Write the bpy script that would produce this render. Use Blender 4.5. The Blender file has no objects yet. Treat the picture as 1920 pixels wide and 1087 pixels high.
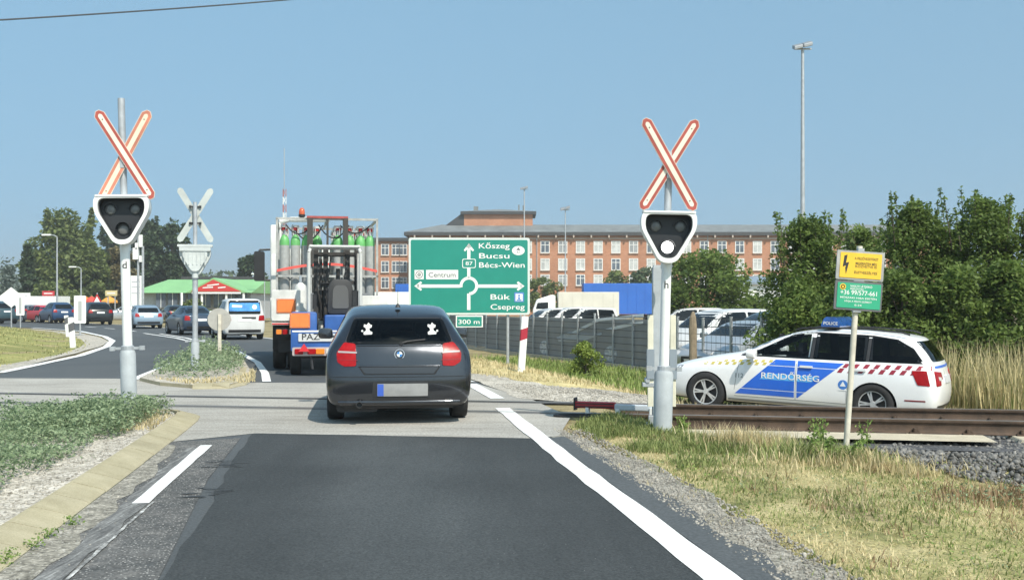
import bpy, bmesh, math, random
import numpy as np
from mathutils import Vector, Matrix
from mathutils.bvhtree import BVHTree
R = math.radians
scene = bpy.context.scene
col = scene.collection

# ---------------------------------------------------------------- camera, sky, sun, exposure
F, HC, HY = 2000.0, 1.43, 572.0            # focal length in photo pixels, eye height, horizon row
cam = bpy.data.cameras.new("camera"); camo = bpy.data.objects.new("camera", cam); col.objects.link(camo)
camo.location = (0, 0, HC); camo.rotation_euler = (R(90), 0, 0)
cam.sensor_width = 36; cam.lens = 36 * F / 1920; cam.shift_y = (HY - 543.5) / 1920
cam.clip_end = 6000; cam.clip_start = 0.05
scene.camera = camo
SUN_EL, SUN_AZ = 50.0, 150.0               # azimuth clockwise from +Y
world = bpy.data.worlds.new("World"); scene.world = world; world.use_nodes = True
nt = world.node_tree
bg = nt.nodes["Background"]
sky = nt.nodes.new("ShaderNodeTexSky"); sky.sky_type = 'NISHITA'; sky.sun_disc = False
sky.sun_elevation = R(SUN_EL); sky.sun_rotation = R(SUN_AZ)
sky.air_density = 1.0; sky.dust_density = 1.6; sky.ozone_density = 1.0; sky.altitude = 200
# even summer sky: the bright band above the horizon is flattened by lifting the lookup direction, with a faint cyan cast
wtc = nt.nodes.new("ShaderNodeTexCoord"); wsp = nt.nodes.new("ShaderNodeSeparateXYZ"); wcb = nt.nodes.new("ShaderNodeCombineXYZ"); wma = nt.nodes.new("ShaderNodeMath"); wma.operation = 'MULTIPLY_ADD'
wma.inputs[1].default_value = .28; wma.inputs[2].default_value = .295
nt.links.new(wtc.outputs["Generated"], wsp.inputs[0]); nt.links.new(wsp.outputs[0], wcb.inputs[0]); nt.links.new(wsp.outputs[1], wcb.inputs[1]); nt.links.new(wsp.outputs[2], wma.inputs[0]); nt.links.new(wma.outputs[0], wcb.inputs[2]); nt.links.new(wcb.outputs[0], sky.inputs[0])
wmx = nt.nodes.new("ShaderNodeMix"); wmx.data_type = 'RGBA'; wmx.blend_type = 'MULTIPLY'; wmx.inputs["Factor"].default_value = 1; wmx.inputs[7].default_value = (1.04, 1.25, 1.10, 1)
nt.links.new(sky.outputs[0], wmx.inputs[6]); nt.links.new(wmx.outputs[2], bg.inputs[0]); bg.inputs[1].default_value = 0.15
sl = bpy.data.lights.new("sun", 'SUN'); sl.energy = 4.8; sl.angle = R(0.5); sl.color = (1, .93, .81)
so = bpy.data.objects.new("sun", sl); col.objects.link(so)
sd = Vector((math.sin(R(SUN_AZ)) * math.cos(R(SUN_EL)), math.cos(R(SUN_AZ)) * math.cos(R(SUN_EL)), math.sin(R(SUN_EL))))
so.rotation_euler = sd.to_track_quat('Z', 'Y').to_euler(); so.location = (20, -30, 60)
vs = scene.view_settings; vs.view_transform = 'Standard'; vs.look = 'None'; vs.exposure = 0.22; vs.gamma = 1
try: scene.cycles.max_bounces = 6; scene.cycles.transparent_max_bounces = 6
except Exception: pass

def G(px, py, z=0.0):
    """point of the level z seen at photo pixel (px, py)"""
    Y = F * (HC - z) / (py - HY)
    return ((px - 960) / F * Y, Y)
def XZ(px, py, Y): return ((px - 960) / F * Y, HC - (py - HY) / F * Y)

# ---------------------------------------------------------------- materials
MATS = {}
def mat(name, c, rough=.6, metal=0.0, var=.0, vscale=6.0, bump=0.0, bscale=60.0, coat=0.0, c2=None, emit=0.0, spec=.5, dirt=0.0):
    if name in MATS: return MATS[name]
    m = bpy.data.materials.new(name); m.use_nodes = True; t = m.node_tree; b = t.nodes["Principled BSDF"]
    b.inputs["Base Color"].default_value = (*c, 1); b.inputs["Roughness"].default_value = rough
    b.inputs["Metallic"].default_value = metal; b.inputs["Coat Weight"].default_value = coat
    b.inputs["Coat Roughness"].default_value = .06
    b.inputs["Specular IOR Level"].default_value = spec
    tc = t.nodes.new("ShaderNodeTexCoord"); src = tc.outputs["Object"]
    if var > 0 or c2:
        n = t.nodes.new("ShaderNodeTexNoise"); n.inputs["Scale"].default_value = vscale; n.inputs["Detail"].default_value = 6; n.inputs["Roughness"].default_value = .65
        t.links.new(src, n.inputs["Vector"])
        r = t.nodes.new("ShaderNodeValToRGB"); r.color_ramp.elements[0].position = .32; r.color_ramp.elements[1].position = .68
        a = tuple(max(0, k * (1 - var)) for k in c); bb = c2 if c2 else tuple(min(1, k * (1 + var)) for k in c)
        r.color_ramp.elements[0].color = (*a, 1); r.color_ramp.elements[1].color = (*bb, 1)
        t.links.new(n.outputs["Fac"], r.inputs["Fac"]); t.links.new(r.outputs["Color"], b.inputs["Base Color"])
        mr = t.nodes.new("ShaderNodeMapRange"); mr.inputs["To Min"].default_value = max(0, rough - .08); mr.inputs["To Max"].default_value = min(1, rough + .12)
        t.links.new(n.outputs["Fac"], mr.inputs["Value"]); t.links.new(mr.outputs[0], b.inputs["Roughness"])
    if bump > 0:
        n2 = t.nodes.new("ShaderNodeTexNoise"); n2.inputs["Scale"].default_value = bscale; n2.inputs["Detail"].default_value = 4
        t.links.new(src, n2.inputs["Vector"])
        bp = t.nodes.new("ShaderNodeBump"); bp.inputs["Strength"].default_value = bump; bp.inputs["Distance"].default_value = .02
        t.links.new(n2.outputs["Fac"], bp.inputs["Height"]); t.links.new(bp.outputs[0], b.inputs["Normal"])
    if emit > 0:
        b.inputs["Emission Color"].default_value = (*c, 1); b.inputs["Emission Strength"].default_value = emit
    MATS[name] = m; return m

def ground_mat(name, stops, scale, detail=8, grain=(0.0, 80.0), bump=.4, rough=.95, big=None, stretch=None, speck=None, track=None):
    """stops: list of (pos, colour) over a noise; grain: (amount, scale) fine speckle; big: (scale, amount) large mottling; speck: (scale, size, colour) scattered chips"""
    m = bpy.data.materials.new(name); m.use_nodes = True; t = m.node_tree; b = t.nodes["Principled BSDF"]
    b.inputs["Roughness"].default_value = rough; b.inputs["Specular IOR Level"].default_value = .3
    g = t.nodes.new("ShaderNodeNewGeometry"); pos = g.outputs["Position"]
    if stretch:
        mp = t.nodes.new("ShaderNodeMapping"); mp.inputs["Scale"].default_value = stretch; mp.inputs["Rotation"].default_value = (0, 0, R(-7.8))
        t.links.new(pos, mp.inputs["Vector"]); src = mp.outputs[0]
    else: src = pos
    n = t.nodes.new("ShaderNodeTexNoise"); n.inputs["Scale"].default_value = scale; n.inputs["Detail"].default_value = detail; n.inputs["Roughness"].default_value = .7
    t.links.new(src, n.inputs["Vector"])
    r = t.nodes.new("ShaderNodeValToRGB"); cr = r.color_ramp
    while len(cr.elements) < len(stops): cr.elements.new(.5)
    for e, (p, c) in zip(cr.elements, stops): e.position = p; e.color = (*c, 1)
    t.links.new(n.outputs["Fac"], r.inputs["Fac"]); out = r.outputs["Color"]
    def mul(out, fac_out, lo, hi):
        mr = t.nodes.new("ShaderNodeMapRange"); mr.inputs["From Min"].default_value = .3; mr.inputs["From Max"].default_value = .7
        mr.inputs["To Min"].default_value = lo; mr.inputs["To Max"].default_value = hi; t.links.new(fac_out, mr.inputs["Value"])
        mx = t.nodes.new("ShaderNodeMix"); mx.data_type = 'RGBA'; mx.blend_type = 'MULTIPLY'; mx.inputs["Factor"].default_value = 1
        t.links.new(out, mx.inputs[6]); t.links.new(mr.outputs[0], mx.inputs[7]); return mx.outputs[2]
    if big:
        nb = t.nodes.new("ShaderNodeTexNoise"); nb.inputs["Scale"].default_value = big[0]; nb.inputs["Detail"].default_value = 3; t.links.new(pos, nb.inputs["Vector"])
        out = mul(out, nb.outputs["Fac"], 1 - big[1], 1 + big[1])
    nf = t.nodes.new("ShaderNodeTexNoise"); nf.inputs["Scale"].default_value = grain[1]; nf.inputs["Detail"].default_value = 3; t.links.new(pos, nf.inputs["Vector"])
    if track:   # tyre-polished strip along a lane: (lateral centre, half width, edge factor)
        dp = t.nodes.new("ShaderNodeVectorMath"); dp.operation = 'DOT_PRODUCT'; dp.inputs[1].default_value = (.99068, .13622, 0); t.links.new(pos, dp.inputs[0])
        wn = t.nodes.new("ShaderNodeTexNoise"); wn.inputs["Scale"].default_value = .8; wn.inputs["Detail"].default_value = 4; t.links.new(pos, wn.inputs["Vector"])
        ad = t.nodes.new("ShaderNodeMath"); ad.operation = 'ADD'; t.links.new(dp.outputs["Value"], ad.inputs[0]); t.links.new(wn.outputs["Fac"], ad.inputs[1])
        sb = t.nodes.new("ShaderNodeMath"); sb.operation = 'SUBTRACT'; sb.inputs[1].default_value = track[0] + .5; t.links.new(ad.outputs[0], sb.inputs[0])
        ab = t.nodes.new("ShaderNodeMath"); ab.operation = 'ABSOLUTE'; t.links.new(sb.outputs[0], ab.inputs[0])
        mr = t.nodes.new("ShaderNodeMapRange"); mr.interpolation_type = 'SMOOTHSTEP'; mr.inputs["From Min"].default_value = .15; mr.inputs["From Max"].default_value = track[1]; mr.inputs["To Min"].default_value = 1.04; mr.inputs["To Max"].default_value = track[2]; t.links.new(ab.outputs[0], mr.inputs["Value"])
        mx = t.nodes.new("ShaderNodeMix"); mx.data_type = 'RGBA'; mx.blend_type = 'MULTIPLY'; mx.inputs["Factor"].default_value = 1
        t.links.new(out, mx.inputs[6]); t.links.new(mr.outputs[0], mx.inputs[7]); out = mx.outputs[2]
    if grain[0] > 0: out = mul(out, nf.outputs["Fac"], 1 - grain[0], 1 + grain[0])
    if speck:
        v = t.nodes.new("ShaderNodeTexVoronoi"); v.inputs["Scale"].default_value = speck[0]; t.links.new(pos, v.inputs["Vector"])
        lt = t.nodes.new("ShaderNodeMath"); lt.operation = 'LESS_THAN'; lt.inputs[1].default_value = speck[1]; t.links.new(v.outputs["Distance"], lt.inputs[0])
        mx = t.nodes.new("ShaderNodeMix"); mx.data_type = 'RGBA'; t.links.new(lt.outputs[0], mx.inputs["Factor"])
        t.links.new(out, mx.inputs[6]); mx.inputs[7].default_value = (*speck[2], 1); out = mx.outputs[2]
    t.links.new(out, b.inputs["Base Color"])
    if bump > 0:
        bp = t.nodes.new("ShaderNodeBump"); bp.inputs["Strength"].default_value = bump; bp.inputs["Distance"].default_value = .015
        t.links.new(nf.outputs["Fac"], bp.inputs["Height"]); t.links.new(bp.outputs[0], b.inputs["Normal"])
    MATS[name] = m; return m

def leaf_mat(name, dark, light, transl=.3, clump=1.0):
    m = bpy.data.materials.new(name); m.use_nodes = True; t = m.node_tree; b = t.nodes["Principled BSDF"]
    b.inputs["Roughness"].default_value = .6; b.inputs["Specular IOR Level"].default_value = .3
    g = t.nodes.new("ShaderNodeNewGeometry")
    n = t.nodes.new("ShaderNodeTexNoise"); n.inputs["Scale"].default_value = clump; n.inputs["Detail"].default_value = 3; t.links.new(g.outputs["Position"], n.inputs["Vector"])
    ma = t.nodes.new("ShaderNodeMath"); ma.operation = 'MULTIPLY_ADD'; ma.inputs[1].default_value = .55
    t.links.new(g.outputs["Random Per Island"], ma.inputs[0])
    mb = t.nodes.new("ShaderNodeMath"); mb.operation = 'MULTIPLY_ADD'; mb.inputs[1].default_value = 1.3; mb.inputs[2].default_value = -.42
    t.links.new(n.outputs["Fac"], mb.inputs[0]); t.links.new(mb.outputs[0], ma.inputs[2])
    r = t.nodes.new("ShaderNodeValToRGB"); r.color_ramp.elements[0].color = (*dark, 1); r.color_ramp.elements[1].color = (*light, 1)
    t.links.new(ma.outputs[0], r.inputs["Fac"]); t.links.new(r.outputs["Color"], b.inputs["Base Color"])
    tr = t.nodes.new("ShaderNodeBsdfTranslucent"); t.links.new(r.outputs["Color"], tr.inputs["Color"])
    mx = t.nodes.new("ShaderNodeMixShader"); mx.inputs[0].default_value = transl
    t.links.new(b.outputs[0], mx.inputs[1]); t.links.new(tr.outputs[0], mx.inputs[2])
    t.links.new(mx.outputs[0], t.nodes["Material Output"].inputs["Surface"])
    MATS[name] = m; return m

def brick_mat(name, c1, c2, mortar, scale=1.0):
    m = bpy.data.materials.new(name); m.use_nodes = True; t = m.node_tree; b = t.nodes["Principled BSDF"]; b.inputs["Roughness"].default_value = .9
    tc = t.nodes.new("ShaderNodeTexCoord"); mp = t.nodes.new("ShaderNodeMapping"); mp.inputs["Rotation"].default_value = (R(-90), 0, 0)
    t.links.new(tc.outputs["Object"], mp.inputs["Vector"])
    br = t.nodes.new("ShaderNodeTexBrick"); br.inputs["Color1"].default_value = (*c1, 1); br.inputs["Color2"].default_value = (*c2, 1); br.inputs["Mortar"].default_value = (*mortar, 1)
    br.inputs["Scale"].default_value = scale; br.inputs["Brick Width"].default_value = .5; br.inputs["Row Height"].default_value = .2; br.inputs["Mortar Size"].default_value = .02
    t.links.new(mp.outputs[0], br.inputs["Vector"])
    n = t.nodes.new("ShaderNodeTexNoise"); n.inputs["Scale"].default_value = .25; n.inputs["Detail"].default_value = 6; t.links.new(tc.outputs["Object"], n.inputs["Vector"])
    mr = t.nodes.new("ShaderNodeMapRange"); mr.inputs["From Min"].default_value = .3; mr.inputs["From Max"].default_value = .7; mr.inputs["To Min"].default_value = .8; mr.inputs["To Max"].default_value = 1.15
    t.links.new(n.outputs["Fac"], mr.inputs["Value"])
    mx = t.nodes.new("ShaderNodeMix"); mx.data_type = 'RGBA'; mx.blend_type = 'MULTIPLY'; mx.inputs["Factor"].default_value = 1
    t.links.new(br.outputs["Color"], mx.inputs[6]); t.links.new(mr.outputs[0], mx.inputs[7]); t.links.new(mx.outputs[2], b.inputs["Base Color"])
    MATS[name] = m; return m

white = mat("white_paint", (.80, .80, .78), .45, var=.05, vscale=3)
white_van = mat("white_van_paint", (.60, .60, .59), .35, coat=.4, var=.06, vscale=2)
white_car = mat("white_car_paint", (.82, .82, .82), .28, coat=.6, var=.03, vscale=2)
graphite = mat("graphite_car_paint", (.052, .056, .066), .17, metal=.8, coat=.8, var=.12, vscale=1.5)
black = mat("black_plastic", (.018, .018, .02), .5, var=.3, vscale=9)
rubber = mat("rubber", (.022, .022, .023), .85, var=.3, vscale=12)
glass = mat("dark_glass", (.008, .011, .014), .05, spec=.28)
glass_teal = mat("greenish_glass", (.022, .034, .032), .08, spec=.7)
alu = mat("alloy", (.62, .63, .65), .3, metal=.7, var=.1, vscale=8)
galv = mat("galvanised", (.42, .44, .46), .5, metal=.35, var=.18, vscale=5, bump=.05)
grey_paint = mat("grey_paint", (.40, .43, .45), .55, var=.15, vscale=4)
cream = mat("cream_panel", (.68, .65, .52), .6, var=.12, vscale=4)
red_sign = mat("red_border", (.37, .075, .055), .55, var=.2, vscale=5)
cream_sign = mat("cream_reflective", (.76, .68, .56), .5, var=.1, vscale=5)
pale = mat("pale_back", (.46, .49, .47), .6, var=.16, vscale=4)
sign_green = mat("sign_green", (.012, .24, .185), .45, var=.06, vscale=1.5)
red_light = mat("red_lens", (.30, .004, .007), .3, spec=.22, var=.25, vscale=14)
clear_lens = mat("clear_lens", (.6, .58, .56), .15, coat=.5)
orange = mat("orange_plate", (.82, .20, .045), .5, var=.08, vscale=4)
blue_truck = mat("blue_machine_paint", (.028, .10, .33), .45, var=.18, vscale=5)
plate_m = mat("number_plate", (.55, .55, .55), .4, var=.06)
blue_flag = mat("plate_blue", (.05, .12, .50), .4)
red_p = mat("red_paint", (.52, .03, .03), .5, var=.15)

def lined(m):
    """paint outside, dark lining on the inside of the shell"""
    t = m.node_tree; b = t.nodes["Principled BSDF"]; g = t.nodes.new("ShaderNodeNewGeometry"); d = t.nodes.new("ShaderNodeBsdfDiffuse"); d.inputs["Color"].default_value = (.05, .05, .055, 1)
    mx = t.nodes.new("ShaderNodeMixShader"); t.links.new(g.outputs["Backfacing"], mx.inputs[0]); t.links.new(b.outputs[0], mx.inputs[1]); t.links.new(d.outputs[0], mx.inputs[2])
    t.links.new(mx.outputs[0], t.nodes["Material Output"].inputs["Surface"])
lined(graphite); lined(white_car)
def tinted(name, tint):
    """car glass one can see through: clear tint under a fresnel reflection"""
    m = bpy.data.materials.new(name); m.use_nodes = True; t = m.node_tree; t.nodes.remove(t.nodes["Principled BSDF"])
    tr = t.nodes.new("ShaderNodeBsdfTransparent"); tr.inputs["Color"].default_value = (*tint, 1); gl = t.nodes.new("ShaderNodeBsdfGlossy"); gl.inputs["Roughness"].default_value = .03
    fr = t.nodes.new("ShaderNodeFresnel"); fr.inputs["IOR"].default_value = 1.35; mx = t.nodes.new("ShaderNodeMixShader")
    t.links.new(fr.outputs[0], mx.inputs[0]); t.links.new(tr.outputs[0], mx.inputs[1]); t.links.new(gl.outputs[0], mx.inputs[2]); t.links.new(mx.outputs[0], t.nodes["Material Output"].inputs["Surface"]); return m
tint_rear = tinted("tinted_glass", (.34, .36, .37)); tint_clear = tinted("clear_glass", (.72, .76, .75)); tint_dark = tinted("privacy_glass", (.14, .15, .16))
# ---------------------------------------------------------------- mesh helpers
class MB:
    def __init__(s): s.v = []; s.f = []; s.m = []
    def add(s, V, Fs, mi=0):
        o = len(s.v); s.v += [tuple(p) for p in V]
        for f in Fs: s.f.append([i + o for i in f]); s.m.append(mi)
    def box(s, c, d, rot=None, mi=0):
        x, y, z = d[0] / 2, d[1] / 2, d[2] / 2
        P = [Vector(p) for p in ((-x, -y, -z), (x, -y, -z), (x, y, -z), (-x, y, -z), (-x, -y, z), (x, -y, z), (x, y, z), (-x, y, z))]
        if rot is not None: P = [rot @ p for p in P]
        c = Vector(c); s.add([p + c for p in P], [(3, 2, 1, 0), (4, 5, 6, 7), (0, 1, 5, 4), (1, 2, 6, 5), (2, 3, 7, 6), (3, 0, 4, 7)], mi)
    def rbox(s, c, d, r=.02, axis=2, n=3, mi=0):
        """box with its edges along one axis rounded"""
        a = [i for i in range(3) if i != axis]
        pts = rounded([(-d[a[0]] / 2, -d[a[1]] / 2), (d[a[0]] / 2, -d[a[1]] / 2), (d[a[0]] / 2, d[a[1]] / 2), (-d[a[0]] / 2, d[a[1]] / 2)], r, n)
        def mk(p, q):
            o = [0, 0, 0]; o[a[0]] = p[0] + c[a[0]]; o[a[1]] = p[1] + c[a[1]]; o[axis] = c[axis] + q; return tuple(o)
        k = len(pts); V = [mk(p, -d[axis] / 2) for p in pts] + [mk(p, d[axis] / 2) for p in pts]
        fs = [list(range(k))[::-1], list(range(k, 2 * k))] + [(i, (i + 1) % k, k + (i + 1) % k, k + i) for i in range(k)]
        if axis == 1: fs = [list(f)[::-1] for f in fs]
        s.add(V, fs, mi)
    def cyl(s, p0, p1, r0, r1=None, n=12, mi=0, caps=True):
        r1 = r0 if r1 is None else r1; p0 = Vector(p0); p1 = Vector(p1); d = (p1 - p0).normalized()
        a = d.orthogonal().normalized(); b = d.cross(a)
        V = []
        for p, r in ((p0, r0), (p1, r1)):
            for i in range(n):
                t = 2 * math.pi * i / n; V.append(p + (a * math.cos(t) + b * math.sin(t)) * r)
        fs = [(i, (i + 1) % n, n + (i + 1) % n, n + i) for i in range(n)]
        if caps: fs += [list(range(n))[::-1], list(range(n, 2 * n))]
        s.add(V, fs, mi)
    def tube(s, pts, r, n=8, mi=0):
        for a, b in zip(pts[:-1], pts[1:]): s.cyl(a, b, r, r, n, mi)
    def lathe(s, prof, c=(0, 0, 0), axis='z', n=20, mi=0):
        V = []; k = len(prof)
        for i in range(n):
            t = 2 * math.pi * i / n
            for r, h in prof:
                if axis == 'z': p = (c[0] + r * math.cos(t), c[1] + r * math.sin(t), c[2] + h)
                elif axis == 'y': p = (c[0] + r * math.cos(t), c[1] + h, c[2] - r * math.sin(t))
                else: p = (c[0] + h, c[1] + r * math.cos(t), c[2] + r * math.sin(t))
                V.append(p)
        fs = []
        for i in range(n):
            j = (i + 1) % n
            for q in range(k - 1): fs.append((i * k + q, j * k + q, j * k + q + 1, i * k + q + 1))
        s.add(V, fs, mi)
    def prism(s, poly, a0, a1, axis='y', mi=0):
        """poly in the plane across axis; y: (x,z), z: (x,y), x: (y,z)"""
        def mk(p, h): return {'y': (p[0], h, p[1]), 'z': (p[0], p[1], h), 'x': (h, p[0], p[1])}[axis]
        k = len(poly); V = [mk(p, a0) for p in poly] + [mk(p, a1) for p in poly]
        ar = sum(poly[i][0] * poly[(i + 1) % k][1] - poly[(i + 1) % k][0] * poly[i][1] for i in range(k))
        fs = [list(range(k))[::-1], list(range(k, 2 * k))] + [(i, (i + 1) % k, k + (i + 1) % k, k + i) for i in range(k)]
        flip = (ar < 0) ^ (axis == 'y') ^ (a1 < a0)
        if flip: fs = [list(f)[::-1] for f in fs]
        s.add(V, fs, mi)
    def ring(s, outer, inner, a0, a1, axis='y', mi=0):
        def mk(p, h): return {'y': (p[0], h, p[1]), 'z': (p[0], p[1], h), 'x': (h, p[0], p[1])}[axis]
        k = len(outer); V = [mk(p, h) for h in (a0, a1) for p in outer] + [mk(p, h) for h in (a0, a1) for p in inner]
        fs = []
        for i in range(k):
            j = (i + 1) % k
            fs += [(i, j, k + j, k + i), (2 * k + j, 2 * k + i, 3 * k + i, 3 * k + j), (j, i, 2 * k + i, 2 * k + j), (k + i, k + j, 3 * k + j, 3 * k + i)]
        s.add(V, fs, mi)
    def text(s, body, x, z, size, align='CENTER', y=0.0, mi=0, th=.003, fn=None, wscale=1.0):
        V, Fs = text_geo(body)
        k = size
        w = max(p[0] for p in V) * k * wscale
        ox = {'CENTER': -w / 2, 'LEFT': 0, 'RIGHT': -w}[align]
        if fn is None: fn = lambda a, b: (a, y, b)
        s.add([fn(x + ox + p[0] * k * wscale, z + p[1] * k) for p in V], Fs, mi)

_tc = {}
def text_geo(body):
    if body in _tc: return _tc[body]
    cu = bpy.data.curves.new("t", 'FONT'); cu.body = body; cu.size = 1.39; cu.resolution_u = 3; cu.offset = .012
    o = bpy.data.objects.new("t", cu); col.objects.link(o)
    dg = bpy.context.evaluated_depsgraph_get(); me = bpy.data.meshes.new_from_object(o.evaluated_get(dg))
    V = [tuple(v.co) for v in me.vertices]; Fs = [list(p.vertices) for p in me.polygons]
    x0 = min(p[0] for p in V); V = [(p[0] - x0, p[1], 0) for p in V]
    bpy.data.objects.remove(o); bpy.data.curves.remove(cu); bpy.data.meshes.remove(me)
    _tc[body] = (V, Fs); return _tc[body]

def rounded(poly, r, n=4):
    out = []; k = len(poly)
    for i in range(k):
        p = Vector(poly[i]); a = Vector(poly[i - 1]); b = Vector(poly[(i + 1) % k])
        da = (a - p); db = (b - p); la, lb = da.length, db.length
        q = min(r, la * .45, lb * .45); s0 = p + da / la * q; s1 = p + db / lb * q
        for j in range(n + 1):
            t = j / n; out.append(tuple((1 - t) ** 2 * s0 + 2 * t * (1 - t) * p + t * t * s1))
    return out
def circle(cx, cy, r, n=20): return [(cx + r * math.cos(2 * math.pi * i / n), cy + r * math.sin(2 * math.pi * i / n)) for i in range(n)]

def link_mesh(name, me, mats, parent=None):
    for m in (mats if isinstance(mats, (list, tuple)) else [mats]): me.materials.append(m)
    o = bpy.data.objects.new(name, me); col.objects.link(o)
    if parent is not None: o.parent = parent
    return o
def obj(name, mb, mats, parent=None, smooth=None, bevel=0, loc=None):
    me = bpy.data.meshes.new(name); me.from_pydata(mb.v, [], mb.f); me.polygons.foreach_set("material_index", mb.m)
    if bevel:
        bm = bmesh.new(); bm.from_mesh(me); es = [e for e in bm.edges if len(e.link_faces) == 2 and e.calc_face_angle(0) > .6]
        bmesh.ops.bevel(bm, geom=es, offset=bevel, segments=2, affect='EDGES', profile=.5); bm.to_mesh(me); bm.free()
    me.update()
    if smooth:
        me.polygons.foreach_set("use_smooth", [True] * len(me.polygons)); me.set_sharp_from_angle(angle=R(smooth))
    o = link_mesh(name, me, mats, parent)
    if loc: o.location = loc
    return o
def np_obj(name, V, Fa, mats, parent=None, smooth=False):
    me = bpy.data.meshes.new(name); n, k = Fa.shape
    me.vertices.add(len(V)); me.vertices.foreach_set("co", V.astype(np.float32).ravel())
    me.loops.add(n * k); me.loops.foreach_set("vertex_index", Fa.astype(np.int32).ravel())
    me.polygons.add(n); me.polygons.foreach_set("loop_start", np.arange(0, n * k, k, dtype=np.int32))
    if smooth: me.polygons.foreach_set("use_smooth", np.ones(n, bool))
    me.update(); me.validate()
    return link_mesh(name, me, mats, parent)
def tag(o, label=None, cat=None, group=None, kind=None):
    if label: o["label"] = label
    if cat: o["category"] = cat
    if group: o["group"] = group
    if kind: o["kind"] = kind
    return o
def thing(name, label, cat, loc=(0, 0, 0), rz=0.0, group=None):
    o = bpy.data.objects.new(name, None); o.empty_display_size = .1; col.objects.link(o)
    o.location = loc; o.rotation_euler = (0, 0, rz); return tag(o, label, cat, group)
def struct(o): return tag(o, kind='structure')
def dup(root, loc, rz=None, label=None, group=None):
    def rec(o, p):
        c = o.copy(); col.objects.link(c)
        if p is not None: c.parent = p
        for ch in o.children: rec(ch, c)
        return c
    r = rec(root, None); r.location = loc
    if rz is not None: r.rotation_euler = (0, 0, rz)
    if label: r["label"] = label
    if group: r["group"] = group
    return r

def tess(poly, step):
    bm = bmesh.new(); f = bm.faces.new([bm.verts.new((p[0], p[1], 0)) for p in poly])
    f.normal_update(); bmesh.ops.triangulate(bm, faces=[f], ngon_method='EAR_CLIP')
    for ax in (0, 1):
        lo = min(p[ax] for p in poly); hi = max(p[ax] for p in poly); n = int((hi - lo) / step)
        for i in range(1, n + 1):
            c = [0, 0, 0]; c[ax] = lo + (hi - lo) * i / (n + 1); no = [0, 0, 0]; no[ax] = 1
            bmesh.ops.bisect_plane(bm, geom=bm.verts[:] + bm.edges[:] + bm.faces[:], plane_co=c, plane_no=no)
    return bm

def smoothstep(a, b, x):
    t = np.clip((x - a) / (b - a), 0, 1); return t * t * (3 - 2 * t)
EDGE = np.array([(-20, 5.1), (0, 2.3), (16.25, .05), (19.07, -.45), (23, -1.45), (30, -3.4), (40, -7.3), (50, -12.2), (65, -20.2), (77, -27.6), (90, -38), (110, -60), (140, -110), (400, -600)])
EDGE_L = np.array([(-20, 0), (22.3, -10.7), (29.8, -12.1), (36.7, -13.9), (42, -15.8), (47.7, -18.2), (57.2, -23.2), (66.5, -29.9), (71.5, -34.3), (90, -56), (110, -85), (400, -620)])
def redge(Y): return np.interp(Y, EDGE[:, 0], EDGE[:, 1])
def Hn(X, Y):
    """height of the ground"""
    X = np.asarray(X, float); Y = np.asarray(Y, float)
    s = X - redge(Y)
    far = -.39 * smoothstep(1.4, 4.2, s) * smoothstep(14.5, 17.5, Y)
    near = -.16 * smoothstep(1.0, 4.0, s) * (1 - smoothstep(10, 13.5, Y))
    trk = -.21 * smoothstep(.9, 1.9, s) * smoothstep(10.5, 12.6, Y) * (1 - smoothstep(15.5, 17.5, Y))
    h = -.022 + far + near + trk
    le = np.interp(Y, EDGE_L[:, 0], EDGE_L[:, 1])
    m = smoothstep(1.5, 5, le - X) * smoothstep(23, 30, Y) * (1 - smoothstep(58, 72, Y)) * (1 - smoothstep(20, 34, le - X))
    h = h + .32 * m
    off = smoothstep(.3, 1.2, s)
    return h + off * .018 * (np.sin(X * 3.1 + Y * 1.7) + np.sin(X * 1.3 - Y * 2.9 + 1))
def H(x, y): return float(Hn(x, y))
def uv(u, v):
    """road frame (u to the right of the eye's path, v along it) to world"""
    c, s = .99068, .13622
    return (u * c - v * s, u * s + v * c)
def sheet(name, poly, z, m, step=None, drape=False, kind='structure'):
    bm = tess(poly, step) if step else tess(poly, 1e9)
    for v in bm.verts: v.co.z = (H(v.co.x, v.co.y) + z) if drape else z
    bmesh.ops.recalc_face_normals(bm, faces=bm.faces[:])
    if sum(f.normal.z for f in bm.faces) < 0: bmesh.ops.reverse_faces(bm, faces=bm.faces[:])
    me = bpy.data.meshes.new(name); bm.to_mesh(me); bm.free()
    return tag(link_mesh(name, me, m), kind=kind)
def inpoly(P, poly):
    x, y = P[:, 0], P[:, 1]; ins = np.zeros(len(P), bool); k = len(poly)
    for i in range(k):
        x0, y0 = poly[i]; x1, y1 = poly[(i + 1) % k]
        if y0 == y1: continue
        c = ((y0 > y) != (y1 > y)) & (x < (x1 - x0) * (y - y0) / (y1 - y0) + x0); ins ^= c
    return ins
rng = np.random.default_rng(7)
def scatter(poly, n):
    a = np.array(poly); lo, hi = a.min(0), a.max(0)
    P = lo + rng.random((n, 2)) * (hi - lo); return P[inpoly(P, poly)]
def patch(P, scale, seed=0):
    """cheap smooth noise -1..1 at 2D points"""
    r = np.random.default_rng(seed); o = 0
    for i in range(5):
        a = r.random() * 6.28; k = scale * (1 + i * .6); o = o + np.sin((P[:, 0] * math.cos(a) + P[:, 1] * math.sin(a)) * k + r.random() * 6.28)
    return o / 3
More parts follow.
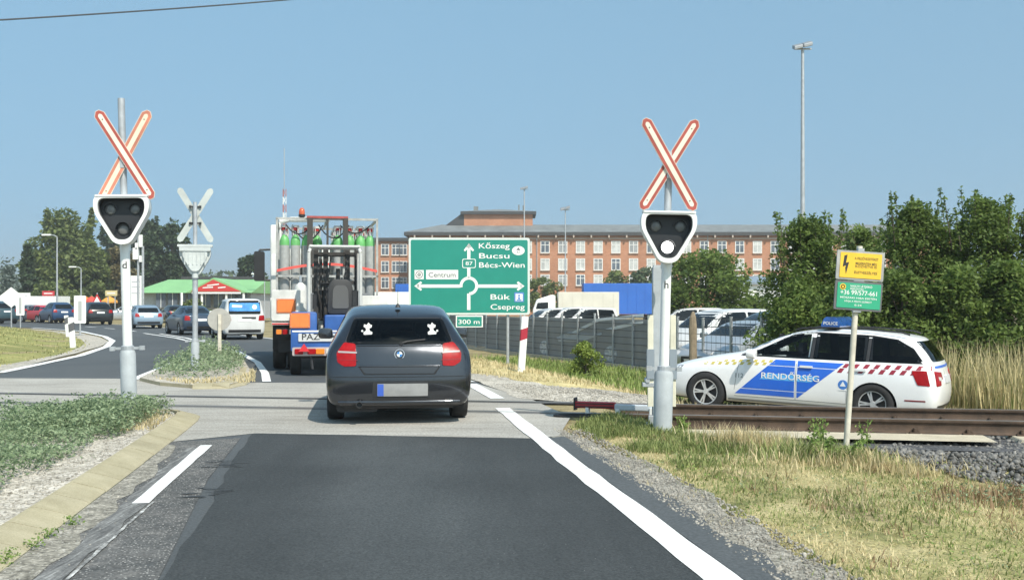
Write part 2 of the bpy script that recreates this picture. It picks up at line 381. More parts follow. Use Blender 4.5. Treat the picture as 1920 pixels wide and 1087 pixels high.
def blades(name, P, Z, hmin, hmax, w, lean, mats):
    """grass: one bent tapering blade (2 quads -> 3 tris) per point"""
    n = len(P); a = rng.random(n) * 6.283; h = hmin + rng.random(n) ** 1.6 * (hmax - hmin); l = lean * (.3 + rng.random(n)) * h
    d = np.stack([np.cos(a), np.sin(a)], 1); s = np.stack([-d[:, 1], d[:, 0]], 1) * (w * (.6 + .8 * rng.random(n)))[:, None]
    b = np.concatenate([P, Z[:, None]], 1); V = np.empty((n, 5, 3))
    V[:, 0, :2] = P - s; V[:, 1, :2] = P + s; V[:, 0, 2] = V[:, 1, 2] = Z - .01
    mid = P + d * (l * .35)[:, None]; V[:, 2, :2] = mid + s * .7; V[:, 3, :2] = mid - s * .7; V[:, 2, 2] = V[:, 3, 2] = Z + h * .6
    V[:, 4, :2] = P + d * l[:, None]; V[:, 4, 2] = Z + h
    i = np.arange(n)[:, None] * 5
    T = np.concatenate([i + np.array([[0, 1, 2]]), i + np.array([[0, 2, 3]]), i + np.array([[3, 2, 4]])], 0)
    return np_obj(name, V.reshape(-1, 3), T, mats)
def leaves(C, size, up=.35, ar=.55):
    """one diamond leaf per centre"""
    n = len(C); nrm = rng.normal(size=(n, 3)); nrm[:, 2] = np.abs(nrm[:, 2]) + up; nrm /= np.linalg.norm(nrm, axis=1)[:, None]
    t = rng.normal(size=(n, 3)); t -= (t * nrm).sum(1)[:, None] * nrm; t /= np.linalg.norm(t, axis=1)[:, None]; b = np.cross(nrm, t)
    s = (size * (.55 + .9 * rng.random(n)))[:, None]
    V = np.stack([C - t * s, C + b * s * ar - t * s * .1, C + t * s, C - b * s * ar - t * s * .1], 1)
    return V.reshape(-1, 3), np.arange(n * 4).reshape(n, 4)
# ================================================================ THE GROUND, ROADS AND TRACK
ground_m = ground_mat("verge_ground", [(.30, (.11, .10, .04)), (.45, (.22, .18, .09)), (.58, (.33, .27, .15)), (.72, (.20, .18, .075))], 1.3, grain=(.35, 45), bump=.7, big=(.35, .2))
asphalt_new = ground_mat("new_asphalt", [(.3, (.049, .054, .056)), (.7, (.064, .069, .071))], 1.6, grain=(.38, 70), bump=.5, rough=.8, big=(.5, .14), stretch=(1.2, .10, 1), speck=(9, .035, (.2, .2, .2)), track=(.25, .95, .74))
asphalt_old = ground_mat("old_asphalt", [(.3, (.06, .064, .065)), (.55, (.11, .108, .105)), (.72, (.24, .23, .215))], 3.2, grain=(.45, 55), bump=.7, big=(.6, .15), speck=(38, .22, (.36, .35, .33)))
asphalt_far = ground_mat("road_asphalt", [(.3, (.068, .075, .080)), (.7, (.088, .094, .098))], .35, grain=(.25, 50), bump=.3, rough=.8, big=(.12, .14))
cross_m = ground_mat("crossing_paving", [(.3, (.26, .245, .22)), (.5, (.34, .325, .295)), (.72, (.40, .385, .355))], 1.6, grain=(.26, 45), bump=.4, big=(.35, .14), stretch=(.5, 2.2, 1), speck=(24, .2, (.22, .205, .185)))
paint_m = ground_mat("road_marking", [(.26, (.36, .36, .35)), (.42, (.72, .72, .71)), (.7, (.84, .84, .83))], 9, grain=(.12, 90), bump=.15, rough=.65)
worn_m = ground_mat("worn_marking", [(.42, (.10, .10, .10)), (.58, (.20, .20, .195)), (.74, (.55, .55, .54))], 6, grain=(.3, 60), bump=.4, stretch=(4, .35, 1))
worn2_m = ground_mat("faded_marking", [(.38, (.10, .10, .10)), (.5, (.34, .34, .33)), (.62, (.66, .66, .65))], 7, grain=(.25, 60), bump=.3)
kerb_m = ground_mat("kerb_concrete", [(.3, (.30, .265, .17)), (.7, (.42, .375, .26))], 3, grain=(.15, 110), bump=.3, big=(.9, .12))
gravel_m = ground_mat("pale_gravel", [(.32, (.20, .18, .145)), (.5, (.40, .365, .31)), (.68, (.56, .52, .46))], 7, grain=(.5, 38), bump=1.0, speck=(26, .26, (.62, .58, .52)), big=(.8, .15))
dirt_m = ground_mat("shoulder_gravel", [(.32, (.13, .12, .10)), (.5, (.24, .225, .19)), (.68, (.38, .35, .30))], 8, grain=(.5, 36), bump=.9, speck=(30, .2, (.5, .48, .44)))
drygrass_m = ground_mat("dry_grass_ground", [(.3, (.30, .26, .12)), (.5, (.48, .40, .20)), (.7, (.60, .51, .29))], 2.2, grain=(.35, 40), bump=.8, big=(.4, .15))
greengrass_m = ground_mat("green_grass_ground", [(.3, (.10, .13, .03)), (.5, (.24, .24, .08)), (.7, (.40, .34, .15))], 1.1, grain=(.3, 35), bump=.8, big=(.3, .2), stretch=(.5, 2, 1))
ballast_m = ground_mat("ballast", [(.3, (.03, .03, .032)), (.6, (.10, .10, .105)), (.75, (.2, .2, .2))], 12, grain=(.6, 40), bump=1.0)
slab_m = ground_mat("sleeper_concrete", [(.3, (.40, .35, .26)), (.7, (.55, .49, .38))], 3, grain=(.15, 70), bump=.3)

# one ground sheet out to the horizon, finer near the camera
xs = np.unique(np.concatenate([np.linspace(-4000, -60, 14), np.linspace(-60, -12, 30), np.linspace(-12, 18, 121), np.linspace(18, 70, 30), np.linspace(70, 4000, 14)]))
ys = np.unique(np.concatenate([np.linspace(-400, -8, 8), np.linspace(-8, 40, 193), np.linspace(40, 120, 50), np.linspace(120, 4500, 20)]))
XX, YY = np.meshgrid(xs, ys); ZZ = Hn(XX, YY)
nx, ny = len(xs), len(ys); ii = (np.arange(ny - 1)[:, None] * nx + np.arange(nx - 1)[None]).ravel()
struct(np_obj("ground", np.stack([XX.ravel(), YY.ravel(), ZZ.ravel()], 1), np.stack([ii, ii + 1, ii + nx + 1, ii + nx], 1), ground_m, smooth=True))

# main carriageway before and after the level crossing (it bends away to the left)
near = [uv(-12, -14), uv(2.2, -14), uv(2.2, 11.6), uv(2.2, 13.5), (.05, 16.25), (-.45, 19.07)]
far_r = [(-1.45, 23), (-3.4, 30), (-7.3, 40), (-12.2, 50), (-20.2, 65), (-27.6, 77), (-38, 90), (-60, 110), (-110, 140)]
far_l = [(-140, 100), (-85, 110 - 12), (-56, 88), (-34.3, 71.5), (-29.9, 66.5), (-23.2, 57.2), (-18.2, 47.7), (-15.8, 42), (-13.9, 36.7), (-12.07, 29.8), (-10.7, 22.3)]
left_in = [G(0, 702), (-30, 20.6), (-30, 12.2), G(0, 800), uv(-12, 8)]
sheet("road", near + far_r + far_l + left_in, 0.0, asphalt_far)
# side road to the left beyond the grass island
sheet("side_road", [(-34.3, 71.5), (-56, 88), (-140, 98), (-140, 84), (-60, 74)], .003, asphalt_far)
# pale worn paving of the crossing itself
tr = lambda a, x: a - .185 * x
sheet("crossing_paving", [(-30, tr(14.2, -30) - 3), G(0, 800), uv(-4.4, 12.3), uv(-2.0, 11.55), (-2.86, 11.9), (.23, 11.44), uv(2.1, 11.5), uv(2.6, 13.4), (.3, 16.2), (-.6, 19.3), (-2.4, 19.55), (-4.5, 19.68), (-5.6, 19.72), G(245, 710), G(0, 709), (-30, 20.4)], .004, cross_m)
# old rough asphalt by the kerb, new black patch on the lane
sheet("old_asphalt_strip", [uv(-1.95, -14), uv(-.9, -14), uv(-1.02, 5), uv(-1.28, 9), uv(-1.33, 11.75), uv(-2.0, 11.5)], .0056, asphalt_old)
def wob(pts, amp, seed):
    r = random.Random(seed); out = []
    for (a, b) in zip(pts[:-1], pts[1:]):
        n = max(1, int(math.dist(a, b) / .35))
        for i in range(n):
            t = i / n; out.append((a[0] + (b[0] - a[0]) * t + r.uniform(-amp, amp), a[1] + (b[1] - a[1]) * t + r.uniform(-amp, amp)))
    return out + [pts[-1]]
L = wob([uv(-1.02, -14), uv(-1.02, 5), uv(-1.1, 8), uv(-1.2, 10), uv(-1.24, 12.1)], .025, 3)
sheet("new_asphalt_patch", L + wob([(-2.83, 11.88), (.23, 11.40), uv(1.95, 11.3)], .018, 4) + [uv(1.95, -14)], .0085, asphalt_new)
sheet("road_edge_strip", wob([uv(1.95, -14), uv(1.95, 11.3)], 0, 1) + wob([uv(2.12, 11.4), uv(2.25, 8), uv(2.2, 4), uv(2.2, -14)], .05, 5), .0065, asphalt_far)
# tar-dark smears and skid marks on the lane
tar = ground_mat("tar_stain", [(.4, (.045, .048, .05)), (.7, (.065, .068, .07))], 5, grain=(.2, 120), bump=.2, rough=.7)
for cx, cy, sd_ in ((-1.16, 8.35, 1), (-1.22, 9.8, 2)):
    r = random.Random(sd_)
    for k in range(9):
        a0 = cx + r.uniform(-.16, .13); b0 = cy + (k - 4) * .05 + r.uniform(-.02, .02); l_ = r.uniform(.05, .13)
        sheet("tar_stain", [uv(a0 - l_, b0), uv(a0 - l_ * .3, b0 - .018), uv(a0 + l_ * .6, b0 - .012), uv(a0 + l_, b0 + .004), uv(a0 + l_ * .4, b0 + .016), uv(a0 - l_ * .5, b0 + .012)], .0115, tar)

# road markings
def strip(name, pts, w, z=.0125, m=None, amp=0.0, seed=0):
    P = [Vector(p) for p in pts]; Lf, Rt = [], []; r = random.Random(seed)
    for i, p in enumerate(P):
        d = (P[min(i + 1, len(P) - 1)] - P[max(i - 1, 0)]).normalized(); n = Vector((-d.y, d.x))
        ww = w / 2 + r.uniform(-amp, amp); Lf.append(tuple(p + n * ww)); Rt.append(tuple(p - n * (w / 2 + r.uniform(-amp, amp))))
    mb = MB(); k = len(P); V = [(p[0], p[1], z) for p in Rt] + [(p[0], p[1], z) for p in Lf]
    mb.add(V, [(i, i + 1, k + i + 1, k + i) for i in range(k - 1)]); return struct(obj(name, mb, m or paint_m))
def dense(pts, step=.5):
    out = []
    for a, b in zip(pts[:-1], pts[1:]):
        n = max(1, int(math.dist(a, b) / step))
        out += [(a[0] + (b[0] - a[0]) * i / n, a[1] + (b[1] - a[1]) * i / n) for i in range(n)]
    return out + [pts[-1]]
strip("edge_line", dense([uv(1.83, -14), uv(1.83, 5), uv(1.84, 10), uv(1.86, 12.6), uv(1.88, 14.62)], .4), .20, amp=.010, seed=2)
strip("edge_line", dense([(-.22, 16.25), (-.75, 19.3)], .4) , .22)
strip("edge_line", dense([(-.75, 19.8), (-1.75, 23), (-3.7, 30), (-7.6, 40), (-12.5, 50), (-20.5, 65), (-28, 77), (-38.5, 90)], 1.0), .16)
strip("lane_dash", dense([uv(-1.60, 7.95), uv(-1.60, 11.15)], .3), .115, amp=.005)
strip("lane_dash", dense([uv(-1.60, 4.5), uv(-1.64, 7.95), uv(-1.68, 11.0)], .3), .15, z=.0105, m=worn_m, amp=.03, seed=4)
strip("lane_dash", dense([uv(-1.53, -4), uv(-1.54, 5), uv(-1.52, 8.0)], .12), .016, z=.0125, m=worn2_m, amp=.009, seed=5)
strip("left_edge_line", dense([(-20, 18.4), G(0, 699), G(150, 667), G(200, 650), G(211, 639), G(196, 631), G(150, 621), G(60, 614.5)], 1.0), .24)
strip("island_line", dense([G(250, 712), G(355, 669)], .6), .18)
strip("island_line", dense([G(500, 716), G(497, 700), G(483, 680), G(445, 659), G(400, 647), G(350, 634), G(300, 626)], .5), .16)
strip("island_line", dense([G(360, 641), G(330, 634), G(270, 625)], .6), .16)
for a, b in ((G(255, 621.5), G(232, 619)), (G(215, 617), G(196, 615.3)), (G(180, 614), G(160, 612.6))):
    strip("lane_dash", [a, b], .15)

# kerbs: sloped blocks with thin joints
def kerb(name, pts, label, w=.27, h=.085, block=.5):
    k = MB(); P = dense(pts, block)
    for a, b in zip(P[:-1], P[1:]):
        a = Vector((*a, 0)); b = Vector((*b, 0)); d = (b - a).normalized(); n = Vector((-d.y, d.x, 0)); a = a + d * .006; b = b - d * .006
        j = random.uniform(-.004, .004); V = []
        for p in (a, b):
            V += [p + Vector((0, 0, -.06)), p + n * (j) + Vector((0, 0, .012)), p + n * (.05 + j) + Vector((0, 0, .035)), p + n * (w - .03 + j) + Vector((0, 0, h)), p + n * w + Vector((0, 0, h)), p + n * w + Vector((0, 0, -.06))]
        k.add(V, [(i, (i + 1) % 6, 6 + (i + 1) % 6, 6 + i) for i in range(6)] + [(5, 4, 3, 2, 1, 0), (6, 7, 8, 9, 10, 11)])
    return tag(obj(name, k, kerb_m), kind='structure')
random.seed(3)
kerb("kerb", [uv(-1.93, -10), uv(-1.93, 6), uv(-1.98, 10), uv(-2.02, 12.6), uv(-2.05, 13.6), uv(-2.10, 14.1), uv(-2.3, 14.45), uv(-2.7, 14.65), uv(-3.2, 14.6)], "")
nose = [G(478, 700), G(470, 716), G(440, 728), G(350, 730), G(300, 722)]
kerb("kerb", [G(478, 694), G(476, 709), G(462, 722), G(430, 729), G(360, 730)][::-1][0:1] + [G(430, 729), G(462, 722), G(476, 709), G(478, 694)], "", w=.3, h=.09)
# traffic islands
isl1 = [uv(-2.2, -10), uv(-2.2, 6), uv(-2.25, 10), uv(-2.29, 12.6), uv(-2.32, 13.6), uv(-2.42, 14.05), uv(-2.75, 14.35), uv(-3.3, 14.3), uv(-4.0, 13.3), uv(-4.25, 11.8), uv(-4.3, 6), uv(-4.3, -10)]
sheet("traffic_island", isl1, .07, gravel_m)
isl2 = [G(460, 719), G(467, 707), G(468, 697), G(456, 677), G(425, 661), G(380, 648), G(362, 645), G(352, 673), G(300, 695), G(262, 714), G(300, 723), G(360, 728), G(430, 727)]
sheet("traffic_island", isl2, .065, gravel_m)
mbk = MB()
for poly in (isl1, isl2):
    k = len(poly); V = [(p[0], p[1], .066) for p in poly] + [(p[0], p[1], -.03) for p in poly]
    mbk.add(V, [(i, (i + 1) % k, k + (i + 1) % k, k + i) for i in range(k)])
struct(obj("island_edge", mbk, kerb_m))
# gravel and grass strips
def resample(pts, n):
    d = [0]; 
    for a, b in zip(pts[:-1], pts[1:]): d.append(d[-1] + math.dist(a, b))
    t = np.linspace(0, d[-1], n); return list(zip(np.interp(t, d, [p[0] for p in pts]), np.interp(t, d, [p[1] for p in pts])))
def band(name, outer, inner, n, z, m):
    A, B = resample(outer, n), resample(inner, n); mb = MB(); V = []
    for a, b in zip(A, B):
        for k in range(4): x, y = a[0] + (b[0] - a[0]) * k / 3, a[1] + (b[1] - a[1]) * k / 3; V.append((x, y, max(H(x, y), -.02) + z))
    mb.add(V, [(i * 4 + k, (i + 1) * 4 + k, (i + 1) * 4 + k + 1, i * 4 + k + 1) for i in range(n - 1) for k in range(3)]); return struct(obj(name, mb, m))
band("gravel_strip", wob([(-22, 17.6), G(0, 698), G(140, 663), G(193, 648), G(203, 640), G(190, 633), G(150, 624), G(60, 616.5)], .05, 9), [(-24, 22.5), G(0, 686), G(110, 665), G(150, 651), G(160, 643), G(152, 637), G(122, 626.5), G(58, 617.5)], 46, .028, gravel_m)
sheet("grass_island", [G(0, 690), G(120, 666), G(160, 653), G(170, 646), G(160, 638), G(126, 624), G(60, 617), (-60, 66), (-45, 40), (-24, 25.5)], .0235, greengrass_m, step=1.0, drape=True)
sheet("gravel_shoulder", wob([uv(2.0, 12.6), uv(2.0, 10), uv(2.0, 8), uv(2.0, 4), uv(2.0, -12)], .01, 6) + wob([uv(2.42, -12), uv(2.42, 4), uv(2.55, 7), uv(2.50, 9), uv(2.42, 11), uv(2.3, 12.4)], .10, 7), .0245, dirt_m, step=.5, drape=True)
sheet("gravel_shoulder", wob([(.10, 16.35), (-.50, 19.4), (-1.2, 22.4), (-.5, 22.2), (.6, 18.9), (2.4, 18.4), (3.4, 16.6), (1.8, 15.9), (.9, 15.7), (.10, 16.35)], .04, 8)[:-1], .0295, gravel_m, step=.5, drape=True)
sheet("dry_verge", wob([(-1.0, 22.5), (-1.2, 23.6), (-3.2, 30), (-6, 37), (-2.6, 38), (-.2, 30), (1.3, 24), (2.3, 21), (2.9, 18.8), (2.4, 18.4), (.6, 18.9), (-.5, 22.2), (-1.0, 22.5)], .08, 11)[:-1], .0238, drygrass_m, step=.5, drape=True)

sheet("gravel_shoulder", wob([uv(-1.93, -8), uv(-1.93, 6), uv(-1.97, 10), uv(-2.0, 11.3)], .004, 31) + wob([uv(-1.86, 11.2), uv(-1.80, 9.5), uv(-1.72, 7), uv(-1.62, 5), uv(-1.6, -8)], .05, 32), .0085, dirt_m)
# railway: two rails, each with its foot, on concrete sleepers
rail_m = mat("rusty_rail", (.075, .048, .032), .75, var=.35, vscale=7, bump=.2)
railtop_m = mat("rail_head", (.20, .185, .17), .42, metal=.5, var=.2, vscale=3)
tdir = Vector((1, -.185, 0)).normalized(); tn = Vector((.185, 1, 0)).normalized(); trz = math.atan2(-.185, 1)
t0 = Vector((0, 14.97, 0))
infill_m = ground_mat('rail_infill', [(.3, (.13, .135, .135)), (.7, (.22, .22, .215))], 1.5, grain=(.2, 90), bump=.3, stretch=(.4, 2, 1))
trk = thing("railway_track", "rusty railway track on concrete sleepers crossing the road before the white police car", "railway track", tuple(t0), trz)
prof = rounded([(-.036, .0), (.036, .0), (.036, -.038), (.011, -.05), (.011, -.145), (.07, -.16), (.07, -.176), (-.07, -.176), (-.07, -.16), (-.011, -.145), (-.011, -.05), (-.036, -.038)], .006, 1)
for off in (-.75, .75):
    rl = MB(); rl.prism([(p[0] + off, p[1] + .012) for p in prof], 1.2, 60, axis='x'); rl.prism([(p[0] + off, p[1] + .012) for p in prof], -60, -11.5, axis='x')
    ro = obj("rail", rl, rail_m, trk, smooth=40)
    hd = MB(); hd.box((-5.2, off, .004), (12.9, .07, .02)); hd.box((30.6, off, .013), (58.8, .062, .005)); obj("rail_head", hd, railtop_m, ro)
    c0_, c1_ = [t0 + tdir * x + tn * (off - .15) for x in (-11.3, 1.25)]; c2_, c3_ = [t0 + tdir * x + tn * (off + .20) for x in (1.25, -11.3)]
    sheet('rail_infill', [(p.x, p.y) for p in (c0_, c1_, c2_, c3_)], .0052, infill_m)
    gr = MB(); sgn = 1 if off < 0 else -1; gr.box((-5.2, off + sgn * .075, .0072), (12.9, .07, .0024)); obj("flangeway", gr, rubber, ro)
for i in range(60):
    s_ = MB(); x = 1.5 + i * .62
    s_.prism(rounded([(-.13, -.20), (-.10, -.158), (.10, -.158), (.13, -.20), (.15, -.34), (-.15, -.34)], .01, 1), -1.25, 1.25, axis='y')
    s_.v = [(p[0] + x, p[1], p[2]) for p in s_.v]
    so_ = obj("sleeper", s_, slab_m, trk)
    if i < 24:
        for off in (-.75, .75):
            for sg in (-1, 1):
                c_ = MB()
                c_.box((x, off + sg * .10, -.148), (.12, .07, .02)); c_.cyl((x, off + sg * .105, -.15), (x, off + sg * .105, -.085), .018, n=6)
                c_.prism([(x - .06, -.14), (x - .02, -.10), (x + .03, -.10), (x + .07, -.14)], off + sg * .075 - .012, off + sg * .075 + .012, axis='y')
                obj("rail_fastener", c_, rail_m, so_)
def trp(x, y): p = t0 + tdir * x + tn * y; return (p.x, p.y)
sheet("cable_slab", [trp(2.4, -1.58), trp(6.0, -1.58), trp(6.0, -.90), trp(2.4, -.90)], -.152, slab_m)
sheet("ballast_bed", [trp(1.4, -1.2), trp(3.3, -1.5), trp(3.2, -2.0), trp(60, -2.6), trp(60, 1.75), trp(1.0, 1.75)], -.205, ballast_m)
# loose dark ballast stones heaped beside the slab
icoV, icoF = None, None
bm = bmesh.new(); bmesh.ops.create_icosphere(bm, subdivisions=1, radius=1); icoV = np.array([v.co[:] for v in bm.verts]); icoF = np.array([[v.index for v in f.verts] for f in bm.faces]); bm.free()
def stones(name, P, Z, smin, smax, m):
    n = len(P); k = len(icoV); A = rng.normal(size=(n, 3, 3)); Q, _ = np.linalg.qr(A)
    S = smin + rng.random(n) ** 2 * (smax - smin); sc_ = .55 + .75 * rng.random((n, 3)); jit = 1 + .3 * (rng.random((n, k, 1)) - .5)
    V = np.einsum('kj,nj,nij->nki', icoV, sc_, Q) * jit * S[:, None, None] + np.concatenate([P, Z[:, None]], 1)[:, None]
    Fa = icoF[None] + (np.arange(n) * k)[:, None, None]
    return tag(np_obj(name, V.reshape(-1, 3), Fa.reshape(-1, 3), m), kind='stuff')
stone_m = leaf_mat("ballast_stone", (.035, .033, .03), (.25, .24, .225), 0.0, 4)
pale_stone = leaf_mat("pale_stone", (.15, .14, .12), (.46, .43, .38), 0.0, 4)
bed = [G(1640, 838, -.18), G(1700, 826, -.18), G(1990, 828, -.18), G(2400, 850, -.18), G(2500, 960, -.18), G(1950, 915, -.18), G(1800, 905, -.18), G(1690, 875, -.18)]
P = scatter(bed, 17000); stones("ballast_stones", P, Hn(P[:, 0], P[:, 1]) + .0 + .06 * rng.random(len(P)), .012, .036, stone_m)
P = scatter(bed, 260); stones("ballast_stones", P, Hn(P[:, 0], P[:, 1]) + .055, .015, .03, pale_stone)
P = scatter([trp(1.5, -1.2), trp(14, -1.2), trp(14, 1.5), trp(1.5, 1.5)], 5000); stones("ballast_stones", P, np.full(len(P), -.19), .02, .045, stone_m)
# pebbles on the islands and the shoulder
P = scatter([uv(-2.25, 3), uv(-2.3, 12.8), uv(-2.6, 13.7), uv(-3.3, 13.5), uv(-3.3, 3)], 7000); stones("pebbles", P, np.full(len(P), .073), .004, .016, pale_stone)
P = scatter([uv(-1.93, 3), uv(-1.93, 11), uv(-1.6, 10), uv(-1.6, 3)], 2600); P = P[rng.random(len(P)) < np.clip((uv(-1.5, 0)[0] - 0 + 3) * .3, .3, 1)]
stones("pebbles", P, np.full(len(P), .006), .003, .011, pale_stone)
P = scatter([uv(2.1, 3), uv(2.15, 12), uv(2.5, 12), uv(2.6, 7), uv(2.5, 3)], 26000); P = P[rng.random(len(P)) < .7]
stones("pebbles", P, Hn(P[:, 0], P[:, 1]) + .027, .004, .014, leaf_mat("mixed_stone", (.09, .085, .075), (.42, .39, .34), 0.0, 3))
P = scatter([(.35, 16.4), (-.35, 19.4), (.6, 18.9), (2.4, 18.4), (3.0, 16.8), (1.8, 15.9), (.9, 15.7)], 4500); stones("pebbles", P, Hn(P[:, 0], P[:, 1]) + .03, .008, .024, pale_stone)

# grass and weeds
dry_m = leaf_mat("dry_blades", (.40, .32, .15), (.82, .71, .45), .4, 1.2)
grn_m = leaf_mat("green_blades", (.11, .15, .04), (.36, .40, .15), .4, 1.2)
weed_m = leaf_mat("grey_green_leaves", (.10, .155, .07), (.40, .49, .30), .4, 2.5)
lush_m = leaf_mat("lush_leaves", (.08, .15, .03), (.34, .46, .13), .4, 1.5)
verge = [uv(2.38, 12.5), uv(2.45, 9.5), uv(2.50, 7), uv(2.40, 4.5), uv(2.40, 2.5), (6.5, 2.5), (8, 8.5), (5.2, 10.2), (4.0, 10.9), (4.2, 11.8), (3.6, 12.9), (2.2, 13.3), (1.2, 13.4)]
def gfield(n, poly, thr, seed, scale, name, h, w, lean, m, sign=1, edge=None):
    P = scatter(poly, n); k = patch(P, scale, seed) * sign > thr; P = P[k]
    if edge is not None: P = P[edge(P)]
    o = blades(name, P, Hn(P[:, 0], P[:, 1]), h[0], h[1], w, lean, m); return tag(o, kind='stuff')
gfield(95000, verge, -.35, 3, 1.6, "dry_grass", (.012, .05), .0040, 1.2, dry_m)
gfield(90000, verge, -.22, 3, 1.6, "green_grass", (.012, .05), .0045, 1.0, grn_m, sign=-1)
gfield(40000, verge, -2, 8, 2.1, "dry_grass", (.010, .035), .0035, 1.6, dry_m)
gfield(1500, verge, -2, 18, 2.1, "dry_grass", (.05, .16), .003, .6, dry_m)
vg_m = ground_mat("verge_turf", [(.30, (.12, .14, .05)), (.45, (.26, .24, .10)), (.60, (.42, .36, .19)), (.75, (.52, .45, .27))], 1.7, grain=(.35, 50), bump=.9, big=(.6, .15))
sheet("verge_turf", verge, .006, vg_m, step=.5, drape=True)
lushv = [G(1075, 792), G(1140, 778), G(1340, 778), G(1500, 800), G(1460, 830), G(1300, 850), G(1180, 845), G(1110, 822)]
gfield(16000, lushv, -.5, 5, 2.5, "green_grass", (.03, .12), .006, .8, grn_m)
gfield(9000, [uv(2.6, 12.4), uv(2.7, 9), uv(3.1, 9), uv(4.6, 11.5), uv(4.2, 12.5)], -.1, 15, 2.5, "green_grass", (.03, .13), .006, .8, grn_m)
# broad-leaved weeds, dead brown clumps and strays growing into the gravel
brown_m = leaf_mat("dead_blades", (.16, .10, .05), (.42, .29, .17), .3, 2)
def vweeds(n, thr, seed, hmax, size, m, name, poly=verge):
    P = scatter(poly, n); k = patch(P, 3.3, seed); P = P[k > thr]; z = Hn(P[:, 0], P[:, 1]) + .012 + hmax * rng.random(len(P)) ** 1.5
    V, Fq = leaves(np.concatenate([P, z[:, None]], 1), np.full(len(P), size), up=.7, ar=.5); tag(np_obj(name, V, Fq, m), kind='stuff')
vweeds(30000, .55, 41, .05, .011, lush_m, "verge_weeds"); vweeds(26000, .62, 42, .07, .010, weed_m, "verge_weeds")
gfield(30000, verge, .62, 43, 3.0, "dead_grass", (.02, .10), .004, 1.2, brown_m)
gfield(14000, verge, .45, 44, 2.6, "green_grass", (.03, .11), .005, 1.0, grn_m)
P = np.array([4.35, 8.3]) + rng.normal(size=(2600, 2)) * np.array([.55, .3]); tag(blades("dead_grass", P, Hn(P[:, 0], P[:, 1]), .03, .16, .005, .9, brown_m), kind='stuff')
P = np.array([4.5, 8.1]) + rng.normal(size=(1500, 2)) * np.array([.45, .25]); V, Fq = leaves(np.concatenate([P, (Hn(P[:, 0], P[:, 1]) + .02 + .10 * rng.random(len(P)))[:, None]], 1), np.full(len(P), .014), up=.5); tag(np_obj("verge_weeds", V, Fq, weed_m), kind='stuff')
gfield(9000, [uv(2.12, 12.4), uv(2.5, 12.4), uv(2.5, 3), uv(2.2, 3)], .25, 45, 3.2, "stray_grass", (.015, .06), .004, 1.1, dry_m)
gfield(5000, [uv(2.2, 12.4), uv(2.5, 12.4), uv(2.5, 3), uv(2.28, 3)], .5, 46, 3.2, "stray_grass", (.015, .06), .004, 1.1, grn_m)
# tall straw tuft between signal and sign post
P = np.array([2.55, 11.2]) + rng.normal(size=(2000, 2)) * np.array([.26, .22]); tag(blades("dry_grass_tuft", P, Hn(P[:, 0], P[:, 1]), .06, .27, .005, .5, dry_m), kind='stuff')
P = np.array([3.25, 9.9]) + rng.normal(size=(1100, 2)) * np.array([.45, .3]); tag(blades("dry_grass_tuft", P, Hn(P[:, 0], P[:, 1]), .05, .20, .005, .8, dry_m), kind='stuff')
P = np.array([2.95, 10.3]) + rng.normal(size=(1500, 2)) * np.array([.3, .22]); tag(blades("green_grass", P, Hn(P[:, 0], P[:, 1]), .04, .22, .007, .7, grn_m), kind='stuff')
# beyond the crossing
gfield(15000, [(-1.0, 22.5), (-3.2, 30), (-2.6, 36), (-.2, 30), (1.3, 24), (2.9, 18.8), (2.4, 18.4), (.2, 20)], -1, 6, 1.2, "dry_grass", (.04, .16), .010, .9, dry_m)
gfield(16000, [(1.2, 24.5), (.2, 29), (-1.5, 36), (.3, 36.5), (3.2, 29.8), (5.0, 25), (4.2, 19), (2.8, 19.4)], -1, 9, 1.2, "green_grass", (.06, .26), .014, .7, leaf_mat("verge_green", (.11, .17, .04), (.36, .44, .13), .35, 1))
gfield(16000, [G(0, 688), G(120, 666), G(160, 653), G(170, 646), G(150, 634), G(110, 622), (-30, 58), (-34, 44), (-20, 25)], -1, 9, .5, "dry_grass", (.03, .12), .018, .9, leaf_mat("mown_grass", (.20, .21, .07), (.58, .52, .24), .3, .35))
# tall dry grass behind the police car, in front of the hedge
tall = [(6.9, 19.6), (8.2, 17.4), (14, 15.4), (20, 15), (20, 21), (12, 21.5), (8, 21.4)]
gfield(20000, tall, -2, 4, 1, "tall_dry_grass", (.45, 1.3), .011, .28, leaf_mat("tall_straw", (.30, .26, .11), (.74, .64, .37), .35, .7))
gfield(6000, tall, -2, 4, 1, "tall_green_grass", (.3, .9), .011, .3, grn_m)
gfield(7000, [(2.6, 17.1), (5.5, 15.6), (9, 15.2), (9, 17), (6.5, 19.5), (3, 20)], -2, 4, 1, "dry_grass", (.04, .16), .008, .8, dry_m)
# leafy weeds covering the islands
def weedbed(name, poly, n, h0, h1, size, base, seed, m=None, thr=-.9):
    P = scatter(poly, n); a = np.array(poly)
    k = patch(P, 2.2, seed); P = P[k > thr]; k = patch(P, 1.9, seed + 1)
    top = h0 + (h1 - h0) * np.clip(.5 + .5 * k, 0, 1) * (.6 + .4 * np.clip(patch(P, 7, seed + 2), -1, 1))
    z = base + top * rng.random(len(P)) ** .6
    C = np.concatenate([P, z[:, None]], 1); V, Fq = leaves(C, np.full(len(P), size), up=.6, ar=.5)
    return tag(np_obj(name, V, Fq, m or weed_m), kind='stuff')
w1 = wob([uv(-3.3, 2), uv(-3.2, 5), uv(-2.6, 6.3), uv(-2.55, 7.3), uv(-2.6, 8.5), uv(-2.68, 10), uv(-2.55, 11.8), uv(-2.42, 12.9), uv(-2.40, 13.7), uv(-2.8, 14.15), uv(-3.5, 13.9), uv(-4.0, 13.0), uv(-4.3, 11.5), uv(-4.4, 8), uv(-4.4, 2)], .12, 21)
weedbed("island_weeds", w1, 78000, .12, .40, .018, .06, 2)
